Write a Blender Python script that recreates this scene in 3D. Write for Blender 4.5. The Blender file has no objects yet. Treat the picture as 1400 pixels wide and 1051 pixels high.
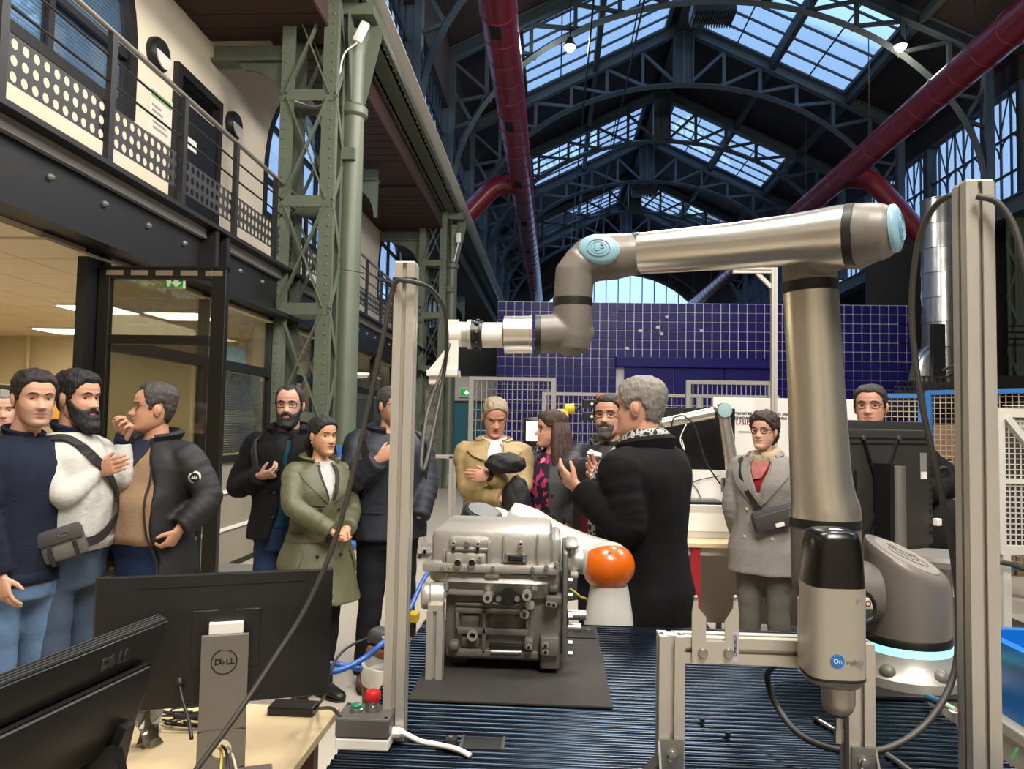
import bpy, bmesh, math, random
from mathutils import Vector, Matrix, noise as mnoise
import numpy as np
R = math.radians
sc = bpy.context.scene
COL = sc.collection
rng = random.Random(7)

# ------------------------------------------------------------------ camera
F_PX, CX, CY = 1050.0, 700.0, 525.5
CAM = Vector((0.0, 0.0, 1.58))
_th, _pi, _ro = math.atan(58.1/1050), R(3.04), R(1.08)
_f = Vector((-math.sin(_th)*math.cos(_pi), math.cos(_th)*math.cos(_pi), math.sin(_pi)))
_r0 = Vector((math.cos(_th), math.sin(_th), 0))
_u0 = _r0.cross(_f)
CR = _r0*math.cos(_ro) + _u0*math.sin(_ro)
CU = _u0*math.cos(_ro) - _r0*math.sin(_ro)
CF = _f
cam_d = bpy.data.cameras.new('camera')
cam_d.sensor_width = 36.0
cam_d.lens = 27.0
cam_d.clip_start = 0.05
cam_d.clip_end = 500
cam = bpy.data.objects.new('camera', cam_d)
COL.objects.link(cam)
cam.matrix_world = Matrix(((CR.x, CU.x, -CF.x, CAM.x), (CR.y, CU.y, -CF.y, CAM.y), (CR.z, CU.z, -CF.z, CAM.z), (0, 0, 0, 1)))
sc.camera = cam

def ray(px, py):
    return CF + CR*((px-CX)/F_PX) - CU*((py-CY)/F_PX)
def at(px, py, Y):            # point of the pixel's sight line at hall depth Y
    d = ray(px, py); return CAM + d*(Y/d.y)
def atz(px, py, Z):
    d = ray(px, py); return CAM + d*((Z-CAM.z)/d.z)
def atp(px, py, o, n):     # point of the sight line on the plane through o with normal n
    d = ray(px, py); n = Vector(n); return CAM + d*((Vector(o)-CAM).dot(n)/d.dot(n))
def atx(px, py, X):
    d = ray(px, py); return CAM + d*((X-CAM.x)/d.x)

# ------------------------------------------------------------------ world, lamps, exposure
w = bpy.data.worlds.new('dusk_sky'); sc.world = w
w.use_nodes = True
nt = w.node_tree
bg = nt.nodes['Background']
tc = nt.nodes.new('ShaderNodeTexCoord'); sx = nt.nodes.new('ShaderNodeSeparateXYZ')
cr = nt.nodes.new('ShaderNodeValToRGB')
cr.color_ramp.elements[0].position = 0.0; cr.color_ramp.elements[0].color = (0.38, 0.58, 0.92, 1)
cr.color_ramp.elements[1].position = 0.8; cr.color_ramp.elements[1].color = (0.30, 0.55, 0.95, 1)
nt.links.new(tc.outputs['Generated'], sx.inputs[0]); nt.links.new(sx.outputs['Z'], cr.inputs[0])
nt.links.new(cr.outputs['Color'], bg.inputs['Color'])
bg.inputs['Strength'].default_value = 1.9
vs = sc.view_settings
vs.view_transform = 'Standard'; vs.look = 'None'; vs.gamma = 1.0; vs.use_curve_mapping = False
vs.exposure = 0.12
sc.cycles.use_denoising = True
sc.cycles.max_bounces = 6
sc.cycles.transparent_max_bounces = 12

def area_lamp(name, loc, aim, size, power, col, sy=None):
    d = bpy.data.lights.new(name, 'AREA'); d.energy = power; d.color = col
    d.shape = 'RECTANGLE'; d.size = size; d.size_y = sy or size
    o = bpy.data.objects.new(name, d); COL.objects.link(o); o.location = loc
    o.rotation_euler = (Vector(aim)-Vector(loc)).to_track_quat('-Z', 'Y').to_euler()
    return o
WARM = (1.0, 0.945, 0.865)
# added warm lamps without fittings, high up behind the viewer and along the hall
area_lamp('added_lamp', (1.2, -1.6, 6.6), (0.6, 3.5, 0.6), 2.2, 560, WARM)
area_lamp('added_lamp', (-0.6, 1.6, 6.2), (-1.6, 4.5, 1.0), 1.4, 190, WARM)
area_lamp('added_lamp', (2.5, 4.5, 8.2), (-4.5, 9.0, 5.0), 1.2, 420, WARM)
area_lamp('added_lamp', (5.0, 4.0, 6.8), (3.0, 6.0, 0.4), 1.6, 300, WARM)
area_lamp('added_lamp', (1.0, 9.0, 7.5), (0.5, 9.5, 0.0), 1.6, 380, WARM)
area_lamp('added_lamp', (2.5, 14.0, 7.8), (2.5, 15.5, 0.0), 2.0, 220, WARM)
# ------------------------------------------------------------------ helpers
def lin(h):
    h = h.lstrip('#'); c = [int(h[i:i+2], 16)/255 for i in (0, 2, 4)]
    return tuple(x/12.92 if x <= .04045 else ((x+.055)/1.055)**2.4 for x in c) + (1,)
MATS = {}
def mat(name, col, rough=.5, metal=0., bump=0., bscale=60., var=0., vscale=6., stretch=None, emit=0., spec=None, coat=0., wave=None, aniso=0., alpha=None):
    if name in MATS: return MATS[name]
    m = bpy.data.materials.new(name); m.use_nodes = True; MATS[name] = m
    n = m.node_tree.nodes; L = m.node_tree.links; b = n['Principled BSDF']
    c = lin(col) if isinstance(col, str) else tuple(col)+(1,)
    b.inputs['Base Color'].default_value = c
    b.inputs['Roughness'].default_value = rough; b.inputs['Metallic'].default_value = metal
    if spec is not None: b.inputs['Specular IOR Level'].default_value = spec
    if coat: b.inputs['Coat Weight'].default_value = coat; b.inputs['Coat Roughness'].default_value = .08
    if aniso: b.inputs['Anisotropic'].default_value = aniso
    if emit:
        b.inputs['Emission Color'].default_value = c; b.inputs['Emission Strength'].default_value = emit
    co = None
    if bump or var or wave:
        t = n.new('ShaderNodeTexCoord'); co = t.outputs['Object']
        if stretch:
            mp = n.new('ShaderNodeMapping'); mp.inputs['Scale'].default_value = stretch
            L.new(co, mp.inputs['Vector']); co = mp.outputs['Vector']
    if var:
        nz = n.new('ShaderNodeTexNoise'); nz.inputs['Scale'].default_value = vscale; nz.inputs['Detail'].default_value = 5
        L.new(co, nz.inputs['Vector'])
        mx = n.new('ShaderNodeMix'); mx.data_type = 'RGBA'
        mx.inputs[6].default_value = tuple(max(0, x*(1-var)) for x in c[:3])+(1,)
        mx.inputs[7].default_value = tuple(min(1, x*(1+var)) for x in c[:3])+(1,)
        L.new(nz.outputs['Fac'], mx.inputs[0]); L.new(mx.outputs[2], b.inputs['Base Color'])
    if wave:
        ws, wd, direction = wave
        wv = n.new('ShaderNodeTexWave'); wv.inputs['Scale'].default_value = ws; wv.inputs['Distortion'].default_value = wd
        wv.bands_direction = direction
        L.new(co, wv.inputs['Vector'])
        bp = n.new('ShaderNodeBump'); bp.inputs['Strength'].default_value = bump or .3; bp.inputs['Distance'].default_value = .01
        L.new(wv.outputs['Fac'], bp.inputs['Height']); L.new(bp.outputs['Normal'], b.inputs['Normal'])
    elif bump:
        nb = n.new('ShaderNodeTexNoise'); nb.inputs['Scale'].default_value = bscale; nb.inputs['Detail'].default_value = 4
        L.new(co, nb.inputs['Vector'])
        bp = n.new('ShaderNodeBump'); bp.inputs['Strength'].default_value = bump; bp.inputs['Distance'].default_value = .01
        L.new(nb.outputs['Fac'], bp.inputs['Height']); L.new(bp.outputs['Normal'], b.inputs['Normal'])
    return m
def glass(name, tint=(.9, .95, 1), refl=.06, rough=.02):
    if name in MATS: return MATS[name]
    m = bpy.data.materials.new(name); m.use_nodes = True; MATS[name] = m
    n = m.node_tree.nodes; L = m.node_tree.links; n.remove(n['Principled BSDF'])
    tr = n.new('ShaderNodeBsdfTransparent'); tr.inputs[0].default_value = tuple(tint)+(1,)
    gl = n.new('ShaderNodeBsdfGlossy'); gl.inputs['Roughness'].default_value = rough
    fr = n.new('ShaderNodeLayerWeight'); fr.inputs['Blend'].default_value = .15
    mr = n.new('ShaderNodeMapRange'); mr.inputs[3].default_value = refl; mr.inputs[4].default_value = .6
    L.new(fr.outputs['Fresnel'], mr.inputs[0])
    mx = n.new('ShaderNodeMixShader'); L.new(mr.outputs[0], mx.inputs[0]); L.new(tr.outputs[0], mx.inputs[1]); L.new(gl.outputs[0], mx.inputs[2])
    L.new(mx.outputs[0], n['Material Output'].inputs['Surface'])
    return m

def interp(tab, x):
    if x <= tab[0][0]: return tab[0][1]
    for (a, va), (b, vb) in zip(tab, tab[1:]):
        if x <= b:
            t = (x-a)/(b-a) if b > a else 0
            t = t*t*(3-2*t)
            return va + (vb-va)*t
    return tab[-1][1]
def catmull(pts, n=8):
    P = [Vector(p) for p in pts]
    if len(P) < 3: return P
    Q = [P[0]*2-P[1]] + P + [P[-1]*2-P[-2]]
    out = []
    for i in range(1, len(Q)-2):
        a, b, c, d = Q[i-1], Q[i], Q[i+1], Q[i+2]
        for k in range(n):
            t = k/n
            out.append(.5*((2*b)+(c-a)*t+(2*a-5*b+4*c-d)*t*t+(3*b-a-3*c+d)*t**3))
    out.append(P[-1]); return out

class MB:
    def __init__(s): s.v = []; s.f = []; s.m = []; s.mi = 0; s.M = None; s.at_ = []
    def add(s, vs, fs):
        o = len(s.v); s.at_.append((o, len(s.f)))
        if s.M is not None: vs = [s.M @ Vector(p) for p in vs]
        s.v += [tuple(p) for p in vs]
        s.f += [tuple(i+o for i in f) for f in fs]; s.m += [s.mi]*len(fs); return s
    def box(s, x0, y0, z0, x1, y1, z1):
        x0, x1 = min(x0, x1), max(x0, x1); y0, y1 = min(y0, y1), max(y0, y1); z0, z1 = min(z0, z1), max(z0, z1)
        return s.add([(x0, y0, z0), (x1, y0, z0), (x1, y1, z0), (x0, y1, z0), (x0, y0, z1), (x1, y0, z1), (x1, y1, z1), (x0, y1, z1)],
              [(0, 3, 2, 1), (4, 5, 6, 7), (0, 1, 5, 4), (1, 2, 6, 5), (2, 3, 7, 6), (3, 0, 4, 7)])
    def bbox(s, x0, y0, z0, x1, y1, z1, b=.004):     # box with chamfered edges
        bm = bmesh.new(); bmesh.ops.create_cube(bm, size=1)
        for v in bm.verts: v.co = ((x0+x1)/2+v.co.x*abs(x1-x0), (y0+y1)/2+v.co.y*abs(y1-y0), (z0+z1)/2+v.co.z*abs(z1-z0))
        bmesh.ops.bevel(bm, geom=bm.edges[:], offset=b, segments=2, affect='EDGES', profile=.5)
        return s.bm(bm)
    def bm(s, bm):
        bm.verts.index_update()
        s.add([v.co.copy() for v in bm.verts], [[v.index for v in f.verts] for f in bm.faces]); bm.free(); return s
    def bar(s, p, q, w, h, up=(0, 0, 1)):
        p, q = Vector(p), Vector(q); d = (q-p).normalized(); u = Vector(up)
        if abs(d.dot(u)) > .98: u = Vector((0, 1, 0))
        a = d.cross(u).normalized()*(w/2); b = a.cross(d).normalized()*(h/2)
        vs = [p-a-b, p+a-b, p+a+b, p-a+b, q-a-b, q+a-b, q+a+b, q-a+b]
        return s.add(vs, [(0, 3, 2, 1), (4, 5, 6, 7), (0, 1, 5, 4), (1, 2, 6, 5), (2, 3, 7, 6), (3, 0, 4, 7)])
    def tube(s, pts, r, n=10, caps=True, sq=1.0, up=None):
        P = [Vector(p) for p in pts]; rr = r if isinstance(r, (list, tuple)) else [r]*len(P)
        vs = []; N = None
        for i, p in enumerate(P):
            d = (P[min(i+1, len(P)-1)]-P[max(i-1, 0)])
            d = d.normalized() if d.length > 1e-9 else Vector((0, 0, 1))
            if N is None:
                u = Vector(up) if up else (Vector((0, 0, 1)) if abs(d.z) < .9 else Vector((0, 1, 0)))
                N = (u-d*u.dot(d)).normalized()
            else:
                N = (N-d*N.dot(d)); N = N.normalized() if N.length > 1e-6 else d.orthogonal().normalized()
            B = d.cross(N)
            ra, rb = rr[i] if isinstance(rr[i], tuple) else (rr[i], rr[i])
            for k in range(n):
                a = 2*math.pi*k/n; vs.append(p+N*(math.cos(a)*ra)+B*(math.sin(a)*rb))
        fs = [(i*n+k, i*n+(k+1) % n, (i+1)*n+(k+1) % n, (i+1)*n+k) for i in range(len(P)-1) for k in range(n)]
        if caps: fs += [tuple(range(n))[::-1], tuple(range((len(P)-1)*n, len(P)*n))]
        return s.add(vs, fs)
    def lathe(s, prof, o=(0, 0, 0), axis=(0, 0, 1), n=24, caps=True):   # prof: (r, h)
        o = Vector(o); A = Vector(axis).normalized()
        N = A.orthogonal().normalized(); B = A.cross(N); vs = []
        for r, h in prof:
            for k in range(n):
                a = 2*math.pi*k/n; vs.append(o+A*h+N*(r*math.cos(a))+B*(r*math.sin(a)))
        m = len(prof)
        fs = [(i*n+k, i*n+(k+1) % n, (i+1)*n+(k+1) % n, (i+1)*n+k) for i in range(m-1) for k in range(n)]
        if caps: fs += [tuple(range(n))[::-1], tuple(range((m-1)*n, m*n))]
        return s.add(vs, fs)
    def cyl(s, p, q, r, n=16, r2=None):
        p, q = Vector(p), Vector(q)
        return s.lathe([(r, 0), (r if r2 is None else r2, (q-p).length)], p, q-p, n)
    def ball(s, c, r, n=12, m=8):
        rx, ry, rz = r if isinstance(r, (tuple, list)) else (r, r, r); c = Vector(c); vs = []; fs = []
        for i in range(m+1):
            t = math.pi*i/m
            for k in range(n):
                a = 2*math.pi*k/n
                vs.append(c+Vector((rx*math.sin(t)*math.cos(a), ry*math.sin(t)*math.sin(a), -rz*math.cos(t))))
        fs = [(i*n+k, i*n+(k+1) % n, (i+1)*n+(k+1) % n, (i+1)*n+k) for i in range(m) for k in range(n)]
        return s.add(vs, fs)
    def prism(s, poly, ext, o=(0, 0, 0), ax=((1, 0, 0), (0, 0, 1), (0, 1, 0))):  # 2D poly extruded along ax[2] by ext
        o = Vector(o); a, b, c = (Vector(x) for x in ax); n = len(poly)
        vs = [o+a*x+b*y for x, y in poly]+[o+a*x+b*y+c*ext for x, y in poly]
        fs = [tuple(range(n)), tuple(range(n, 2*n))[::-1]]+[(i, i+n, (i+1) % n+n, (i+1) % n) for i in range(n)]
        return s.add(vs, fs)
    def ring(s, outer, inner, ext, o=(0, 0, 0), ax=((1, 0, 0), (0, 0, 1), (0, 1, 0))):   # closed frame between two polys
        o = Vector(o); a, b, c = (Vector(x) for x in ax); n = len(outer)
        P = lambda q, e: [o+a*x+b*y+c*e for x, y in q]
        vs = P(outer, 0)+P(inner, 0)+P(outer, ext)+P(inner, ext); fs = []
        for i in range(n):
            j = (i+1) % n
            fs += [(i, j, n+j, n+i), (2*n+i, 3*n+i, 3*n+j, 2*n+j), (i, 2*n+i, 2*n+j, j), (n+i, n+j, 3*n+j, 3*n+i)]
        return s.add(vs, fs)
    def each(s, name, m, parent, smooth=None):      # every added piece becomes a part of its own
        for a, (v0, f0) in enumerate(s.at_):
            v1, f1 = s.at_[a+1] if a+1 < len(s.at_) else (len(s.v), len(s.f))
            q = MB(); q.v = s.v[v0:v1]; q.f = [tuple(i-v0 for i in f) for f in s.f[f0:f1]]; q.m = [0]*len(q.f); q.build(name, m, parent, smooth)
    def build(s, name, ms, parent=None, smooth=None, world=True, label=None, kind=None, fix=True):
        me = bpy.data.meshes.new(name)
        off = Vector((0, 0, 0))
        if parent is not None and world:
            p = parent
            while p is not None: off += Vector(p.location); p = p.parent
        me.from_pydata([(x-off.x, y-off.y, z-off.z) for x, y, z in s.v], [], s.f)
        for m in (ms if isinstance(ms, (list, tuple)) else [ms]): me.materials.append(m)
        if len(set(s.m)) > 1 or s.mi: me.polygons.foreach_set('material_index', s.m)
        if fix:
            b = bmesh.new(); b.from_mesh(me); bmesh.ops.recalc_face_normals(b, faces=b.faces[:]); b.to_mesh(me); b.free()
        if smooth is not None:
            me.polygons.foreach_set('use_smooth', [True]*len(me.polygons))
            if smooth < 180:
                try: me.set_sharp_from_angle(angle=R(smooth))
                except Exception: pass
        me.update()
        o = bpy.data.objects.new(name, me); COL.objects.link(o)
        if parent is not None: o.parent = parent
        if label: o['label'] = label
        if kind: o['kind'] = kind
        return o
def tag(o, label=None, cat=None, group=None, kind=None):
    if label: o['label'] = label
    if cat: o['category'] = cat
    if group: o['group'] = group
    if kind: o['kind'] = kind
    return o
def thing(name, loc, label, cat, group=None, rz=0):
    o = bpy.data.objects.new(name, None); COL.objects.link(o); o.location = loc; o.rotation_euler = (0, 0, rz)
    o.empty_display_size = .1
    return tag(o, label, cat, group)
KIDS = {}
def children(o): return [c for c in bpy.data.objects if c.parent == o]
def copy_tree(o, loc=None, label=None, parent=None):
    c = o.copy(); COL.objects.link(c)
    if parent is not None: c.parent = parent
    if loc is not None: c.location = loc
    if label: c['label'] = label
    for ch in children(o): copy_tree(ch, parent=c)
    return c
def sstruct(mb, name, m, parent=None, **k):
    o = mb.build(name, m, parent, **k)
    if parent is None: o['kind'] = 'structure'
    return o
TMP = bpy.data.scenes.new('work_bench')
def bench(o):            # evaluate one object alone, away from the big scene
    TMP.collection.objects.link(o); vl = TMP.view_layers[0]; vl.update()
    me = bpy.data.meshes.new_from_object(o.evaluated_get(vl.depsgraph))
    TMP.collection.objects.unlink(o); return me
def remesh(o, vox, smooth=3, fac=.5, noise=None):
    "voxel remesh and smooth, applied"
    m = o.modifiers.new('r', 'REMESH'); m.mode = 'VOXEL'; m.voxel_size = vox; m.use_smooth_shade = True
    if smooth:
        s2 = o.modifiers.new('s', 'SMOOTH'); s2.factor = fac; s2.iterations = smooth
    par = o.parent; o.parent = None
    cols = list(o.users_collection)
    for c in cols: c.objects.unlink(o)
    me = bench(o)
    for c in cols: c.objects.link(o)
    o.parent = par
    old = o.data; mats = [x for x in old.materials]
    o.modifiers.clear(); o.data = me
    me.materials.clear()
    for x in mats: me.materials.append(x)
    bpy.data.meshes.remove(old); me.name = o.name
    me.polygons.foreach_set('use_smooth', [True]*len(me.polygons))
    return o
def text_mesh(body, size, m, name, M, parent=None, ext=.0006, align='CENTER', bold=0.0):
    cu = bpy.data.curves.new(name, 'FONT'); cu.body = body; cu.size = size; cu.extrude = ext; cu.align_x = align; cu.align_y = 'CENTER'; cu.resolution_u = 2; cu.offset = bold
    t = bpy.data.objects.new('t', cu); me = bench(t)
    bpy.data.objects.remove(t); bpy.data.curves.remove(cu)
    me.transform(M); me.materials.clear(); me.materials.append(m); me.name = name
    o = bpy.data.objects.new(name, me); COL.objects.link(o)
    if parent is not None: o.parent = parent
    return o
def frame_M(o, xa, ya):          # text frame: x axis, y axis in world
    x = Vector(xa).normalized(); y = Vector(ya); y = (y-x*y.dot(x)).normalized(); z = x.cross(y); o = Vector(o)
    return Matrix(((x.x, y.x, z.x, o.x), (x.y, y.y, z.y, o.y), (x.z, y.z, z.z, o.z), (0, 0, 0, 1)))

# materials used in many places
M_green = mat('sage_paint', '#575e4e', .45, 0, .05, 30, .15, 4)
M_greend = mat('dark_sage_paint', '#59645c', .5, 0, .05, 30, .15, 4)
M_blueg = mat('blue_grey_paint', '#3f4c54', .55, 0, 0, 30, .15, 3)
M_steel_dark = mat('dark_truss_paint', '#343c40', .6, 0, 0, 30, .2, 3)
M_black = mat('black_paint', '#0d0d0d', .5, 0, .03, 40, .3, 5)
M_cream = mat('cream_plaster', '#d8cbb4', .85, 0, .08, 25, .07, 1.5)
M_wood_roof = mat('brown_boards', '#38211a', .7, 0, .25, 20, .35, 3, wave=(3.0, .5, 'Z'))
M_alu = mat('anodised_aluminium', '#c4bfb5', .38, .55, .02, 80, .05, 8)
M_alud = mat('aluminium_slot', '#5c5a55', .5, .6)
M_white = mat('white_plastic', '#e4e1d8', .45)
M_grey = mat('grey_plastic', '#6e6963', .5)
M_dark = mat('dark_rubber', '#171717', .6)
M_blackp = mat('black_plastic', '#141414', .38, 0, .03, 200)
M_screw = mat('zinc_screw', '#a8a7a2', .3, .9)
M_cable = mat('black_cable', '#1d1c1b', .5)
M_cableg = mat('dark_grey_cable', '#3c3934', .5)
# ------------------------------------------------------------------ the hall
XL, XRT, XC = -2.65, 10.9, 3.9          # column lines and ridge
ZE, ZR = 11.1, 14.25                   # rafter at column line, at ridge
SL = (ZR-ZE)/(XC-XL)
TY = [9.55+4.8*i for i in range(8)]     # truss lines
def rz(x): return ZR-SL*abs(x-XC)
M_floor = mat('cream_epoxy_floor', '#b9b0a1', .28, 0, .02, 8, .06, 1.2)
o = sstruct(MB().box(-9, -4, -.1, 15, 50, 0), 'floor', M_floor)
sstruct(MB().box(-9, -4.3, 0, 15, -4, 15), 'wall_front_added', mat('warm_plaster', '#c9bda6', .85, 0, .05, 10, .06, 1))  # unseen wall, added to keep blue sky light off the metal
M_roof = mat('dark_roof_boards', '#1d1413', .75, 0, .3, 20, .3, 3, wave=(2.2, .3, 'X'))
M_glass_sky = glass('skylight_glass', (.96, .98, 1), .03)
M_glass = glass('clear_glass', (.93, .95, .93), .05)
M_bar = mat('glazing_bar_paint', '#2b333c', .5)
M_sash = mat('blue_grey_sash', '#3c4a56', .5)

def roof_quad(mb, y0, y1, a, b, side, t=.12):   # a,b: distance from ridge
    xa, xb = XC+side*a, XC+side*b
    vs = [(xa, y0, rz(xa)+.2), (xb, y0, rz(xb)+.2), (xb, y1, rz(xb)+.2), (xa, y1, rz(xa)+.2)]
    vs += [(x, y, z+t) for x, y, z in vs]
    mb.add(vs, [(0, 1, 2, 3), (7, 6, 5, 4), (0, 4, 5, 1), (1, 5, 6, 2), (2, 6, 7, 3), (3, 7, 4, 0)])
rb = MB()
SKY = [(0, 1), (2, 3), (4, 5), (6, 7)]
W_SK0, W_SK1 = .55, 4.95
for side in (-1, 1):
    roof_quad(rb, -4, TY[0], 0, 7.6, side)
    for i in range(7):
        y0, y1 = TY[i], TY[i+1]
        if (i, i+1) in SKY:
            roof_quad(rb, y0, y1, 0, W_SK0, side); roof_quad(rb, y0, y1, W_SK1, 7.6, side)
        else: roof_quad(rb, y0, y1, 0, 7.6, side)
    roof_quad(rb, TY[-1], 50, 0, 7.6, side)
sstruct(rb, 'ceiling', M_roof)
# skylights
pane_me = {}
wn = 1
for si, (i, j) in enumerate(SKY):
    y0, y1 = TY[i]+.12, TY[j]-.12
    for side in (-1, 1):
        root = thing('window_%d' % wn, (XC+side*2.7, (y0+y1)/2, rz(XC+2.7)), None, None); root['kind'] = 'structure'; wn += 1
        nx, ny = 4, 6
        bars = []
        P = lambda u, v: Vector((XC+side*(W_SK0+(W_SK1-W_SK0)*u), y0+(y1-y0)*v, rz(XC+side*(W_SK0+(W_SK1-W_SK0)*u))+.2))
        for k in range(nx+1):
            th = .12 if k in (0, 4) else (.16 if k == 2 else .035)
            MB().bar(P(k/nx, 0), P(k/nx, 1), th, th).build('glazing_bar', M_bar if th < .1 else M_sash, root)
        for k in range(ny+1):
            th = .10 if k in (0, ny) else .045
            MB().bar(P(0, k/ny), P(1, k/ny), th, .06).build('glazing_bar', M_bar, root)
        for a in range(nx):
            for b in range(ny):
                c = P((a+.5)/nx, (b+.5)/ny)
                if side not in pane_me:
                    ux = (P(1/nx, 0)-P(0, 0))/2*.98; vy = (P(0, 1/ny)-P(0, 0))/2*.98; n_ = ux.cross(vy).normalized()*.004
                    me = bpy.data.meshes.new('pane')
                    q = [-ux-vy, ux-vy, ux+vy, -ux+vy]
                    me.from_pydata([tuple(p-n_) for p in q]+[tuple(p+n_) for p in q], [], [(0, 3, 2, 1), (4, 5, 6, 7), (0, 1, 5, 4), (1, 2, 6, 5), (2, 3, 7, 6), (3, 0, 4, 7)])
                    me.materials.append(M_glass_sky); pane_me[side] = me
                po = bpy.data.objects.new('pane', pane_me[side]); COL.objects.link(po); po.parent = root; po.location = c-root.location
# purlins under the boards
for side in (-1, 1):
    for d in (2.75, 5.05):
        x = XC+side*d
        o = sstruct(MB().bar((x, -2, rz(x)+.02), (x, 48, rz(x)+.02), .16, .24), 'trim_%d' % (1+(side > 0)*2+(d > 3)), M_steel_dark)
o = sstruct(MB().bar((XC, -2, ZR+.02), (XC, 48, ZR+.02), .5, .3), 'trim_5', M_steel_dark)

# trusses
EA, EB, EZ = 6.6, 5.0, 7.4
def ez(x):
    t = min(1, abs(x-XC)/EA); return EZ+EB*math.sqrt(max(0, 1-t*t))
def make_truss(y, label):
    t = thing('roof_truss', (XC, y, EZ), label, 'roof truss', 'arched trusses across the hall')
    m = M_blueg
    for s in (-1, 1):
        mb = MB(); x0 = XC+s*6.7
        mb.bar((x0, y, rz(x0)), (XC, y, ZR), .06, .34); mb.bar((x0, y-.02, rz(x0)-.16), (XC, y-.02, ZR-.16), .24, .03); mb.bar((x0, y, rz(x0)+.16), (XC, y, ZR+.16), .24, .03)
        mb.build('rafter', m, t)
    mb = MB(); pts = [(XC+EA*math.sin(a), y, EZ+EB*math.cos(a)) for a in [R(-90+180*k/40) for k in range(41)]]
    mb.tube(pts, [(.09, .12)]*41, 4, up=(0, 0, 1)); mb.build('bottom_chord', m, t)
    mb = MB().box(XC-.32, y-.03, ez(XC)-.05, XC+.32, y+.03, ZR-.1)
    for sx_ in (-.3, .3): mb.box(XC+sx_-.02, y-.14, ez(XC), XC+sx_+.02, y+.14, ZR-.2)
    mb.box(XC-.03, y-.16, ez(XC), XC+.03, y-.03, ZR-.2)
    mb.build('king_post', m, t)
    for s in (-1, 1):
        for k in range(1, 6):
            d = .15+1.12*k; xk = XC+s*d; xp = XC+s*(d-1.12+(.1 if k == 1 else 0))
            MB().bar((xk, y, ez(xk)), (xk, y, rz(xk)-.1), .1, .1).build('strut', m, t)
            MB().bar((xk, y, rz(xk)-.2), (xp, y, ez(xp)+.08), .09, .09).build('brace', m, t)
            MB().box(xk-.13, y-.02, ez(xk)-.06, xk+.13, y+.02, ez(xk)+.14).build('gusset_plate', m, t)
        # spandrel bracket down to the column head
        xk = XC+s*6.65
        MB().bar((xk, y, 7.2), (xk, y, rz(xk)), .2, .25).build('strut', m, t)
        for k, zz in enumerate((8.3, 9.3, 10.0)):
            tt = (zz-EZ)/EB; xe = XC+s*EA*math.sqrt(1-tt*tt)
            MB().bar((xk, y, zz+.9), (xe, y, zz), .08, .08).build('brace', m, t)
            MB().bar((xk, y, zz-.2), (xe, y, zz), .08, .08).build('brace', m, t)
    return t
ORD = ['first', 'second', 'third', 'fourth', 'fifth', 'sixth', 'seventh', 'eighth']
T0 = make_truss(TY[0], 'blue-grey arched roof truss at the lattice column, first along the hall')
for i in range(1, 8):
    copy_tree(T0, (XC, TY[i], EZ), 'blue-grey arched roof truss with king post, %s along the hall' % ORD[i])

# girders over the columns with clerestory glazing above
def girder(name, xa, xb, z0, z1, m):
    mb = MB(); xc = (xa+xb)/2
    mb.box(xa, -3, z0, xb, 48, z0+.04); mb.box(xa, -3, z1-.04, xb, 48, z1); mb.box(xc+.12, -3, z0, xc+.16, 48, z1); mb.box(xc-.16, -3, z0, xc-.12, 48, z1)
    g = sstruct(mb, name, m)
    rv = MB(); y = 6.0
    for k in range(150):
        y = 5.0+.22*k
        for xx in (xa+.06, xb-.06): rv.lathe([(.022, 0), (.015, .016), (0.001, .02)], (xx, y, z0), (0, 0, -1), 6, False)
    rv.build('rivets', m, g, kind='stuff'); return g
girder('trim_6', -2.87, -2.43, 6.87, 7.30, M_green)
girder('trim_7', 10.75, 11.2, 6.8, 7.25, M_blueg)
# white perforated cable tray on the left girder
mb = MB(); mb.box(-2.42, 0, 6.98, -2.40, 48, 7.06); mb.box(-2.42, 0, 6.97, -2.24, 48, 6.985); 
tag(mb.build('cable_tray', M_white), 'long white perforated cable tray along the green girder', 'cable tray')

def clerestory(name, x, z0, z1, inward, arches):
    global wn
    root = thing('window_%d' % wn, (x, 24, z0), None, None); root['kind'] = 'structure'; wn += 1
    for i in range(-1, 8):
        y0 = TY[0]+4.8*i; y1 = y0+4.8
        MB().box(x-.14, y0-.14, z0, x+.14, y0+.14, z1).build('pier', M_steel_dark, root)
        nm = 10
        for k in range(nm):
            ya, yb = y0+.14+(4.52)*k/nm, y0+.14+4.52*(k+1)/nm
            MB().box(x-.005, ya, z0, x+.005, yb, z1).build('pane', M_glass_sky, root)
            if k: MB().box(x-.025, ya-.02, z0, x+.025, ya+.02, z1).build('mullion', M_bar, root)
        for zz in ((z0+(z1-z0)*.33, z0+(z1-z0)*.66) if not arches else (z0+.9, z1-1.15)):
            MB().box(x-.03, y0+.14, zz-.025, x+.03, y1-.14, zz+.025).build('transom', M_bar, root)
        if arches:
            for k in range(5):
                yc = y0+.14+4.52*(k+.5)/5; r_ = .44
                MB().tube([(x+inward*.03, yc+r_*math.cos(a), z1-1.6+r_*math.sin(a)*1.0) for a in [math.pi*q/10 for q in range(11)]], .025, 5).build('tracery_arch', M_bar, root)
                MB().bar((x+inward*.03, yc-.45, z1-1.1), (x+inward*.03, yc, z1), .03, .03).build('tracery_bar', M_bar, root)
                MB().bar((x+inward*.03, yc+.45, z1-1.1), (x+inward*.03, yc, z1), .03, .03).build('tracery_bar', M_bar, root)
    return root
clerestory('left', -2.95, 7.6, 9.6, 1, False)
clerestory('right', 11.45, 7.3, 10.3, -1, True)
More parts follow.
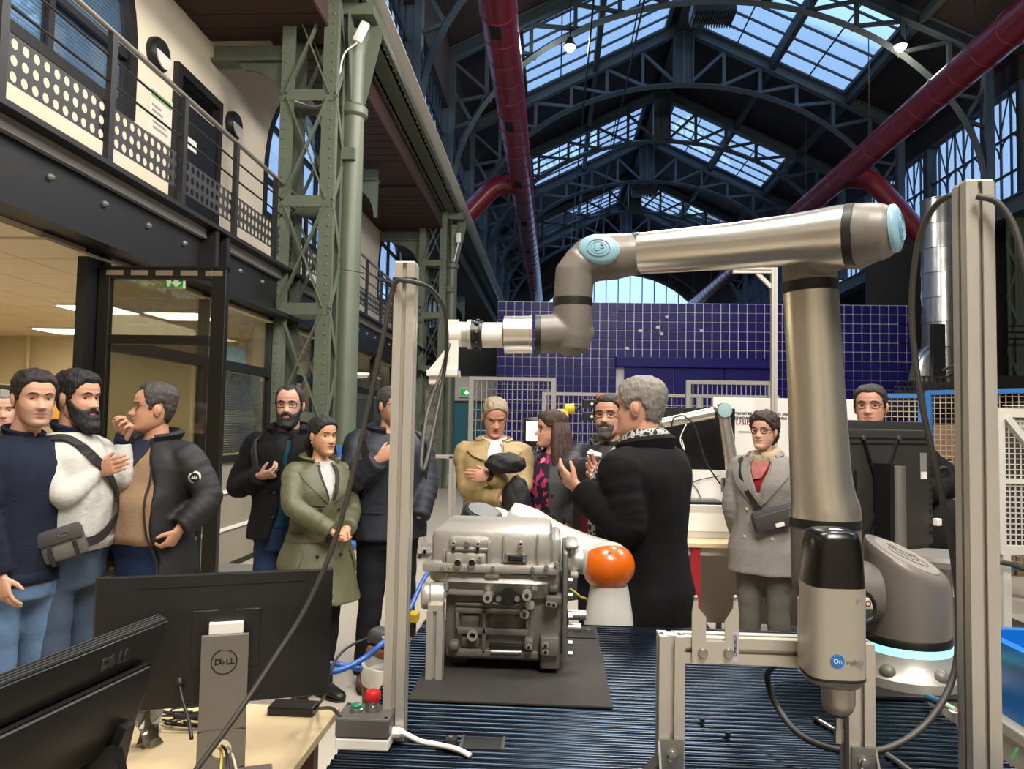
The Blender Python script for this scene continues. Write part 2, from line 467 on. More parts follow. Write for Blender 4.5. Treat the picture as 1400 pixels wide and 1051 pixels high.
# walls above and below the clerestories
sstruct(MB().box(-3.1, -4, 9.6, -2.8, 50, 11.2), 'wall_left_eaves', M_roof)
sstruct(MB().box(11.3, -4, 10.3, 11.6, 50, 11.2), 'wall_right_eaves', M_roof)
sstruct(MB().box(-3.1, -4, 7.25, -2.8, 50, 7.6), 'wall_left_band', M_steel_dark)
sstruct(MB().box(11.3, -4, 7.1, 11.6, 50, 7.3), 'wall_right_band', M_steel_dark)
M_darkwall = mat('dark_grey_wall', '#232222', .8, 0, 0, 10, .2, 2)
sstruct(MB().box(14.5, -4, 0, 14.8, 50, 7.2), 'wall_right', M_darkwall)
sstruct(MB().box(11.2, -4, 6.9, 14.8, 50, 7.1), 'ceiling_right_aisle', M_roof)
# gable end with a glazed arch
gz = MB(); N = 24; yb = 48
arc = [(XC+5.6*math.cos(math.pi*k/N), 6.6+4.6*math.sin(math.pi*k/N)) for k in range(N+1)]
for k in range(N):
    (x0, z0), (x1, z1) = arc[k], arc[k+1]
    gz.add([(x0, yb, z0), (x1, yb, z1), (x1, yb, 15), (x0, yb, 15), (x0, yb+.3, z0), (x1, yb+.3, z1), (x1, yb+.3, 15), (x0, yb+.3, 15)],
           [(0, 1, 2, 3), (4, 7, 6, 5), (0, 4, 5, 1), (2, 6, 7, 3)])
gz.box(-9, yb, 0, 15, yb+.3, 6.6); gz.box(-9, yb, 6.6, XC-5.6, yb+.3, 15); gz.box(XC+5.6, yb, 6.6, 15, yb+.3, 15)
sstruct(gz, 'wall_back', M_darkwall)
root = thing('window_%d' % wn, (XC, yb, 6.6), None, None); root['kind'] = 'structure'; wn += 1
for k in range(-7, 8):
    x = XC+k*.75; h = 6.6+4.6*math.sqrt(max(0, 1-(k*.75/5.6)**2))
    MB().box(x-.03, yb+.1, 6.6, x+.03, yb+.16, h).build('mullion', M_bar, root)
    if k < 7:
        hm = 6.6+4.6*math.sqrt(max(0, 1-((k+.5)*.75/5.6)**2)); MB().box(x, yb+.125, 6.6, x+.75, yb+.135, hm+.05).build('pane', M_glass_sky, root)
MB().tube([(x, yb-.2, z) for x, z in arc], .12, 6).build('arch_rib', M_steel_dark, root)
MB().tube([(XC+(x-XC)*1.12, yb-.2, 6.6+(z-6.6)*1.14) for x, z in arc], .1, 6).build('arch_rib', M_steel_dark, root)
for k in range(1, N):
    a, b = arc[k], arc[k+1 if k % 2 else k-1]
    MB().bar((a[0], yb-.2, a[1]), (XC+(b[0]-XC)*1.12, yb-.2, 6.6+(b[1]-6.6)*1.14), .06, .06).build('rib_brace', M_steel_dark, root)

# ------------------------------------------------------------------ left mezzanine
XW, XB = -4.5, -3.35
ZF = 3.42
sstruct(MB().box(XW-.2, -4, ZF-.12, XB+.02, 40, ZF), 'trim_8', mat('grey_slab', '#8d8a85', .8))
# cream wall with arched openings
wm = MB(); YS, SZ, SPR, HW, TOP = [5.75, 13.35, 21.0, 28.6], 4.72, 5.35, 2.0, 8.3
def arch_z(y, yc): return SPR+(7.25-SPR)*math.sqrt(max(0, 1-((y-yc)/HW)**2))
prev = -4
for yc in YS:
    wm.box(XW-.3, prev, ZF, XW, yc-HW, TOP); wm.box(XW-.3, yc-HW, ZF, XW, yc+HW, SZ)
    for k in range(20):
        ya, yb_ = yc-HW+HW*2*k/20, yc-HW+HW*2*(k+1)/20; za, zb = arch_z(ya, yc), arch_z(yb_, yc)
        wm.add([(XW, ya, za), (XW, yb_, zb), (XW, yb_, TOP), (XW, ya, TOP), (XW-.3, ya, za), (XW-.3, yb_, zb), (XW-.3, yb_, TOP), (XW-.3, ya, TOP)],
               [(0, 1, 2, 3), (7, 6, 5, 4), (0, 4, 5, 1), (3, 2, 6, 7)])
    prev = yc+HW
wm.box(XW-.3, prev, ZF, XW, 40, TOP)
sstruct(wm, 'wall_left_upper', M_cream, fix=True)
M_ribbed = mat('ribbed_blind', '#5f7f9b', .35, 0, .5, wave=(5.5, 0, 'Z'))
for yc in YS:
    root = thing('window_%d' % wn, (XW-.12, yc, SZ), None, None); root['kind'] = 'structure'; wn += 1
    x = XW-.1
    outer = [(-HW, SZ)]+[(HW*-math.cos(math.pi*k/24), SPR+(7.25-SPR)*math.sin(math.pi*k/24)) for k in range(25)]+[(HW, SZ)]
    inner = [(u*.93, SZ+.1+(v-SZ)*.945) for u, v in outer]
    MB().ring(outer, inner, .12, (x, yc, 0), ((0, 1, 0), (0, 0, 1), (1, 0, 0))).build('frame', M_black, root)
    for u in (-.66, .66):
        MB().box(x+.02, yc+u-.04, SZ+.05, x+.09, yc+u+.04, arch_z(yc+u, yc)-.04).build('mullion', M_black, root)
    for zz in (5.35, 6.25):
        hw = HW*math.sqrt(max(0, 1-((zz-SPR)/(7.25-SPR))**2))*.95 if zz > SPR else HW*.95
        MB().box(x+.02, yc-hw, zz-.035, x+.09, yc+hw, zz+.035).build('transom', M_black, root)
    for ua, ub in ((-1.9, -.7), (-.62, .62), (.7, 1.9)):
        pl = [(ua, SZ+.05)]+[(ub, SZ+.05)]+[(u, arch_z(yc+u, yc)-.05) for u in [ub+(ua-ub)*k/8 for k in range(9)]]
        MB().prism(pl, .01, (x+.05, yc, 0), ((0, 1, 0), (0, 0, 1), (1, 0, 0))).build('pane', M_glass_sky, root)
    if yc < 8:
        sb = MB()
        for k in range(62): sb.box(x+.0, yc-1.85, SZ+.08+.038*k, x+.012, yc+1.85, SZ+.108+.038*k)
        sb.build('blind_slats', mat('blue_blind', '#7391aa', .5), root, kind='stuff')
# boarded aisle ceiling with green crossbeams
def boards(x0, x1, y0, y1, root):
    n = max(2, int((y1-y0)/.16))
    for k in range(n):
        a = y0+(y1-y0)*k/n; b = y0+(y1-y0)*(k+1)/n-.012
        MB().box(x0, a, 6.45+.006*(k % 2), x1, b, 6.5).build('board', M_wood_roof, root)
root = thing('ceiling_left_aisle', (-3.7, 10, 6.5), None, None); root['kind'] = 'structure'
boards(-4.5, -2.85, 4.6, 9.45, root); boards(-3.75, -2.85, 9.65, 14.25, root); boards(-4.5, -2.85, 15.5, 19.05, root)
MB().box(-4.5, -4, 6.5, -2.85, 9.5, 6.6).build('board_backing', M_wood_roof, root); MB().box(-3.75, 9.5, 6.5, -2.85, 15.4, 6.6).build('board_backing', M_wood_roof, root); MB().box(-4.5, 15.4, 6.5, -2.85, 40, 6.6).build('board_backing', M_wood_roof, root)
MB().box(-4.6, 9.5, 8.3, -3.75, 15.4, 8.4).build('plaster_soffit', M_cream, root); MB().box(-3.8, 9.5, 6.6, -3.72, 15.4, 8.4).build('plaster_upstand', M_cream, root)
MB().box(-2.89, -4, 6.44, -2.86, 40, 6.9).build('fascia_board', M_wood_roof, root)
for y in (4.75, 9.55, 14.35, 19.15, 23.95, 28.75):
    t = thing('crossbeam', (-3.7, y, 6.3), 'green steel crossbeam under the brown boards, %s along the mezzanine' % ORD[int((y-4.7)/4.7)], 'beam', 'green crossbeams of the aisle')
    MB().box(-4.49, y-.12, 6.2, -3.44, y+.12, 6.24).build('flange', M_green, t)
    MB().box(-4.49, y-.02, 6.24, -3.44, y+.02, 6.44).build('web', M_green, t)
    cur = [(-3.44, 6.2), (-3.44, 5.5)]+[(-3.50-.58*(1-math.cos(a)), 5.5+.62*math.sin(a)) for a in [math.pi/2*k/8 for k in range(9)]]+[(-4.18, 6.2)]
    MB().prism(cur, .08, (0, y-.04, 0), ((1, 0, 0), (0, 0, 1), (0, 1, 0))).build('curved_bracket', M_green, t)

# black edge beam of the mezzanine
mb = MB(); mb.box(-3.42, -4, 2.84, -3.38, 40, ZF); mb.box(-3.5, -4, ZF-.03, -3.22, 40, ZF+.01); mb.box(-3.5, -4, 2.82, -3.22, 40, 2.87)
eb = sstruct(mb, 'trim_9', M_black)
bt = MB()
for k in range(46):
    bt.lathe([(.028, 0), (.028, .012), (.015, .03), (.001, .034)], (-3.38, 3+.62*k, 3.17), (1, 0, 0), 8, False)
bt.build('beam_bolts', mat('worn_steel', '#6c6a66', .5, .5), eb, kind='stuff')
for y in (7.1, 7.35, 12, 12.3): MB().box(-3.4, y-.04, 2.85, -3.24, y+.04, 3.42).build('stiffener', M_black, eb)

# balustrade
rl = thing('balcony_railing', (XB, 9, ZF), 'long black balcony railing with perforated panels along the mezzanine', 'railing')
M_rail = mat('rail_steel', '#9a958c', .35, .7)
for z, r_, m in ((4.47, .024, M_rail), (4.27, .010, M_black), (4.08, .010, M_black)):
    MB().cyl((XB, 0, z), (XB, 36, z), r_, 8).build('handrail' if r_ > .02 else 'rail', m, rl, smooth=60)
_y = [atx(145, 230, XB).y, atx(248, 280, XB).y, atx(319, 300, XB).y]; _s = (_y[2]-_y[0])/2; PY = [_y[0]+_s*k for k in range(-4, 24)]
M_panel = mat('grey_perforated_sheet', '#2b2a2a', .5)
M_pgap = None
pm = None
for k, y in enumerate(PY):
    MB().box(XB-.012, y-.035, 3.40, XB+.03, y+.035, 4.45).build('post', M_black, rl)
    if pm is None:
        mb = MB(); z0, z1 = -.155, .155; L0 = _s; nh = 11
        cw = L0/nh; ch = (z1-z0)/3; r_ = .034; ns = 10
        for a in range(nh):
            for b in range(3):
                cy_, cz_ = cw*(a+.5), z0+ch*(b+.5)
                sq = []; cirl = []
                for q in range(ns):
                    an = 2*math.pi*(q+.5)/ns; c_, s_ = math.cos(an), math.sin(an); mx_ = max(abs(c_)/(cw/2), abs(s_)/(ch/2))
                    sq.append((cy_+c_/mx_, cz_+s_/mx_)); cirl.append((cy_+r_*c_, cz_+r_*s_))
                # square corners
                vs = [(0, u, v) for u, v in sq]+[(0, u, v) for u, v in cirl]+[(-.004, u, v) for u, v in cirl]
                mb.add(vs, [(q, (q+1) % ns, ns+(q+1) % ns, ns+q) for q in range(ns)]+[(ns+q, ns+(q+1) % ns, 2*ns+(q+1) % ns, 2*ns+q) for q in range(ns)])
                for sy_ in (-1, 1):
                    for sz_ in (-1, 1):
                        cc = (0, cy_+sy_*cw/2, cz_+sz_*ch/2)
                        near = sorted(range(ns), key=lambda q: (sq[q][0]-cc[1])**2+(sq[q][1]-cc[2])**2)[:2]
                        mb.add([cc, (0,)+sq[near[0]], (0,)+sq[near[1]]], [(0, 1, 2)])
        po = mb.build('perforated_panel', M_panel, rl, world=False, fix=False); pm = po.data
    else:
        po = bpy.data.objects.new('perforated_panel', pm); COL.objects.link(po); po.parent = rl
    po.location = Vector((XB-.02, y, 3.775))-rl.location

# black door on the mezzanine
_d = (atx(239, 110, XW).y+atx(296, 160, XW).y)/2
dr = thing('door_1', (XW+.02, _d, ZF), None, None); dr['kind'] = 'structure'
MB().ring([(-.6, 0), (-.6, 2.33), (.6, 2.33), (.6, 0)], [(-.5, .02), (-.5, 2.22), (.5, 2.22), (.5, .02)], .1, (XW-.03, _d, ZF), ((0, 1, 0), (0, 0, 1), (1, 0, 0))).build('door_frame', M_black, dr)
MB().box(XW+.0, _d-.48, ZF+.02, XW+.04, _d+.48, ZF+1.95).build('door_leaf', mat('door_black', '#101012', .4), dr)
MB().box(XW+.0, _d-.48, ZF+2.0, XW+.02, _d+.48, ZF+2.2).build('transom_pane', mat('dark_pane', '#0a0c10', .1), dr)
MB().box(XW+.04, _d-.33, ZF+1.42, XW+.05, _d-.06, ZF+1.56).build('notice_plate', M_white, dr)
_q = atx(212, 75, XW); _q2 = atx(316, 172, XW); ZS_ = (_q.z+_q2.z)/2
for y, where in ((_q.y, 'before the black mezzanine door'), (_q2.y, 'beyond the black mezzanine door'), (23.5, 'far along the mezzanine wall')):
    t = thing('wall_lamp', (XW, y, ZS_), 'round black bulkhead wall lamp with half cover, %s' % where, 'lamp', 'bulkhead lamps on the cream wall')
    MB().lathe([(.19, 0), (.19, .06), (.16, .10), (.001, .105)], (XW, y, ZS_), (1, 0, 0), 20).build('housing', M_black, t, smooth=40)
    mb = MB(); 
    pts = [(.155*math.cos(a), .155*math.sin(a)) for a in [math.pi+math.pi*k/12 for k in range(13)]]
    mb.prism(pts, .02, (XW+.095, y, ZS_), ((0, 1, 0), (0, 0, 1), (1, 0, 0))).build('lamp_glass', mat('opal_glass', '#d9d6cc', .3), t)
_n = atx(219, 160, XW); NY, NZ_ = _n.y-.25, _n.z-.26
MB_ = MB().box(XW+.002, NY, NZ_, XW+.008, NY+.5, NZ_+.53)
nt_ = thing('wall_notice', (XW, NY+.25, NZ_+.28), 'white evacuation notice on the cream wall beside the black door', 'notice')
MB_.build('sheet', mat('paper', '#d6d2c4', .7), nt_)
MB().box(XW+.008, NY+.03, NZ_+.42, XW+.010, NY+.47, NZ_+.5).build('header', mat('notice_green', '#7fa06a', .7), nt_)
for k in range(5): MB().box(XW+.008, NY+.05+.01*k, NZ_+.32-.06*k, XW+.010, NY+.25+.04*k, NZ_+.345-.06*k).build('text_line', mat('notice_ink', '#a08a80', .7), nt_)

# lattice columns and cast-iron pipe columns
def lattice(name_y, x0, x1, y, z1, m, label, open_dir=1):
    t = thing('lattice_column', ((x0+x1)/2, y, 0), label, 'column', 'riveted lattice columns')
    d = .22
    for x, s in ((x0, 1), (x1, -1)):
        for yy, sy_ in ((y-d, 1), (y+d, -1)):
            mb = MB(); mb.box(x, yy-.006*sy_, 0, x+s*.17, yy+.008*sy_, z1); mb.box(x, yy, 0, x+s*.012, yy+sy_*.12, z1)
            k = 0.0
            rv = MB()
            while k < z1:
                rv.lathe([(.017, 0), (.012, .012), (.001, .015)], (x+s*.05, yy-.006*sy_, k), (0, -sy_, 0), 6, False); k += .12
            c = mb.build('leg_angle', m, t); rv.build('rivets', m, c, kind='stuff')
    z = .3; n = 0; step = 1.32
    while z+step < z1+.4:
        for yy, s in ((y-d, -1), (y+d, 1)):
            MB().box(x0+.02, yy+s*.008, z-.07, x1-.02, yy+s*.016, z+.07).build('tie_plate', m, t)
            MB().bar((x0+.08, yy+s*.02, z+.02), (x1-.08, yy+s*.02, z+step-.02), .012, .09, (0, 1, 0)).build('lattice_bar', m, t)
            MB().bar((x1-.08, yy+s*.0, z+.02), (x0+.08, yy+s*.0, z+step-.02), .012, .09, (0, 1, 0)).build('lattice_bar', m, t)
        for xx in (x0, x1):
            MB().bar((xx, y-d, z), (xx, y+d, z+step/2), .09, .012, (1, 0, 0)).build('lattice_bar', m, t)
            MB().bar((xx, y+d, z+step/2), (xx, y-d, z+step), .09, .012, (1, 0, 0)).build('lattice_bar', m, t)
        z += step
    return t
lattice('a', -3.42, -2.73, 9.3, 7.2, M_green, 'tall sage-green riveted lattice column beside the round pipe column')
lattice('b', -3.42, -2.73, 19.0, 7.2, M_green, 'farther green lattice column beside the slim pipe column past the white post')
lattice('c', 11.0, 11.7, 19.0, 7.2, M_green, 'green lattice column across the hall beyond the robot')
for y, lab in ((9.6, 'thick round green cast-iron column with flared capital'), (19.2, 'farther round green cast-iron column by the teal door')):
    t = thing('pipe_column', (-2.65, y, 0), lab, 'column', 'cast-iron round columns')
    MB().lathe([(.26, 0), (.26, .12), (.18, .25), (.155, .4), (.14, 5.5), (.14, 5.55)], (-2.65, y, 0), n=20).build('shaft', M_green, t, smooth=40)
    MB().lathe([(.15, 5.5), (.185, 5.53), (.185, 5.62), (.15, 5.66)], (-2.65, y, 0), n=20).build('collar', M_green, t, smooth=40)
    MB().lathe([(.13, 5.66), (.13, 6.3), (.16, 6.5), (.2, 6.6)], (-2.65, y, 0), n=20).build('neck', M_green, t, smooth=40)
    for sx_, sy_ in ((-1, 0), (1, 0), (0, -1), (0, 1)):
        ax = ((sx_, sy_, 0), (0, 0, 1), (sy_, -sx_, 0))
        MB().prism([(.12, 5.68), (.15, 5.68), (.34, 6.55), (.34, 6.75), (.12, 6.75)], .02, (-2.65-sy_*.01, y+sx_*.01, 0), ax).build('capital_fin', M_green, t)
    MB().box(-2.65-.3, y-.3, 6.72, -2.65+.3, y+.3, 6.87).build('abacus', M_green, t)
    MB().box(-2.73, y-.2, 4.9, -2.57, y+.2, 5.05).build('clamp', M_green, t)

# office behind the facade
XO = -3.45
M_off = mat('office_cream', '#cbbd9c', .8, 0, 0, 10, .05, 1)
M_ctile = mat('ceiling_tile', '#c9bca4', .85)
root = thing('ceiling_office', (-5.6, 6, 2.76), None, None); root['kind'] = 'structure'
for i in range(8):
    for j in range(10):
        MB().box(-8.2+.6*i, 4.9+.6*j, 2.76, -8.2+.6*i+.592, 4.9+.6*j+.592, 2.78).build('ceiling_tile', M_ctile, root)
MB().box(-8.3, -4, 2.78, -3.45, 40, 2.82).build('ceiling_backing', M_ctile, root)
sstruct(MB().box(-8.3, 10.9, 0, -3.5, 11.0, 2.76), 'wall_office_back', M_off)
sstruct(MB().box(-8.3, -4, 0, -8.2, 40, 2.76), 'wall_office_left', M_off)
sstruct(MB().box(-8.3, -4, 2.82, -4.5, 40, 3.3), 'wall_office_slab', M_darkwall)
sstruct(MB().box(-8.3, 39.9, 0, -3.4, 40.2, 8), 'wall_office_end', M_off)
for k, (x, y, w_) in enumerate(((-7.72, 10.85, .05), (-7.62, 10.85, .05))):
    pass
tag(MB().cyl((-7.7, 10.8, 0), (-7.7, 10.8, 2.76), .03, 8).build('heating_pipe', M_off, smooth=60), 'thin cream vertical heating pipe in the office corner', 'pipe')
M_lite = mat('light_panel', (1.0, .94, .82), .5, emit=6)
for k, (x, y) in enumerate(((-4.9, 7.95), (-4.2, 8.4), (-6.6, 10.0), (-6.1, 6.5), (-4.9, 5.0), (-4.6, 12.5), (-4.6, 15.2), (-4.6, 18))):
    labs = ['square white office light panel in front of the door frame', 'square office light panel seen through the upper glass of the open door', 'office light panel near the cream back wall', 'office light panel deep in the room', 'office light panel above the entrance', 'light panel behind the facade past the lattice column', 'light panel behind the facade past the pipe column', 'far light panel behind the facade']
    t = thing('ceiling_light', (x, y, 2.75), labs[k], 'light', 'office ceiling panels')
    MB().box(x-.31, y-.31, 2.735, x+.31, y+.31, 2.76).build('frame', M_white, t)
    MB().box(x-.285, y-.285, 2.728, x+.285, y+.285, 2.735).build('diffuser', M_lite, t)
area_lamp('office_lamp', (-5.6, 7.5, 2.6), (-5.6, 7.5, 0), 3.0, 170, (1.0, .86, .62), 4.5)
area_lamp('office_lamp', (-4.7, 14.5, 2.6), (-4.7, 14.5, 0), 1.5, 110, (1.0, .88, .68), 6)

# facade under the mezzanine
fc = thing('wall_left_facade', (XO, 12, 0), None, None); fc['kind'] = 'structure'
ys = [5.62, 7.33, 9.08, 10.83, 12.58, 14.33, 16.08, 17.83, 19.58]
M_fpanel = mat('grey_facade_panel', '#8b8272', .6, 0, .04, 30, .1, 3)
M_blind = mat('grey_blind', '#8a929a', .6)
for i, y in enumerate(ys):
    MB().box(XO-.04, y-.04, 0, XO+.04, y+.04, 2.84).build('mullion', M_black, fc)
for i in range(len(ys)-1):
    a, b = ys[i]+.04, ys[i+1]-.04
    for z, h in ((2.15, .05), (1.17, .035)): MB().box(XO-.04, a, z-h, XO+.04, b, z+h).build('transom', M_black, fc)
    MB().box(XO-.005, a, 2.2, XO+.005, b, 2.82).build('pane', M_glass, fc)
    MB().box(XO-.005, a, 1.2, XO+.005, b, 2.1).build('pane', M_glass, fc)
    for z0, z1 in ((.84, 1.13), (.45, .80), (.06, .41)): MB().box(XO-.02, a, z0, XO+.01, b, z1).build('panel', M_fpanel, fc)
    for z in (.82, .43): MB().box(XO-.02, a, z-.012, XO+.03, b, z+.02).build('ledge', M_white, fc)
    MB().box(XO-.03, a, 0, XO+.015, b, .06).build('plinth', M_black, fc)
    if i in (1, 3, 4, 5, 6, 7):
        bl = MB(); n = 34
        for k in range(n):
            z = 1.22+.88*k/n
            bl.add([(XO-.08, a+.03, z), (XO-.08, b-.03, z), (XO-.055, b-.03, z+.02), (XO-.055, a+.03, z+.02), (XO-.08, a+.03, z+.003), (XO-.08, b-.03, z+.003), (XO-.055, b-.03, z+.023), (XO-.055, a+.03, z+.023)], [(0, 1, 2, 3), (4, 7, 6, 5), (0, 4, 5, 1), (1, 5, 6, 2), (2, 6, 7, 3), (3, 7, 4, 0)])
        bl.build('blind_slats', M_blind, fc, kind='stuff')
    if i == 2: MB().box(XO-.5, a, 1.2, XO-.48, b, 2.1).build('inner_blind', mat('lit_cream_blind', '#b9ad90', .8), fc)  # cream tone stands for yellow light passing through this bay
MB().box(XO-.25, 7.75, 2.2, XO-.23, 8.95, 2.42).build('blue_screen', mat('pale_blue_screen', '#9fb9c4', .5), fc)
# open glazed door leaf, standing out from the facade
dl = thing('door_2', (XO+.06, 5.55, 0), None, None); dl['kind'] = 'structure'
xa, xb, yd = -3.42, -2.44, 5.55
M_dframe = mat('door_frame_black', '#15140f', .35)
for x, w_ in ((xa, .09), (xb-.11, .11)): MB().bbox(x, yd-.03, .02, x+w_, yd+.03, 2.70, .006).build('stile', M_dframe, dl)
for z0, z1 in ((2.62, 2.70), (2.13, 2.20), (.03, .14), (.42, .47)): MB().bbox(xa+.09, yd-.03, z0, xb-.11, yd+.03, z1, .006).build('rail', M_dframe, dl)
M_dglass = glass('door_glass', (.80, .80, .72), .07)
for z0, z1 in ((2.20, 2.62), (.47, 2.13), (.14, .42)): MB().box(xa+.09, yd-.004, z0, xb-.11, yd+.004, z1).build('pane', M_dglass, dl)
MB().box(xa-.02, yd-.035, 2.70, xb+.02, yd+.035, 2.715).build('top_strip', M_dframe, dl)
for k in range(5):
    MB().box(xa+.06+.19*k, yd-.034, 2.645, xa+.06+.19*k+.13, yd-.03, 2.682).build('vent_slot', mat('slot_beige', '#6b5e48', .6), dl)
# hinge post of the opening
sstruct(MB().box(XO-.06, 5.4, 0, XO+.02, 5.66, 2.84), 'trim_10', M_black)

# exit sign hanging under the beam behind the door glass
YX = 6.5; p = at(236, 384, YX)
M_sgreen = mat('exit_green', '#2f9a4a', .4, emit=.5)
t = thing('exit_sign', (p.x, YX, p.z), 'small green emergency exit sign with arrow behind the door glass', 'sign')
MB().bbox(p.x-.10, YX, p.z-.065, p.x+.10, YX+.04, p.z+.065, .006).build('sign_box', M_white, t)
MB().box(p.x-.07, YX-.005, p.z-.055, p.x+.095, YX, p.z+.055).build('face', M_sgreen, t)
yel = mat('sign_white', '#e8f0d8', .4, emit=.8)
MB().prism([(-.02, .05), (.02, .05), (.02, -.01), (.05, -.01), (0, -.055), (-.05, -.01), (-.02, -.01)], -.004, (p.x+.035, YX-.005, p.z), ((1, 0, 0), (0, 0, 1), (0, 1, 0))).build('arrow', yel, t)
MB().prism([(-.015, .05), (.015, .05), (.02, 0), (.012, -.05), (-.012, -.05), (-.02, 0)], -.004, (p.x-.03, YX-.005, p.z), ((1, 0, 0), (0, 0, 1), (0, 1, 0))).build('running_figure', yel, t)

# white end wall with teal door beside the tiled block
sstruct(MB().box(-3.5, 20.7, 0, -1.3, 20.9, 2.9), 'wall_partition', mat('white_partition', '#cfcabf', .8))
sstruct(MB().box(-3.5, 20.6, 2.9, -1.3, 21.4, 4.2), 'wall_partition_upper', M_darkwall)
d3 = thing('door_3', (-2.2, 20.68, 0), None, None); d3['kind'] = 'structure'
M_teal = mat('teal_door', '#12677c', .45)
MB().box(-2.95, 20.66, 0, -2.2, 20.7, 2.15).build('door_leaf', M_teal, d3); MB().box(-2.19, 20.66, 0, -1.5, 20.7, 2.15).build('door_leaf', M_teal, d3)
MB().ring([(-3.0, 0), (-3.0, 2.22), (-1.42, 2.22), (-1.42, 0)], [(-2.95, .01), (-2.95, 2.16), (-1.5, 2.16), (-1.5, .01)], .05, (0, 20.65, 0)).build('door_frame', M_black, d3)
p = at(638, 536, 20.6)
t = thing('exit_sign', p, 'tiny green exit sign above the teal door', 'sign')
MB().box(p.x-.2, 20.6, p.z-.13, p.x+.2, 20.68, p.z+.13).build('sign_box', M_white, t); MB().box(p.x-.17, 20.59, p.z-.1, p.x+.17, 20.6, p.z+.1).build('face', M_sgreen, t)
MB().prism([(-.03, .05), (.03, .05), (.03, 0), (.08, 0), (0, -.08), (-.08, 0), (-.03, 0)], -.005, (p.x, 20.59, p.z)).build('arrow', yel, t)

# big blue tiled block
YT = 17.5
tw = thing('wall_tiled_block', (3.5, YT, 0), None, None); tw['kind'] = 'structure'
pa, pb = at(681, 412, YT), at(1251, 418, YT)
x0, x1, zt = pa.x, pb.x, (pa.z+pb.z)/2
zt = pa.z
M_grout = mat('white_grout', '#a9a6aa', .8)
M_tile = mat('dark_blue_tile', '#19164f', .3, 0, .06, 6, .25, 2.5, spec=.12)
MB().box(x0, YT, 0, x1, YT+1.5, zt).build('tile_backing', M_grout, tw)
NX = 48; pw = (x1-x0)/NX; ph = 12.7/1050*YT; NZ = int(zt/ph)+1
nav0, nav1 = at(853, 490, YT), at(1058, 560, YT)
zc0 = nav0.z
tiles = []
for j in range(NZ):
    for i in range(NX):
        xa_, za_ = x0+pw*i, zt-ph*(j+1)
        if za_ < 0: continue
        if nav0.x-pw*.9 < xa_ < nav1.x-.02 and za_ < zc0-.02: continue
        tiles.append((xa_, za_))
bm_t = None; extra = MB(); shown = 0
for q, (xa_, za_) in enumerate(tiles):
    g = .018
    rr = random.Random(q*7+1); dy = rr.uniform(0, .012)
    if q < 300:
        if bm_t is None:
            ob = MB().bbox(0, -.03, 0, pw-.022, .01, ph-.022, .008).build('tile', M_tile, tw, world=False); bm_t = ob.data
        else:
            ob = bpy.data.objects.new('tile', bm_t); COL.objects.link(ob); ob.parent = tw
        ob.location = Vector((xa_+g/2, YT-dy*.5, za_+g/2))-tw.location
        ob.rotation_euler = (rr.uniform(-.012, .012), 0, rr.uniform(-.012, .012))
    else: extra.box(xa_+g/2, YT-.03-dy*.5, za_+g/2, xa_+pw-g/2, YT+.01, za_+ph-g/2)
extra.build('lower_tiles', M_tile, tw, kind='stuff')
M_navy = mat('navy_panel', '#15134f', .45, 0, 0, 4, .1, 1, spec=.12)
wcol = nav1.x-nav0.x
for k in range(3):
    MB().bbox(nav0.x+wcol*k/3+.01, YT-.10, 0, nav0.x+wcol*(k+1)/3-.01, YT, zc0-.2, .01).build('navy_panel', M_navy, tw)
MB().bbox(nav0.x-pw, YT-.16, zc0-.2, nav1.x+.05, YT, zc0+.03, .02).build('navy_lintel', M_navy, tw)
for px, py in ((900, 447), (913, 433), (905, 456), (876, 452), (858, 476), (960, 452)):  # small pale pieces standing in for glints on the glossy tiles
    q = at(px, py, YT-.05); MB().box(q.x-.05, YT-.045, q.z-.03, q.x+.03, YT-.03, q.z+.03).build('tile_glint', M_grout, tw)

# red ventilation ducts
M_red = mat('dark_red_duct', '#6d0d1e', .38, 0, .1, 3, .12, 3, coat=.2)
M_slot = mat('duct_slot', '#0a0808', .8)
def duct(x, z, r_, label, side, yb_):
    t = thing('ventilation_duct', (x, 20, z), label, 'duct', 'red ventilation ducts')
    pr = []; y = 2.0
    while y < 44:
        pr += [(r_, y-2), (r_, y-2+.74), (r_+.012, y-2+.75), (r_+.012, y-2+.79), (r_, y-2+.80)]; y += .8
    MB().lathe(pr, (x, 2, z), (0, 1, 0), 28).build('duct_pipe', M_red, t, smooth=30)
    pts = catmull([(x, yb_, z-.05), (x+side*.7, yb_, z-.1), (x+side*1.2, yb_, z-.55), (x+side*2.1, yb_, z-1.6)], 6)
    MB().tube(pts, r_*.85, 20).build('branch_duct', M_red, t, smooth=60)
    for k in range(8):
        yy = 8.5+4.1*k; a = R(-62 if side > 0 else -118)+0
        a = R(-100) if side < 0 else R(-60)
        d = Vector((math.cos(a), 0, math.sin(a))); u = Vector((-d.z, 0, d.x))
        c = Vector((x, yy, z))+d*(r_+.0)
        MB().add([c+u*a_*.09+Vector((0, b_*.22, 0))+d*e_ for e_ in (-.05, .012) for a_, b_ in ((-1, -1), (1, -1), (1, 1), (-1, 1))],
                 [(0, 3, 2, 1), (4, 5, 6, 7), (0, 1, 5, 4), (1, 2, 6, 5), (2, 3, 7, 6), (3, 0, 4, 7)]).build('air_slot', M_slot, t)
    for k in range(8):
        yy = TY[0]+4.8*k; MB().cyl((x, yy, z+r_), (x, yy, ez(x)), .012, 6).build('hanger_rod', M_black, t)
duct(-1.03, 8.5, .315, 'left-hand round dark red ventilation duct along the hall roof', -1, 21.6)
duct(7.7, 8.5, .31, 'dark red round ventilation duct crossing above the robot elbow', 1, 21.0)

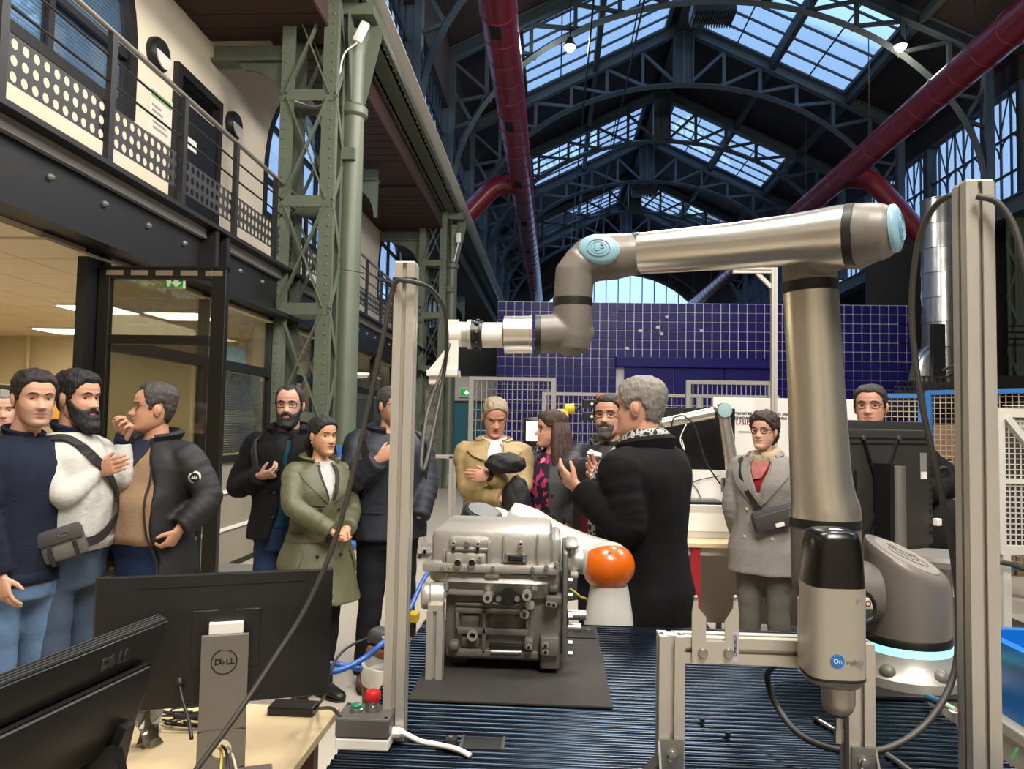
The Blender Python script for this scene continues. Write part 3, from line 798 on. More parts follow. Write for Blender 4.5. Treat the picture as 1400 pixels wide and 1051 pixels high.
# roof heaters
def heater(px, py, y, w_, label):
    p = at(px, py, y); t = thing('roof_heater', p, label, 'heater', 'grey slatted roof heaters')
    MB().bbox(p.x-w_/2, y-.35, p.z-.05, p.x+w_/2, y+.35, p.z+.28, .02).build('casing', M_blueg, t)
    for k in range(16):
        x = p.x-w_/2+.05+(w_-.1)*k/15; MB().box(x-.012, y-.36, p.z-.16, x+.012, y+.34, p.z-.04).build('fin', M_steel_dark, t)
    for s in (-1, 1): MB().cyl((p.x+s*w_*.4, y, p.z+.28), (p.x+s*w_*.4, y, p.z+2.0), .015, 6).build('hanger_rod', M_black, t)
heater(974, 22, 20.4, 1.15, 'large slatted air heater hanging near the ridge at the top')
heater(881, 263, 36, 1.2, 'small far air heater hanging below the ridge')
# floodlights
M_bulb = mat('lamp_glow', (1.0, .93, .80), .5, emit=120)
M_bulb2 = mat('lamp_glow_warm', (1.0, .80, .55), .5, emit=120)
for (px, py, y, mm, lab, col) in ((779, 63, 18.6, M_bulb, 'lit floodlight hanging in front of the pale skylight', (1, .95, .85)), (1231, 62, 18.6, M_bulb2, 'lit warm floodlight hanging beside the dark red duct', (1, .8, .55))):
    p = at(px, py, y); t = thing('floodlight', p, lab, 'lamp', 'lit floodlights under the roof')
    MB().lathe([(.04, .22), (.07, .2), (.10, .1), (.17, 0), (.16, -.02)], p, (0, 0, 1), 16).build('reflector', M_steel_dark, t, smooth=40)
    MB().ball(p+Vector((0, 0, -.02)), .13, 12, 8).build('bulb', mm, t, smooth=180)
    MB().cyl(p+Vector((0, 0, .2)), (p.x, p.y, rz(p.x)), .012, 6).build('stem', M_black, t)
    d = bpy.data.lights.new('floodlight_glow', 'POINT'); d.energy = 60; d.color = col; d.shadow_soft_size = .13
    lo = bpy.data.objects.new('floodlight_glow', d); COL.objects.link(lo); lo.location = p+Vector((0, 0, -.25))
# conduit lines under the roof
for k, (x, z) in enumerate(((.7, 11.6), (1.9, 12.3))):
    tag(MB().cyl((x, 8, z-1.0), (x, 44, z-1.0), .025, 6).build('conduit_pipe', M_black), ['thin dark conduit running along the roof beside the lit floodlight', 'second thin dark conduit nearer the ridge'][k], 'pipe')
# ------------------------------------------------------------------ machines on and around the slotted table
ZT = .92
def profile_post(mb, x, y, z0, z1, w=.045, axis='Z'):
    "square slotted aluminium profile: cross section with a T-slot in each face"
    h = w/2; s = .0045; d = .010; L = .0085; e = .004
    sec = []
    q = [(-h, -h), (-s, -h), (-s, -h+e), (-L, -h+e+.001), (-L, -h+d), (L, -h+d), (L, -h+e+.001), (s, -h+e), (s, -h)]
    for k in range(4):
        c, s_ = [(1, 0), (0, 1), (-1, 0), (0, -1)][k]
        sec += [(c*a-s_*b, s_*a+c*b) for a, b in q]
    if axis == 'Z': mb.prism(sec, z1-z0, (x, y, z0), ((1, 0, 0), (0, 1, 0), (0, 0, 1)))
    elif axis == 'X': mb.prism(sec, z1-z0, (z0, y, x), ((0, 0, 1), (0, 1, 0), (1, 0, 0)))      # x=z height, z0..z1 along X
    elif axis == 'Y': mb.prism(sec, z1-z0, (x, z0, y), ((1, 0, 0), (0, 0, 1), (0, 1, 0)))      # y=z height
    return mb

# ---- slotted worktable
xl = atz(512, 950, ZT).x; xr = atz(1322, 1000, ZT).x
yf, yb = 1.10, atz(800, 851, ZT).y
M_slat = mat('dark_anodised_slat', '#18232f', .2, .85, 0, 40, .1, 2)
tb = thing('worktable', ((xl+xr)/2, (yf+yb)/2, 0), 'dark slotted metal worktable carrying the large robot and the engine block', 'table')
pitch = .0255; n = int((yb-yf)/pitch)
sl = None
for k in range(n):
    y = yf+pitch*k
    if sl is None:
        mb = MB(); sec = [(.0015, 0), (pitch-.0065, 0), (pitch-.0065, -.012), (pitch-.0065, -.02), (.0015, -.02)]
        w_ = pitch-.0065; sec = [(0, -.0045), (w_*.12, -.0018), (w_*.3, -.0004), (w_*.5, 0), (w_*.7, -.0004), (w_*.88, -.0018), (w_, -.0045), (w_, -.02), (0, -.02)]
        mb.prism(sec, xr-xl, (xl, yf, ZT), ((0, 1, 0), (0, 0, 1), (1, 0, 0)))
        ob = mb.build('slat', M_slat, tb, smooth=30); sl = ob.data; base_loc = ob.location.copy()
    else:
        ob = bpy.data.objects.new('slat', sl); COL.objects.link(ob); ob.parent = tb; ob.location = (0, pitch*k, 0)
MB().box(xl, yf, ZT-.035, xr, yb, ZT-.02).build('slot_floor', M_blackp, tb)
mb = MB(); profile_post(mb, ZT-.06, yb-.0225, xl, xr, axis='X'); mb.build('rear_rail', M_alu, tb)
mb = MB(); profile_post(mb, xl+.0225, ZT-.06, yf, yb, axis='Y'); mb.build('side_rail', M_alu, tb)
mb = MB(); profile_post(mb, xr-.0225, ZT-.06, yf, yb, axis='Y'); mb.build('side_rail', M_alu, tb)
for x in (xl+.04, xr-.04):
    for y in (yf+.04, yb-.04): MB().bbox(x-.03, y-.03, 0, x+.03, y+.03, ZT-.07, .004).build('leg', M_alu, tb)
q = atz(660, 1016, ZT)
MB().box(q.x-.045, q.y-.03, ZT-.001, q.x+.045, q.y+.03, ZT+.0015).build('cable_opening', M_dark, tb)
for s in (-1, 1): MB().box(q.x+s*.043-.003, q.y-.032, ZT, q.x+s*.043+.003, q.y+.032, ZT+.004).build('opening_edge', M_alud, tb)

# ---- upright posts
def post_thing(px, py_top, py_mid, Y, label, z0=ZT, zt=None, w=.045):
    a = at(px, (py_top+py_mid)/2, Y); z1 = at(px, py_top, Y).z if zt is None else zt
    t = thing('profile_post', (a.x, Y, z0), label, 'post')
    profile_post(MB(), a.x, Y, z0, z1, w).build('profile', M_alu, t)
    MB().box(a.x-w/2+.002, Y-w/2+.002, z1, a.x+w/2-.002, Y+w/2-.002, z1+.004).build('end_cap', M_white, t)
    return t, a.x, z1
tL, xpl, zpl = post_thing(548, 362, 1000, 1.64, 'slotted aluminium post at the near left corner of the dark table')
tR, xpr, zpr = post_thing(1335, 253, 1051, 1.50, 'thicker slotted aluminium post with a looped cable beside the robot base', w=.052)
YCF = 6.3; a = at(1058, 450, YCF); za = at(1058, 366, YCF).z
fr = thing('cell_frame', (a.x, YCF, 0), 'slim aluminium profile frame behind the robot upper arm', 'frame')
profile_post(MB(), a.x, YCF, 0, za).build('upright', M_alu, fr)
mb = MB(); profile_post(mb, za-.025, YCF, a.x-.33, a.x-.0225, axis='X'); mb.build('top_beam', M_alu, fr)
mb = MB(); MB().bar((a.x-.02, YCF, za-.16), (a.x-.14, YCF, za-.04), .03, .03).build('gusset', M_alu, fr)

# cables clipped to the two posts
def cable(name, px_pts, r_, label, m=M_cableg, n=8, cat='cable'):
    P = catmull([at(*p) for p in px_pts], n)
    return tag(MB().tube(P, r_, 8).build(name, m, smooth=180), label, cat)
cable('hanging_cable', [(575, 388, 1.60), (556, 384, 1.59), (538, 392, 1.61), (522, 470, 1.62), (503, 560, 1.63), (484, 640, 1.63), (458, 738, 1.62), (420, 828, 1.60), (372, 905, 1.55), (318, 985, 1.48), (262, 1060, 1.42)], .0055, 'dark cable sagging from the left post across the monitors')
cable('camera_cable', [(572, 386, 1.66), (590, 396, 1.7), (606, 420, 1.8), (611, 460, 1.9), (607, 510, 1.98), (592, 590, 1.9), (580, 640, 1.8), (576, 628, 1.8), (585, 560, 1.9), (604, 508, 2.06), (614, 470, 2.12)], .005, 'grey cable looping from the left post down to the white gripper bracket')
cable('robot_cable', [(1335, 266, 1.53), (1303, 266, 1.54), (1276, 285, 1.58), (1256, 330, 1.62), (1247, 400, 1.64), (1249, 470, 1.64), (1262, 560, 1.62), (1284, 660, 1.60), (1303, 760, 1.58), (1311, 850, 1.56), (1303, 925, 1.53), (1270, 985, 1.5), (1215, 1022, 1.48), (1150, 1026, 1.5), (1095, 1005, 1.56), (1062, 965, 1.62), (1049, 925, 1.6), (1062, 905, 1.5)], .0062, 'long dark cable looping from the post top around the robot base')
cable('robot_cable', [(1335, 268, 1.46), (1362, 276, 1.45), (1384, 305, 1.44), (1398, 350, 1.43), (1412, 420, 1.42), (1418, 520, 1.42), (1412, 640, 1.42)], .0062, 'dark cable arching off the post top out of the frame edge')
tieA = MB().lathe([(.036, 0), (.036, .006)], (xpl, 1.64, at(548, 386, 1.64).z), n=4).build('cable_tie', M_dark, smooth=None)
tieA.parent = tL; tieA.location = -Vector(tL.location)

# ---- mat and engine block
c1, c2 = atz(555, 963, ZT), atz(838, 970, ZT); c3, c4 = atz(821, 892, ZT), atz(577, 884, ZT)
ym0, ym1 = c2.y, c3.y
M_mat = mat('black_rubber_mat', '#2b2825', .8, 0, .25, 30, .35, 3)
tag(MB().bbox(c1.x, ym0, ZT+.001, c2.x, ym1+.26, ZT+.007, .0015).build('rubber_mat', M_mat), 'worn black rubber mat under the engine block', 'mat')
YE = 2.06
M_cast = mat('cast_aluminium', '#aeaaa2', .42, .55, .12, 45, .12, 7)
M_castd = mat('dark_cast_metal', '#75716a', .5, .5, .2, 40, .3, 6)
M_hole = mat('deep_black', '#050505', .7)
def E(x, y, d=0.): return at(550+x/3.754, 650+y/3.754, YE+d)
pe = E(520, 985); eng = thing('engine_block', (pe.x, YE+.15, ZT+.007), 'bare cast aluminium engine block on the rubber mat', 'engine')
def ebox(mb, x0, y0, x1, y1, d0, d1, b=.005):
    a, c = E(x0, y1, d0), E(x1, y0, d0)
    return mb.bbox(min(a.x, c.x), YE+d0, min(a.z, c.z), max(a.x, c.x), YE+d1, max(a.z, c.z), b)
def ecyl(mb, x, y, r, d0, d1, n=16, r2=None):
    p = E(x, y, 0); return mb.lathe([(r, 0), ((r if r2 is None else r2), d1-d0)], (p.x, YE+d0, p.z), (0, 1, 0), n)
def etube(mb, x, y, ro, ri, d0, d1, n=18):
    p = E(x, y, 0); return mb.lathe([(ri, .02), (ri, 0), (ro, 0), (ro*1.02, d1-d0)], (p.x, YE+d0, p.z), (0, 1, 0), n, False)
# lower casting
mb = MB(); ebox(mb, 215, 610, 830, 905, .02, .30, .012)
ebox(mb, 235, 880, 800, 940, .03, .28, .01)
o = mb.build('crankcase', M_castd, eng, smooth=35)
mb = MB()
for x0, y0, x1, y1 in ((270, 690, 645, 706), (270, 790, 650, 812), (405, 690, 432, 915), (270, 690, 290, 812), (632, 690, 650, 800), (225, 905, 700, 925), (270, 655, 420, 668), (440, 655, 600, 665)): ebox(mb, x0, y0, x1, y1, .005, .03, .003)
mb.each('web_rib', M_castd, eng, smooth=35)
mb = MB()
for x0, y0, x1, y1 in ((298, 715, 398, 785), (440, 715, 625, 785), (298, 822, 398, 880)): ebox(mb, x0, y0, x1, y1, .012, .03, .006)
mb.each('recess_panel', mat('cast_dark_panel', '#5f5b55', .55, .5, .2, 50, .3, 8), eng, smooth=35)
mb = MB(); ebox(mb, 445, 868, 620, 915, .012, .03, .004); mb.build('oil_slot', M_hole, eng)
mb = MB(); p, q = E(455, 905, .005), E(610, 908, .005); mb.cyl(p, q, .007, 12); mb.build('dowel_rod', M_screw, eng, smooth=60)
# middle skirt that flares to the flange
mb = MB()
prof = [(.30, 490), (.32, 520), (.30, 560), (.27, 612)]
lv = [(108, 812, 488, -.02), (125, 815, 530, -.03), (165, 815, 570, -.015), (205, 818, 614, .0)]
rows = []
for xa, xb, y, d in lv:
    a, c = E(xa, y), E(xb, y); z = a.z
    ring = []
    for k in range(24):
        an = 2*math.pi*k/24; cx_, sx_ = math.cos(an), math.sin(an); e_ = .35
        ux = math.copysign(abs(cx_)**e_, cx_); uy = math.copysign(abs(sx_)**e_, sx_)
        ring.append(((a.x+c.x)/2+(c.x-a.x)/2*ux, YE+.15+(.15-d)*uy, z))
    rows += ring
mb.add(rows, [(i*24+k, i*24+(k+1) % 24, (i+1)*24+(k+1) % 24, (i+1)*24+k) for i in range(3) for k in range(24)]+[tuple(range(24)), tuple(range(72, 96))])
mb.build('upper_skirt', M_cast, eng, smooth=40)
mb = MB()
for x0, x1 in ((205, 240), (420, 460), (660, 700)): ebox(mb, x0, 495, x1, 600, -.025, .05, .008)
ebox(mb, 215, 585, 470, 612, -.012, .03, .004); ebox(mb, 420, 488, 500, 528, -.035, .02, .005); ebox(mb, 655, 488, 750, 522, -.035, .02, .005)
mb.each('skirt_boss', M_cast, eng, smooth=35)
# gearbox cover
mb = MB(); ebox(mb, 102, 466, 800, 494, -.04, .34, .006); mb.build('joint_flange', M_cast, eng, smooth=35)
mb = MB(); ebox(mb, 145, 288, 770, 470, -.02, .31, .022); ebox(mb, 760, 320, 815, 460, .02, .28, .015); mb.build('top_cover', M_cast, eng, smooth=35)
mb = MB()
for x0, x1, y0, y1 in ((208, 222, 380, 466), (515, 528, 300, 450), (690, 702, 300, 466), (435, 452, 340, 466), (250, 440, 372, 384), (145, 205, 440, 466)): ebox(mb, x0, y0, x1, y1, -.034, .0, .004)
ebox(mb, 222, 400, 430, 466, -.036, 0, .006); ebox(mb, 235, 318, 450, 376, -.032, 0, .012)
mb.each('cover_rib', M_cast, eng, smooth=35)
mb = MB(); 
for x in (295, 366): etube(mb, x, 433, .0105, .0085, -.05, -.034)
for x, y in ((273, 336), (396, 340), (340, 338), (610, 340), (330, 464), (405, 410), (250, 464)): etube(mb, x, y, .0062, .0032, -.045, -.02)
mb.each('port_rim', M_cast, eng, smooth=40)
mb = MB()
for x in (295, 366): ecyl(mb, x, 433, .0086, -.047, -.036)
for x, y in ((273, 336), (396, 340), (272, 366), (394, 368), (610, 340)): ecyl(mb, x, y, .0042, -.0415, -.03)
mb.each('port_hole', M_hole, eng)
mb = MB(); ecyl(mb, 340, 338, .007, -.05, -.02); mb.build('sensor_plug', M_castd, eng, smooth=40)
mb = MB(); ebox(mb, 525, 402, 640, 448, -.03, 0, .004); mb.build('connector_flange', M_castd, eng)
mb = MB(); ebox(mb, 542, 408, 618, 442, -.04, 0, .004); mb.build('electrical_connector', M_blackp, eng)
mb = MB()
for x in (535, 628): ecyl(mb, x, 425, .0045, -.037, -.02, 6)
for x, y in ((470, 458), (672, 462), (740, 455), (790, 440), (215, 462)): ecyl(mb, x, y, .006, -.047, -.03, 6)
mb.each('cover_bolt', M_screw, eng)
# side lugs, black water flange, bosses
mb = MB()
for x, y in ((212, 602), (445, 608), (642, 597)): etube(mb, x, y, .0125, .0055, -.05, .02)
for x, y in ((628, 706), (655, 660)): ecyl(mb, x, y, .0125, -.012, .03)
for x, y in ((650, 870), (735, 860), (735, 895), (778, 655), (752, 650)): etube(mb, x, y, .008, .0035, -.022, .0)
etube(mb, 360, 820, .014, .008, -.005, .02)
mb.each('lug_boss', M_cast, eng, smooth=40)
mb = MB()
ebox(mb, 625, 838, 676, 892, -.018, .02, .006); ebox(mb, 705, 830, 805, 930, -.018, .05, .006); ebox(mb, 735, 618, 818, 668, -.02, .03, .006); ebox(mb, 755, 565, 800, 600, -.02, .03, .005)
ebox(mb, 705, 900, 808, 995, .0, .12, .008); ebox(mb, 235, 850, 290, 900, -.015, .02, .01)
mb.each('mount_pad', M_castd, eng, smooth=35)
mb = MB()
for x, y in ((212, 602), (445, 608), (642, 597), (650, 870), (735, 860), (735, 895), (778, 655), (752, 650), (628, 706)): ecyl(mb, x, y, .0045, -.026 if y > 640 else -.052, .0)
mb.each('bolt_hole', M_hole, eng)
mb = MB()
p = E(548, 610); pl = [(-.040, -.004), (-.036, .008), (-.018, .014), (-.008, .024), (.008, .024), (.018, .014), (.036, .008), (.040, -.004), (.03, -.012), (.012, -.018), (-.012, -.018), (-.03, -.012)]
mb.prism(pl, .012, (p.x, YE-.045, p.z)); mb.lathe([(.014, 0), (.014, .03)], (p.x, YE-.062, p.z-.002), (0, 1, 0), 18); mb.build('water_flange', M_blackp, eng, smooth=35)
mb = MB()
for x in (502, 594): ecyl(mb, x, 610, .0075, -.056, -.03, 6)
mb.each('flange_bolt', M_screw, eng)
# right side: bell-housing flange, round stub and studs
mb = MB(); ebox(mb, 818, 400, 850, 945, .0, .30, .006); mb.build('side_flange', M_castd, eng, smooth=35)
mb = MB(); p = E(835, 435, .12); q_ = E(925, 440, .12); mb.lathe([(.042, 0), (.042, (q_-p).length*.35), (.036, (q_-p).length*.4), (.036, (q_-p).length)], p, (1, 0, 0), 20)
ebox(mb, 838, 352, 905, 380, .05, .2, .008); ebox(mb, 860, 500, 905, 530, .05, .2, .006); mb.build('output_housing', M_cast, eng, smooth=40)
mb = MB()
for y in (540, 615, 725, 860, 915): p = E(850, y, .03); mb.cyl(p, p+Vector((.012, 0, 0)), .008, 6)
p = E(850, 780, .04); mb.cyl(p, p+Vector((.035, 0, 0)), .012, 14); p = E(850, 715, .14); mb.cyl(p, p+Vector((.05, 0, 0)), .014, 14)
mb.each('side_stud', M_screw, eng, smooth=40)
# feet
mb = MB(); ebox(mb, 245, 925, 330, 965, .05, .12, .004); ebox(mb, 700, 960, 800, 1000, .02, .1, .004)
for x0 in (300, 740): 
    a = E(x0, 950, .2); mb.bbox(a.x-.03, YE+.2, ZT+.007, a.x+.03, YE+.28, ZT+.06, .004)
mb.build('foot', M_dark, eng)
for o in children(eng):
    if o.name.startswith('foot'):
        pass
# short post with pivot wheel on the left of the engine
a = atz(594, 929, ZT); t = thing('pivot_stand', (a.x, a.y, ZT+.007), 'short aluminium profile stand with a round pivot left of the engine', 'stand')
ztop = at(594, 834, a.y).z
profile_post(MB(), a.x, a.y, ZT+.007, ztop, .042).build('profile', M_alu, t)
c = at(590, 815, a.y+.02)
MB().lathe([(.0, 0), (.030, .004), (.034, .01), (.034, .022), (.03, .024), (.036, .028), (.036, .06)], (c.x-.03, c.y, c.z), (1, .15, 0), 24).build('pivot_wheel', M_alu, t, smooth=40)
MB().bbox(a.x-.02, a.y-.02, ztop, a.x+.02, a.y+.02, ztop+.02, .003).build('saddle', M_alu, t)

# ---- small orange and white robot behind the engine
YK = 2.78
M_kw = mat('robot_white', '#cfccc4', .3, .1, 0, 10, .03, 3, coat=.2)
M_or = mat('robot_orange', '#d9640c', .3, 0, 0, 10, .03, 3, coat=.4)
def K(x, y, d=0.): return at(550+x/3.754, 650+y/3.754, YK+d)
c = K(1060, 740); kr = thing('orange_robot', (c.x, YK, 0), 'white robot arm with an orange elbow cover behind the engine', 'robot')
MB().bbox(c.x-.14, YK-.12, 0, c.x+.14, YK+.14, .72, .01).build('pedestal', M_grey, kr)
z0, z1 = .72, K(1060, 560).z
MB().lathe([(.12, 0), (.12, .05), (.088, .08), (.086, z1-z0-.12), (.075, z1-z0-.05), (.066, z1-z0)], (c.x, YK, z0), n=28).build('base_column', M_kw, kr, smooth=40)
e = K(1055, 462)
MB().ball(e, (.092, .085, .086), 28, 18).build('elbow_housing', M_kw, kr, smooth=180)
mb = MB(); bm = bmesh.new(); bmesh.ops.create_uvsphere(bm, u_segments=32, v_segments=20, radius=1)
for v in bm.verts: v.co = e+Vector((v.co.x*.096, v.co.y*.092, v.co.z*.088))
geom = bm.verts[:]+bm.edges[:]+bm.faces[:]
bmesh.ops.bisect_plane(bm, geom=geom, plane_co=e+Vector((0, 0, .042)), plane_no=(-.15, .75, .9), clear_outer=True)
geom = bm.verts[:]+bm.edges[:]+bm.faces[:]
bmesh.ops.bisect_plane(bm, geom=geom, plane_co=e+Vector((-.078, 0, 0)), plane_no=(-1, 0, .1), clear_outer=True)
mb.bm(bm); mb.build('orange_cover', M_or, kr, smooth=180)
MB().lathe([(.006, 0), (.006, .003)], e+Vector((.0, -.07, .052)), (0, -.8, .6), 8).build('cover_screw', M_dark, kr)
P = catmull([K(1050, 420, .06), K(900, 395, .06), K(760, 345, .07), K(640, 265, .08), K(545, 215, .09)], 6)
MB().tube(P, [.062+.02*math.sin(math.pi*i/(len(P)-1)) for i in range(len(P))], 20).build('upper_link', M_kw, kr, smooth=180)
h = K(470, 265, .09)
MB().ball(h, (.085, .08, .075), 24, 14).build('wrist_housing', M_kw, kr, smooth=180)
h2 = K(395, 262, .02); ax = Vector((.25, -.30, .95)).normalized()
MB().lathe([(.074, -.03), (.082, -.02), (.074, .05), (.072, .062), (.064, .066)], h2, ax, 28).build('camera_cap', M_blackp, kr, smooth=40)
MB().lathe([(.058, .064), (.056, .069), (.001, .0695)], h2, ax, 28).build('cap_lens', mat('cap_glass', '#15181b', .45), kr, smooth=40)
P = catmull([K(860, 580), K(890, 600, -.02), K(915, 622, -.02), K(940, 630), K(960, 640, .03)], 5)
MB().tube(P, .004, 6).build('sensor_lead', mat('yellow_lead', '#b9b04a', .5), kr, smooth=180)

# ---- big collaborative robot
M_ug = mat('robot_grey_casting', '#756f67', .42, .15, .02, 120, .03, 4)
M_us = mat('brushed_tube', '#ded8cc', .27, .85, 0, 10, .03, 4, aniso=.4)
M_ub = mat('robot_black_band', '#191817', .45)
M_uc = mat('pale_blue_cap', '#86aebd', .35, 0, .01, 200)
M_ucd = mat('pale_blue_mark', '#7aa1b0', .5)
pb = atz(1240, 925, ZT+.012)
rb_ = thing('collaborative_robot', (pb.x, pb.y, ZT), 'large grey and brushed-metal robot arm with pale blue caps on the dark table', 'robot')
MB().bbox(pb.x-.155, pb.y-.155, ZT, pb.x+.155, pb.y+.155, ZT+.012, .003).build('mounting_plate', M_blackp, rb_)
MB().lathe([(.142, .012), (.142, .034), (.128, .045), (.112, .075), (.108, .088)], (pb.x, pb.y, ZT), n=40).build('base_flange', mat('flange_cast', '#b5b2ab', .4, .5, .03, 80), rb_, smooth=40)
for k in range(6):
    an = R(-90+15+60*k); d = Vector((math.cos(an), math.sin(an), 0)); c = Vector((pb.x, pb.y, ZT+.048))+d*.118
    MB().ball(c, (.022, .022, .02), 12, 8).build('bolt_recess', M_ug, rb_, smooth=180)
M_ring = mat('ring_light', (.25, .95, .72), .4, emit=1.7)
MB().lathe([(.108, .088), (.109, .108)], (pb.x, pb.y, ZT), n=40, caps=False).build('status_ring', M_ring, rb_, smooth=40)
MB().lathe([(.1075, .107), (.1085, .110), (.1085, .126), (.107, .129)], (pb.x, pb.y, ZT), n=40).build('black_ring', M_ub, rb_, smooth=40)
# base housing with a slanted cap
bm = bmesh.new(); N = 56; r_ = .105; hb, zc = ZT+.128, at(1239, 762, pb.y).z
rings = []
for lev in range(5):
    ring = []
    for k in range(N):
        an = 2*math.pi*k/N; x, y = math.cos(an), math.sin(an)
        ztop = zc-.42*x*r_+.27*y*r_
        if lev == 0: p = (pb.x+x*r_, pb.y+y*r_, hb)
        elif lev == 1: p = (pb.x+x*r_, pb.y+y*r_, ztop-.022)
        elif lev == 2: p = (pb.x+x*r_*.985, pb.y+y*r_*.985, ztop-.010)
        elif lev == 3: p = (pb.x+x*r_*.95, pb.y+y*r_*.95, ztop-.001)
        else: p = (pb.x+x*r_*.90, pb.y+y*r_*.90, zc-.42*x*r_*.9+.27*y*r_*.9+.003)
        ring.append(bm.verts.new(p))
    rings.append(ring)
for a, b in zip(rings, rings[1:]):
    for k in range(N): bm.faces.new((a[k], a[(k+1) % N], b[(k+1) % N], b[k]))
bm.faces.new(rings[0][::-1]); bm.faces.new(rings[-1])
mb = MB(); mb.bm(bm); mb.build('base_housing', M_ug, rb_, smooth=35)
nrm = Vector((.42, -.27, 1)).normalized(); ux = Vector((1, 0, -.42)).normalized(); uy = nrm.cross(ux)
cpt = Vector((pb.x, pb.y, zc+.0025))
MB().lathe([(.088, 0), (.086, .004), (.001, .0045)], cpt, nrm, 40).build('housing_cap', mat('cap_grey', '#8f877d', .5), rb_, smooth=40)
def outline(pts, c, ux, uy, n_, m, name, root, r_=.0011):
    MB().tube([c+ux*a+uy*b+n_*.005 for a, b in pts], r_, 5).build(name, m, root)
M_line = mat('engraved_line', '#6a635b', .6)
outline([(.055*math.cos(a)+.0, .032*math.sin(a)-.01) for a in [2*math.pi*k/28 for k in range(29)]], cpt, ux, uy, nrm, M_line, 'engraved_mark', rb_)
outline([(-.045, .035), (-.03, -.01), (0, -.02), (.03, -.01), (.035, .03), (.02, .03), (.015, .005), (0, 0), (-.015, .005), (-.02, .035), (-.045, .035)], cpt, ux, uy, nrm, M_line, 'engraved_mark', rb_)
# shoulder link
YA = pb.y-.02
us = at(1128, 716, YA)
cs = at(1130, 790, YA)
MB().tube(catmull([us, us+(cs-us)*.5, cs, cs+Vector((.004, 0, -.045)), cs+Vector((.006, 0, -.068))], 5), [.0885]*11+[.088, .086, .084, .08, .074, .066, .055, .042, .026, .004], 32).build('shoulder_casting', M_ug, rb_, smooth=180)
MB().lathe([(.080, 0), (.080, .12)], cs+Vector((.0, .0, -.035)), (1, .1, 0), 32).build('shoulder_joint', M_ug, rb_, smooth=40)
MB().lathe([(.0, -.092), (.05, -.091), (.072, -.086), (.075, -.08)], cs+Vector((0, 0, .0)), (.25, 1, 0), 28).build('shoulder_cap', M_uc, rb_, smooth=40)
# upper arm
pt = at(1108, 398, YA); pm_ = at(1115, 520, YA); pq = at(1122, 660, YA); pr_ = at(1128, 700, YA)
ax = (pt-us)
path = [us+Vector((0, 0, .014)), pr_, at(1126.5, 690, YA), at(1125, 680, YA), at(1123, 665, YA), at(1121, 640, YA), pm_, pt]
rad = [.0895, .0895, .0875, .083, .0795, .077, .0725, .0715]
MB().tube(path, rad, 40).build('upper_arm_tube', M_us, rb_, smooth=60)
MB().tube([us+Vector((0, 0, -.006)), us+Vector((0, 0, .016))], .0905, 40).build('band', M_ub, rb_, smooth=40)
d = (pt-pm_).normalized()
MB().tube([pt-d*.004, pt+d*.024], .0735, 40).build('band', M_ub, rb_, smooth=40)
YFR, YFL = pb.y-.17, pb.y+.06
fe = at(1168, 322, YFR); 
neck = [pt+d*.02, pt+d*.05, pt+d*.09, pt+d*.125]
MB().tube(neck, [.0715, .0705, .069, .06], 32).build('elbow_casting', M_ug, rb_, smooth=180)
MB().lathe([(.07, 0), (.072, .12)], pt+d*.10+Vector((0, .01, 0)), (.12, -1, 0), 32).build('elbow_joint', M_ug, rb_, smooth=40)
# forearm
f0 = at(870, 347, YFL); f1 = at(1000, 336.5, YFL+(YFR-YFL)*.45); f2 = at(1080, 328, YFL+(YFR-YFL)*.72); f3 = at(1120, 324, YFL+(YFR-YFL)*.86); f4 = at(1158, 321, YFR)
MB().tube([f0, f1, f2, f3, f3+(f4-f3)*.5, f4], [.0585, .0625, .066, .071, .0755, .0765], 40).build('forearm_tube', M_us, rb_, smooth=60)
dF = (f4-f3).normalized()
MB().tube([f4-dF*.003, f4+dF*.018], .0775, 40).build('band', M_ub, rb_, smooth=40)
end = at(1202, 315, YFR-.02)
mb = MB(); pth = [f4+dF*.016, f4+dF*.035, f4+dF*.06, f4+dF*.085, f4+dF*.105, f4+dF*.118, f4+dF*.124]
mb.tube(pth, [.0765, .076, .074, .069, .058, .04, .003], 36)
mb.lathe([(.07, 0), (.072, .1), (.069, .13)], f4+dF*.055+Vector((0, .12, -.0)), (0.1, -1, .05), 32)
o = mb.build('elbow_housing', M_ug, rb_, smooth=180); remesh(o, .004, 8)
cdir = Vector((.80, -.60, .05)).normalized(); cc = f4+dF*.068+Vector((0, -.012, 0))+cdir*.040
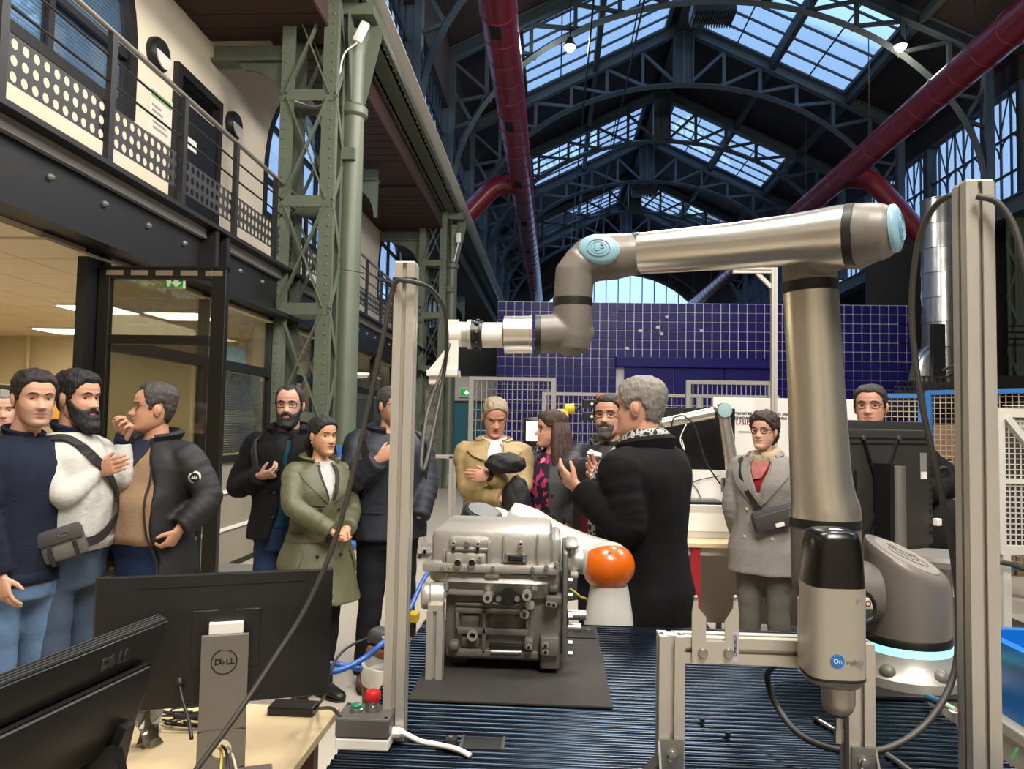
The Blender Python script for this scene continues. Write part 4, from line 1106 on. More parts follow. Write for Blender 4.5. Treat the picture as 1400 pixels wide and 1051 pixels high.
def capdisc(c, n_, rx, ry, upv, name, depth=.02, tear=0.0):
    n_ = n_.normalized(); u = Vector(upv); b = (u-n_*u.dot(n_)).normalized(); a = b.cross(n_).normalized(); vs = []; N = 40
    prof = [(1.0, -depth), (1.0, 0), (.96, .004), (.8, .009), (.45, .013), (.02, .0145)]
    for f_, h_ in prof:
        for k in range(N):
            an = 2*math.pi*k/N; x = math.cos(an); y = math.sin(an)
            yy = y*(1+tear*(-x)*.5) if tear else y
            vs.append(c+a*(rx*x*f_)+b*(ry*yy*f_)+n_*h_)
    fs = [(i*N+k, i*N+(k+1) % N, (i+1)*N+(k+1) % N, (i+1)*N+k) for i in range(len(prof)-1) for k in range(N)]+[tuple(range(N))[::-1], tuple(range((len(prof)-1)*N, len(prof)*N))]
    mb = MB(); mb.add(vs, fs); o = mb.build(name, M_uc, rb_, smooth=50)
    for s_ in (.55, .38):
        MB().tube([c+a*(rx*s_*math.cos(an))+b*(ry*s_*math.sin(an))+n_*.0135 for an in [2*math.pi*k/24 for k in range(25)]], .0012, 5).build('cap_ring', M_ucd, o, world=True)
    MB().tube([c+a*(rx*u)+b*(ry*v)+n_*.015 for u, v in ((-.2, .2), (-.2, -.12), (-.08, -.2), (.05, -.12), (.05, .2), (.2, .2), (.24, .05), (.12, -.02))], .0016, 5).build('cap_mark', M_ucd, o)
    return o
capdisc(cc, cdir, .048, .060, (0.05, 0, 1), 'joint_cap', .008)
# wrist 1
M_w = M_ug
w0 = f0; w1 = at(838, 349, YFL-.01); w2 = at(806, 356, YFL-.01)
mb = MB(); dW = (w2-w0).normalized()
mb.tube([w0-dW*.004, w0+dW*.03, w0+dW*.06, w1+dW*.05, w2, w2+dW*.02, w2+dW*.045, w2+dW*.058], [.0585, .061, .065, .067, .066, .062, .045, .006], 32)
wd0 = at(786, 372, YFL-.02); wd1 = at(783, 412, YFL-.02)
mb.tube([at(812, 348, YFL-.02), at(806, 352, YFL-.02), at(796, 360, YFL-.02), wd0, wd1], [.02, .045, .055, .056, .0555], 32)
o = mb.build('wrist_casting', M_w, rb_, smooth=180); remesh(o, .0035, 7)
MB().tube([w0-dW*.012, w0+dW*.008], .0605, 36).build('band', M_ub, rb_, smooth=40)
cd = Vector((-.10, -.97, .10)).normalized(); capdisc(at(820, 350, YFL-.01)+cd*.0615, cd, .058, .043, (.16, 0, 1), 'joint_cap', .03)
MB().tube([wd1+Vector((0, 0, .008)), wd1+Vector((0, 0, -.014))], .0565, 36).build('band', M_ub, rb_, smooth=40)
# thin seam on wrist 1
sm = [at(772, 338, YFL-.08), at(774, 352, YFL-.085), at(782, 370, YFL-.088), at(796, 383, YFL-.088), at(812, 389, YFL-.08)]
# wrist 2
wb = at(782, 455, YFL-.02); wl = at(736, 457, YFL-.02)
mb = MB(); mb.tube([wd1+Vector((0, 0, -.01)), at(783, 440, YFL-.02), at(782, 462, YFL-.02), at(781, 478, YFL-.02), at(781, 486, YFL-.02)], [.0555, .0565, .056, .048, .02], 32)
mb.tube([at(812, 452, YFL-.02), at(806, 453, YFL-.02), at(795, 455, YFL-.02), wb, wl], [.012, .03, .050, .0555, .0555], 32)
o = mb.build('wrist_casting', M_w, rb_, smooth=180); remesh(o, .0035, 7)
MB().tube([wl+Vector((.008, 0, 0)), wl+Vector((-.008, 0, 0))], .0565, 36).build('band', M_ub, rb_, smooth=40)
wf = at(690, 458, YFL-.02); wm_ = at(728, 457.5, YFL-.02)
MB().tube([wm_, wm_+(wf-wm_)*.08, wm_+(wf-wm_)*.1, wf], [.056, .056, .054, .0545], 36).build('tool_flange', M_us, rb_, smooth=40)
g0 = at(688, 458, YFL-.02); g1 = at(660, 458, YFL-.02); g2 = at(645, 457, YFL-.02); g3 = at(632, 457, YFL-.02); g4 = at(613, 457, YFL-.02)
MB().tube([g0, g1], .036, 32).build('adapter_sleeve', M_white, rb_, smooth=40)
mb = MB(); mb.tube([g1, g1+(g2-g1)*.3, g1+(g2-g1)*.35, g2], [.041, .041, .038, .040], 28); 
for k in range(8):
    an = 2*math.pi*k/8; c = (g1+g2)/2+Vector((0, math.cos(an)*.039, math.sin(an)*.039)); mb.ball(c, (.008, .007, .007), 8, 6)
mb.build('quick_changer', M_blackp, rb_, smooth=40)
mb = MB(); mb.tube([g2, g2+(g3-g2)*.4, g2+(g3-g2)*.45, g3], [.042, .042, .036, .036], 28); mb.build('changer_ring', M_alu, rb_, smooth=40)
mb = MB(); mb.tube([g3, g4], .036, 28)
pA, pB = at(629, 470, YFL-.02), at(614, 515, YFL-.02)
mb.prism([(a.x, a.z) for a in (at(612, 440, YFL), at(630, 440, YFL), at(629, 514, YFL), at(590, 514, YFL), at(590, 507, YFL), at(612, 480, YFL))], .008, (0, YFL-.05, 0))
mb.prism([(a.x, a.z) for a in (at(588, 507, YFL), at(629, 507, YFL), at(629, 515, YFL), at(588, 515, YFL))], .07, (0, YFL-.06, 0))
mb.build('camera_bracket', M_white, rb_, smooth=30)
ca = at(597, 516, YFL-.03); MB().bbox(ca.x-.02, ca.y-.02, ca.z-.02, ca.x+.02, ca.y+.02, ca.z+.006, .003).build('camera', M_white, rb_)
# cable stub with a red-arrow tag at the base
p0 = atz(1268, 953, ZT+.025); p1 = atz(1290, 962, ZT+.03); p2 = atz(1306, 970, ZT+.03)
MB().tube([p0, p1], .009, 12).build('base_plug', mat('teal_plug', '#1e5670', .4), rb_, smooth=60); MB().tube([p1, p2], .006, 10).build('plug_lead', mat('pale_green_lead', '#9fc2a8', .5), rb_, smooth=60)
tgn = thing('tag_label', p2, 'small white warning tag with a red mark on the robot base cable', 'tag')
MB().bbox(p2.x-.012, p2.y-.010, p2.z-.005, p2.x+.022, p2.y+.010, p2.z-.003, .0006).build('tag_card', M_white, tgn)
MB().bar((p2.x-.003, p2.y-.006, p2.z-.0022), (p2.x+.012, p2.y+.005, p2.z-.0022), .004, .001).build('red_mark', mat('mark_red', '#a01c20', .5), tgn)

# ---- screwdriver tool on its holder frame
YH = 1.42
hl = at(916, 960, YH); hr = at(1172, 960, YH)
zc0, zc1 = at(1050, 905, YH).z, at(1050, 868, YH).z
hf = thing('tool_holder', ((hl.x+hr.x)/2, YH, ZT), 'small aluminium profile frame at the table front holding the screwdriver', 'stand')
for x, zt_ in ((hl.x, at(916, 866, YH).z), (hr.x, at(1172, 876, YH).z)):
    profile_post(MB(), x, YH, ZT, zt_, .045).build('upright', M_alu, hf)
mb = MB(); profile_post(mb, zc0+.0225, YH, hl.x+.0225, hr.x-.0225, axis='X'); mb.build('crossbar', M_alu, hf)
for x, s in ((hl.x, -1), (hr.x, 1)):
    mb = MB(); y = YH-.024
    mb.box(x-.02, y-.005, ZT, x+.02, y, ZT+.115)
    mb.box(x-.02, y-.06, ZT, x+.02, y, ZT+.005)
    mb.build('foot_bracket', M_screw, hf)
    mb = MB(); mb.prism([(0, 0), (.06, 0), (0, .11)], .004, (x+.02 if s > 0 else x-.024, y, ZT), ((0, -1, 0), (0, 0, 1), (1, 0, 0))); mb.build('bracket_gusset', M_screw, hf)
    if s < 0:
        mb = MB(); mb.prism([(0, 0), (.06, 0), (0, .07)], .04, (x-.0225, YH-.02, ZT), ((-1, 0, 0), (0, 0, 1), (0, 1, 0))); mb.build('corner_bracket', M_screw, hf, smooth=None)
    for dz in (.045, .09):
        MB().lathe([(.011, 0), (.011, .003), (.008, .004), (.008, .010), (.004, .0105)], (x, y-.005, ZT+dz), (0, -1, 0), 14).build('screw', M_screw, hf, smooth=40)
mb = MB(); a = at(945, 905, YH-.03); sc_ = YH/1050
def hp(px, py): q = at(px, py, YH-.026); return (q.x, q.z)
mb.prism([hp(946, 907), hp(946, 838), hp(949, 817), hp(954, 817), hp(954, 830), hp(965, 843), hp(965, 876), hp(991, 876), hp(991, 850), hp(1002, 832), hp(1003, 818), hp(1008, 818), hp(1010, 840), hp(1010, 907)], -.005, (0, YH-.0235, 0))
fk = mb.build('fork_plate', M_alu, hf, smooth=None)
for px in (961, 996): q = at(px, 893, YH-.03); MB().lathe([(.009, 0), (.009, .002), (.007, .003), (.007, .007), (.003, .0072)], (q.x, YH-.0285, q.z), (0, -1, 0), 14).build('screw', M_screw, hf, smooth=40)
for px in (951, 1005): q = at(px, 817, YH-.026); MB().ball((q.x, YH-.026, q.z), .005, 8, 6).build('prong_tip', M_screw, hf, smooth=180)
q = at(1005.5, 885, YH-.03); MB().box(q.x-.004, YH-.0295, q.z-.026, q.x+.004, YH-.0286, q.z+.026).build('maker_label', mat('label_lilac', '#b9b2c6', .5), hf)
text_mesh('ONROBOT', .0075, mat('label_ink', '#2c2440', .6), 'label_text', Matrix.Translation(-Vector(hf.location)) @ frame_M((q.x, YH-.0297, q.z+.004), (0, 0, 1), (-1, 0, 0)), hf)
# right upper plate that carries the tool
q = at(1100, 880, YH); MB().bbox(q.x-.02, YH-.029, at(1100, 912, YH).z, q.x+.03, YH-.0235, at(1100, 812, YH).z, .001).build('dock_plate', M_alu, hf)
YS_ = YH-.075
st = thing('electric_screwdriver', at(1137, 920, YS_), 'electric screwdriver tool with black cap and grey body hanging on the front holder', 'screwdriver')
def superring(c, rx, ry, z, e=.55, N=36, tx=0):
    out = []
    for k in range(N):
        an = 2*math.pi*k/N; a, b = math.cos(an), math.sin(an)
        out.append((c.x+tx+rx*math.copysign(abs(a)**e, a), c.y+ry*math.copysign(abs(b)**e, b), z))
    return out
def loft(rings, caps=True):
    N = len(rings[0]); vs = [p for r_ in rings for p in r_]
    fs = [(i*N+k, i*N+(k+1) % N, (i+1)*N+(k+1) % N, (i+1)*N+k) for i in range(len(rings)-1) for k in range(N)]
    if caps: fs += [tuple(range(N))[::-1], tuple(range((len(rings)-1)*N, len(rings)*N))]
    return vs, fs
c = at(1137, 850, YS_); Z = lambda py: at(1137, py, YS_).z
px = YS_/1050*1.0
mb = MB(); mb.add(*loft([superring(c, 37*px, .05, Z(918), .6), superring(c, 37*px, .05, Z(905), .6), superring(c, 37*px, .05, Z(797), .6)])); mb.build('body', mat('tool_silver', '#b3ada2', .35, .5, .02, 150), st, smooth=40)
mb = MB(); mb.add(*loft([superring(c, 37*px, .05, Z(798), .6), superring(c, 36*px, .049, Z(780), .6), superring(c, 34*px, .047, Z(750), .6), superring(c, 32*px, .044, Z(735), .62), superring(c, 29*px, .04, Z(726), .66), superring(c, 22*px, .03, Z(722), .8), superring(c, 10*px, .014, Z(721), .9)])); mb.build('black_cap', mat('gloss_black', '#0f0e0d', .25), st, smooth=60)
MB().ball((c.x, c.y-.018, Z(724)), (.018, .012, .004), 16, 8).build('status_light', mat('led_blue', (.55, .8, 1), .4, emit=3), st, smooth=180)
mb = MB(); mb.add(*loft([superring(c, 37.2*px, .0505, Z(921), .6), superring(c, 37.2*px, .0505, Z(917), .6)])); mb.build('black_seam', M_ub, st, smooth=40)
mb = MB(); c2_ = Vector((c.x+.006, c.y, 0)); mb.add(*loft([superring(c, 36.5*px, .049, Z(920), .6), superring(c, 35*px, .045, Z(927), .65), superring(c, 27*px, .034, Z(934), .8, tx=.008)])); mb.build('lower_shell', mat('tool_silver2', '#a9a399', .35, .5), st, smooth=60)
cc_ = at(1146, 950, YS_)
MB().lathe([(21*px, Z(932)-Z(932)), (21*px, Z(960)-Z(932)), (18*px, Z(969)-Z(932)), (15*px, Z(973)-Z(932))], (cc_.x, YS_, Z(932)), (0, 0, 1), 28).build('spindle_housing', mat('tool_silver2', '#a9a399'), st, smooth=40)
MB().lathe([(12*px, 0), (12*px, Z(977)-Z(972))], (cc_.x, YS_, Z(972)), (0, 0, 1), 20).build('spindle_ring', M_ub, st)
MB().lathe([(5*px, 0), (5*px, Z(995)-Z(976)), (6.5*px, Z(996)-Z(976)), (6.5*px, Z(1014)-Z(976))], (cc_.x, YS_, Z(976)), (0, 0, 1), 6).build('bit', M_screw, st)
q = at(1145, 904, YS_-.05)
M_logo = mat('logo_blue', '#1a6fb5', .4)
lg = MB().lathe([(.011, 0), (.011, .0008)], (q.x, YS_-.0502, q.z), (0, -1, 0), 24).build('logo_disc', M_logo, st)
text_mesh('On', .0105, M_white, 'logo_letters', Matrix.Translation(-Vector(st.location)) @ frame_M((q.x, YS_-.0512, q.z), (1, 0, 0), (0, 0, 1)), st)
text_mesh('robot', .0125, mat('logo_grey', '#77736d', .5), 'logo_text', Matrix.Translation(-Vector(st.location)) @ frame_M((q.x+.014, YS_-.0505, q.z-.001), (1, 0, 0), (0, 0, 1)), st, align='LEFT')
MB().lathe([(.002, 0), (.002, .001)], (at(1157, 811, YS_).x, YS_-.0505, at(1157, 811, YS_).z), (0, -1, 0), 8).build('pin_hole', mat('pin_green', '#6d8a5c', .5), st)
# hose loops of the tool changer at the robot side
for pts, lab in (([(1176, 806, 1.5), (1190, 815, 1.52), (1196, 830, 1.53), (1192, 845, 1.53), (1178, 852, 1.52), (1165, 850, 1.5)], 'small black cable loop right of the screwdriver body'),
                 ([(1110, 812, 1.52), (1098, 820, 1.53), (1094, 838, 1.53), (1100, 855, 1.53), (1112, 862, 1.5)], 'small black cable loop left of the screwdriver body')):
    cable('tool_cable', pts, .004, lab, M_cable)
q = at(1183, 826, 1.54); t = thing('tag_label', q, 'small white tag with a red oval beside the screwdriver', 'tag')
MB().bbox(q.x-.018, q.y-.001, q.z-.010, q.x+.018, q.y+.001, q.z+.012, .0006).build('tag_card', M_white, t)
MB().lathe([(.006, 0), (.0055, .001), (.004, .001), (.0038, 0)], (q.x+.005, q.y-.001, q.z+.002), (0, -1, 0), 16, False).build('red_oval', mat('mark_red', '#a01c20'), t)
# loose bolts and an allen key lying on the slats
for (px_, py_), lab in (((960, 990), 'small black bolt on the slats left of the other bolt'), ((995, 1010), 'small black bolt standing on the slats below the crossbar')):
    q = atz(px_, py_, ZT); t = thing('bolt', q, lab, 'bolt')
    MB().lathe([(.004, 0), (.004, .008)], q, (0, 0, 1), 10).build('shank', M_dark, t); MB().lathe([(.006, .008), (.006, .015), (.003, .0152)], q, (0, 0, 1), 12).build('head', M_dark, t)
a, b = atz(1120, 985, ZT+.006), atz(1142, 998, ZT+.006)
t = thing('tool_bit', a, 'short dark steel bit lying on the slats behind the screwdriver tip', 'tool bit'); MB().tube([a, b], .005, 8).build('shaft', M_screw, t); MB().tube([a-(b-a).normalized()*.012, a], .007, 8).build('tip', M_dark, t)
a, b = atz(1212, 1030, ZT+.006), atz(1275, 1075, ZT+.006)
tag(MB().tube([a, b], .005, 8).build('steel_rod', M_screw), 'thin bright steel rod lying at the table front', 'rod')
q = atz(796, 870, ZT); t = thing('hinge_plate', q, 'small black plate with a screw at the back of the table', 'plate')
MB().bbox(q.x-.05, q.y-.05, ZT, q.x+.04, q.y+.05, ZT+.012, .002).build('plate', M_blackp, t); MB().lathe([(.008, .012), (.008, .016), (.003, .0165)], q+Vector((.02, .03, 0)), (0, 0, 1), 10).build('screw', M_screw, t)

# ---- control box with green and red buttons
q = atz(494, 1027, ZT); bx = thing('control_box', (q.x, q.y+.04, ZT), 'grey control box with green and red buttons at the table corner', 'control box')
x0, x1 = at(457, 1020, q.y).x, at(531, 1020, q.y).x; y0, y1 = q.y, q.y+.085
z1 = at(494, 1010, q.y).z; z2 = at(494, 985, q.y).z
MB().bbox(x0, y0, ZT, x1, y1, z1, .004).build('base', M_white, bx); MB().bbox(x0, y0-.001, z1, x1, y1+.001, z2+.004, .004).build('lid', mat('grey_lid', '#55534f', .4), bx)
cg = at(487, 981, q.y+.04); cr_ = at(509, 981, q.y+.045)
z2 += .004
MB().lathe([(.014, 0), (.014, .006), (.012, .007)], (cg.x, q.y+.04, z2), n=20).build('button_collar', M_screw, bx, smooth=40); MB().lathe([(.011, .006), (.011, .013), (.008, .015), (.001, .0155)], (cg.x, q.y+.04, z2), n=20).build('green_button', mat('button_green', '#157a5c', .35), bx, smooth=40, label='green push button')
MB().lathe([(.0145, 0), (.0145, .012), (.011, .013), (.011, .02)], (cr_.x, q.y+.045, z2), n=20).build('button_collar', M_screw, bx, smooth=40); MB().lathe([(.012, .018), (.0165, .024), (.0165, .038), (.014, .041), (.001, .0415)], (cr_.x, q.y+.045, z2), n=24).build('red_button', mat('button_red', '#c01d1d', .35), bx, smooth=40, label='red emergency stop button')
for sx_ in (x0+.008, x1-.008):
    for sy_ in (y0+.008, y1-.008): MB().lathe([(.004, 0), (.004, .002)], (sx_, sy_, z2), n=8).build('lid_screw', M_dark, bx)
MB().lathe([(.011, 0), (.011, .015), (.008, .016), (.008, .022)], (x1, y0+.04, ZT+.025), (1, 0, 0), 8).build('cable_gland', M_white, bx)
P = catmull([(x1+.02, y0+.04, ZT+.025), atz(575, 1013, ZT+.012), atz(600, 1018, ZT+.008), atz(625, 1024, ZT+.008), atz(643, 1033, ZT+.004)], 6)
tag(MB().tube(P, .0055, 10).build('control_cable', M_white, smooth=180), 'white cable from the control box into the table opening', 'cable')
q2 = atz(616, 1022, ZT); t = thing('cable_clamp', q2, 'small black clamp holding the white cable to the slats', 'clamp')
MB().bbox(q2.x-.013, q2.y-.012, ZT, q2.x+.013, q2.y+.016, ZT+.02, .003).build('block', M_blackp, t); MB().lathe([(.005, .02), (.005, .023), (.002, .0232)], q2, n=10).build('screw', M_screw, t)
# ------------------------------------------------------------------ people
def solid(mb, vox, smooth=3, fac=.5, noise=None):
    o = mb.build('tmp', M_dark, None, fix=True)
    remesh(o, vox, smooth, fac, noise); me = o.data
    vs = [v.co.copy() for v in me.vertices]; fs = [tuple(p.vertices) for p in me.polygons]
    bpy.data.objects.remove(o); bpy.data.meshes.remove(me)
    return vs, fs
def wrinkle(me, f):
    n = len(me.vertices); co = np.empty(n*3, np.float32); no = np.empty(n*3, np.float32)
    me.vertices.foreach_get('co', co); me.vertices.foreach_get('normal', no); co = co.reshape(-1, 3); no = no.reshape(-1, 3)
    a = np.array([f(Vector(p)) for p in co.tolist()], np.float32)
    me.vertices.foreach_set('co', (co+no*a[:, None]).ravel()); me.update()
def sstep(a, b, x):
    t = min(1, max(0, (x-a)/(b-a))); return t*t*(3-2*t)
HT = [(-.120, .018, .076, .030), (-.112, .034, .089, .010), (-.100, .045, .093, -.020), (-.085, .054, .089, -.045), (-.070, .060, .088, -.058), (-.055, .064, .089, -.066),
      (-.035, .068, .088, -.076), (-.010, .071, .085, -.086), (.010, .073, .086, -.092), (.030, .074, .092, -.097), (.050, .0745, .092, -.099), (.070, .072, .086, -.097),
      (.090, .063, .070, -.085), (.105, .047, .045, -.064), (.114, .028, .020, -.040), (.118, .006, -.004, -.016)]
def htab(z):
    if z <= HT[0][0]: return HT[0][1:]
    for a, b in zip(HT, HT[1:]):
        if z <= b[0]:
            t = (z-a[0])/(b[0]-a[0]); return tuple(a[i]+(b[i]-a[i])*t for i in (1, 2, 3))
    return HT[-1][1:]
def g2(x, z, cx, cz, sx, sz): return math.exp(-((x-cx)/sx)**2-((z-cz)/sz)**2)
class Head:
    NR, NC = 62, 72
    def __init__(s, jaw=1.0, nose=1.0, width=1.0, fem=False):
        s.jaw, s.nose, s.wd, s.fem = jaw, nose, width, fem
        s.zs = [-.120+.238*(.5-.5*math.cos(math.pi*(i+.35)/(s.NR-.3))) if False else -.120+.238*i/(s.NR-1) for i in range(s.NR)]
    def point(s, th, z):
        w, f, b = htab(z); w *= s.wd
        if z < -.05: w *= 1+(s.jaw-1)*sstep(-.05, -.09, z)
        c = (f+b)/2; si, co = math.sin(th), math.cos(th)
        x = w*math.copysign(abs(si)**.92, si)
        y = c+(f-c)*abs(co)**.78 if co >= 0 else c-(c-b)*abs(co)**.9
        if co > 0:
            ax = abs(x); k = sstep(0, .35, co)
            d = -.011*g2(ax, z, .031, .004, .015, .011)
            d += .0045*g2(ax, z, .028, .024, .026, .008)*(.6 if s.fem else 1.1)
            d += .005*g2(ax, z, .043, -.026, .018, .018)
            t = sstep(.012, -.034, z)*(1-sstep(-.036, -.047, z))
            d += s.nose*(.004+.021*t)*math.exp(-(x/(.0075+.005*t))**2)*sstep(.03, .008, z)*(1-sstep(-.036, -.048, z))
            d += s.nose*.008*g2(ax, z, .0125, -.036, .007, .008)
            d += .005*g2(ax, z, 0, -.058, .020, .0055)+.005*g2(ax, z, 0, -.0705, .017, .005)
            d -= .004*g2(ax, z, 0, -.0645, .022, .0028)
            d -= .004*g2(ax, z, 0, -.082, .02, .006)
            d += .005*g2(ax, z, 0, -.100, .018, .010)*s.jaw
            d -= .003*g2(ax, z, 0, -.050, .004, .006)
            y += d*k
        return Vector((x, y, z))
    def grid(s):
        return [[s.point(2*math.pi*(k+.5)/s.NC, z) for k in range(s.NC)] for z in s.zs]
    def ysurf(s, x, z):
        lo, hi = 0, math.pi/2
        for _ in range(24):
            m = (lo+hi)/2
            if s.point(m, z).x < abs(x): lo = m
            else: hi = m
        return s.point(lo, z).y
def aang(k, NC):
    t = 360*(k+.5)/NC; return t if t <= 180 else 360-t
def zl(tab, a): return interp(tab, a)

TORSO_M = [(.80, .150, .110, 0), (.86, .168, .120, -.005), (.94, .172, .122, -.008), (1.02, .160, .116, 0), (1.10, .153, .112, .006), (1.20, .160, .116, .008), (1.30, .174, .122, .006), (1.38, .182, .118, -.002), (1.43, .165, .100, -.010), (1.465, .118, .080, -.014), (1.495, .074, .066, -.012), (1.53, .060, .060, -.004)]
TORSO_F = [(.80, .155, .115, 0), (.86, .176, .125, -.005), (.94, .174, .122, -.008), (1.02, .150, .108, 0), (1.10, .138, .102, .006), (1.20, .146, .112, .012), (1.30, .156, .125, .014), (1.38, .160, .110, .0), (1.43, .145, .092, -.010), (1.465, .105, .074, -.014), (1.495, .066, .060, -.012), (1.53, .054, .054, -.004)]
def lerp_tab(T, z):
    if z <= T[0][0]: return T[0][1:]
    for a, b in zip(T, T[1:]):
        if z <= b[0]:
            t = (z-a[0])/(b[0]-a[0]); t = t*t*(3-2*t)*.5+t*.5
            return tuple(a[i]+(b[i]-a[i])*t for i in (1, 2, 3))
    return T[-1][1:]

SKIN = {}
def skin(col): return mat('skin_'+col.strip('#'), col, .5, 0, .04, 180, .07, 30, spec=.35)
def cloth(name, col, rough=.85, var=.1, bump=.25, bscale=35, vscale=8): return mat(name, col, rough, 0, bump, bscale, var, vscale, spec=.2)
def hairm(name, col): return mat(name, col, .65, 0, .9, 110, .35, 60, stretch=(1, 1, .25))
M_eye = mat('eye_white', '#a89d93', .35); M_iris = mat('iris_dark', '#24170f', .15); M_lens = glass('spectacle_lens', (.97, .98, .98), .015)

class Person:
    def __init__(s, px, py_top, Y, H, heading, label, fem=False, skin_col='#c79a80', belly=0., wide=1.0, lean=0.0):
        p = at(px, py_top, Y)
        s.Y, s.k = Y, H/1.76
        h = Vector((heading[0], heading[1], 0)).normalized()
        s.rz = math.atan2(-h.x, h.y)
        s.root = thing('person', (p.x, Y, 0), label, 'person', rz=s.rz)
        s.M = Matrix.Translation((p.x, Y, 0)) @ Matrix.Rotation(s.rz, 4, 'Z'); s.Mi = s.M.inverted()
        s.fem = fem; s.T = [(z, rx*wide+(belly*.4 if .98 < z < 1.28 else 0), ry*wide+(belly if .98 < z < 1.28 else 0), yc+(belly*.8 if .98 < z < 1.28 else 0)) for z, rx, ry, yc in (TORSO_F if fem else TORSO_M)]
        s.skin = skin(skin_col); s.wide = wide
        s.lean = lean
        sw = (.155 if fem else .178)*wide
        s.sh = {+1: Vector((sw, -.012, 1.405)), -1: Vector((-sw, -.012, 1.405))}
        s.arm = {}
        s.bodyextra = []
    def L(s, px, py, dy=0.):      # pixel target in the person's frame, unscaled
        q = s.Mi @ at(px, py, s.Y+dy); return Vector(q)/s.k
    def W(s, v): return Vector(v)*s.k
    def build(s, mb, name, m, parent=None, smooth=180, label=None, scale=True):
        if scale: mb.v = [tuple(Vector(p)*s.k) for p in mb.v]
        return mb.build(name, m, parent or s.root, smooth=smooth, world=False, label=label)
    def arms(s, R=None, Lf=None):
        for side, spec in ((1, R), (-1, Lf)):
            sh = s.sh[side]
            if spec is None: spec = dict(e=sh+Vector((side*.06, -.03, -.28)), w=sh+Vector((side*.05, .05, -.53)))
            e, w_ = Vector(spec['e']), Vector(spec['w'])
            # keep believable bone lengths
            de = e-sh
            if de.length > .33: e = sh+de.normalized()*.33
            if de.length < .24: e = sh+de.normalized()*.24
            dw = w_-e
            if dw.length > .29: w_ = e+dw.normalized()*.29
            d = Vector(spec.get('d', (w_-e))).normalized(); n = Vector(spec.get('n', (-side, 0, 0)))
            n = (n-d*n.dot(d)).normalized()
            s.arm[side] = dict(sh=sh, e=e, w=w_, d=d, n=n, curl=spec.get('curl', (25, 30, 20)), hide=spec.get('hide', False), spread=spec.get('spread', 0), thumb=spec.get('thumb', .5))
    def armpath(s, side, n=5, f=1.0):
        a = s.arm[side]; sh, e, w_ = a['sh'], a['e'], a['w']
        inn = Vector((sh.x*.62, sh.y, sh.z+.012))
        b1 = e+(sh-e).normalized()*.055; b2 = e+(w_-e).normalized()*.055
        return [inn, sh, sh+(e-sh)*.35, sh+(e-sh)*.65, b1, (b1+b2)/2*.5+e*.5, b2, e+(w_-e)*.5, e+(w_-e)*(.8), w_+(w_-e).normalized()*(f-1)*.1]
    def hand(s, side):
        a = s.arm[side]
        if a['hide']: return None
        w_, d, n = a['w'], a['d'], a['n']; t = d.cross(n)*side
        sc_ = .92 if s.fem else 1.0
        mb = MB()
        mb.tube([w_-d*.03, w_, w_+d*.035*sc_, w_+d*.07*sc_, w_+d*.095*sc_], [(.019, .024), (.018, .027), (.018, .036), (.015, .041), (.010, .038)], 14, up=n)
        for i, (off, ln) in enumerate(((.0295, .072), (.0105, .081), (-.009, .075), (-.028, .058))):
            p = w_+d*(.088-.006*abs(i-1))*sc_+t*off*sc_; cur = 0; pts = [p-d*.02, p]; rad = [.0095, .0095]
            for j, fr in enumerate((.45, .31, .24)):
                cur += R(a['curl'][j]*(1+.12*(i-1.5)))
                dd = d*math.cos(cur)+n*math.sin(cur)+t*(a['spread']*(1.5-i)*.1)
                p = p+dd.normalized()*ln*fr*sc_; pts.append(p); rad.append((.0088, .0080, .0062)[j])
            mb.tube(pts, [r*sc_ for r in rad], 8)
            mb.ball(pts[-1], .0062*sc_, 8, 6)
        tb_ = w_+d*.028*sc_+t*.022*sc_; td = (d*.65+t*(.75-.5*a['thumb'])+n*(.35+.45*a['thumb'])).normalized()
        t2 = (td+d*.45).normalized()
        pts = [tb_-td*.01, tb_+td*.022, tb_+td*.045, tb_+td*.045+t2*.030]
        mb.tube([q for q in pts], [.014*sc_, .0125*sc_, .0105*sc_, .0075*sc_], 8); mb.ball(pts[-1], .0075*sc_, 8, 6)
        return solid(mb, .0036, 3, .5)
    def body(s, hd, head_heading, pitch=0, roll=0, lip='#a5695c', stubble=None, fwd=.02, neck=1.0):
        """one continuous figure: trunk, neck, limbs, hands and the head with its face"""
        mb = MB(); T = s.T; rings = []
        for i in range(15):
            z = .80+.70*i/14; rx, ry, yc = lerp_tab(T, z)
            rings.append([(rx*.9*math.cos(a), ry*.9*math.sin(a)+yc, z) for a in [2*math.pi*k/24 for k in range(24)]])
        mb.add(*loft(rings))
        s.hc = Vector((0, fwd+s.lean, 1.645))
        nr = (.047 if s.fem else .056)*neck
        mb.tube([(0, -.015, 1.40), (0, -.012, 1.47), s.hc+Vector((0, -.022, -.09)), s.hc+Vector((0, -.018, -.02))], [nr*1.25, nr*1.08, nr, nr*.95], 18)
        for side in (1, -1):
            mb.tube(s.armpath(side), [.045, .05, .045, .042, .038, .037, .037, .036, .029, .026], 12)
            f = s.foot[side]
            mb.tube([(side*.075, 0, .92), (side*.088, .0, .82), f['k'], f['k']+Vector((0, -.01, -.1)), f['a']], [.08, .078, .05, .052, .036], 12)
        vs, fs = solid(mb, .012, 3)
        vs, fs = [Vector(v) for v in vs], list(fs); mi = [0]*len(fs)
        # head
        hh = Vector((head_heading[0], head_heading[1], 0)).normalized(); wz = math.atan2(-hh.x, hh.y)-s.rz
        s.Mh = Matrix.Translation(s.hc) @ Matrix.Rotation(wz, 4, 'Z') @ Matrix.Rotation(R(pitch), 4, 'X') @ Matrix.Rotation(R(roll), 4, 'Y')
        s.hd = hd; G = hd.grid(); NR, NC = hd.NR, hd.NC; o = len(vs)
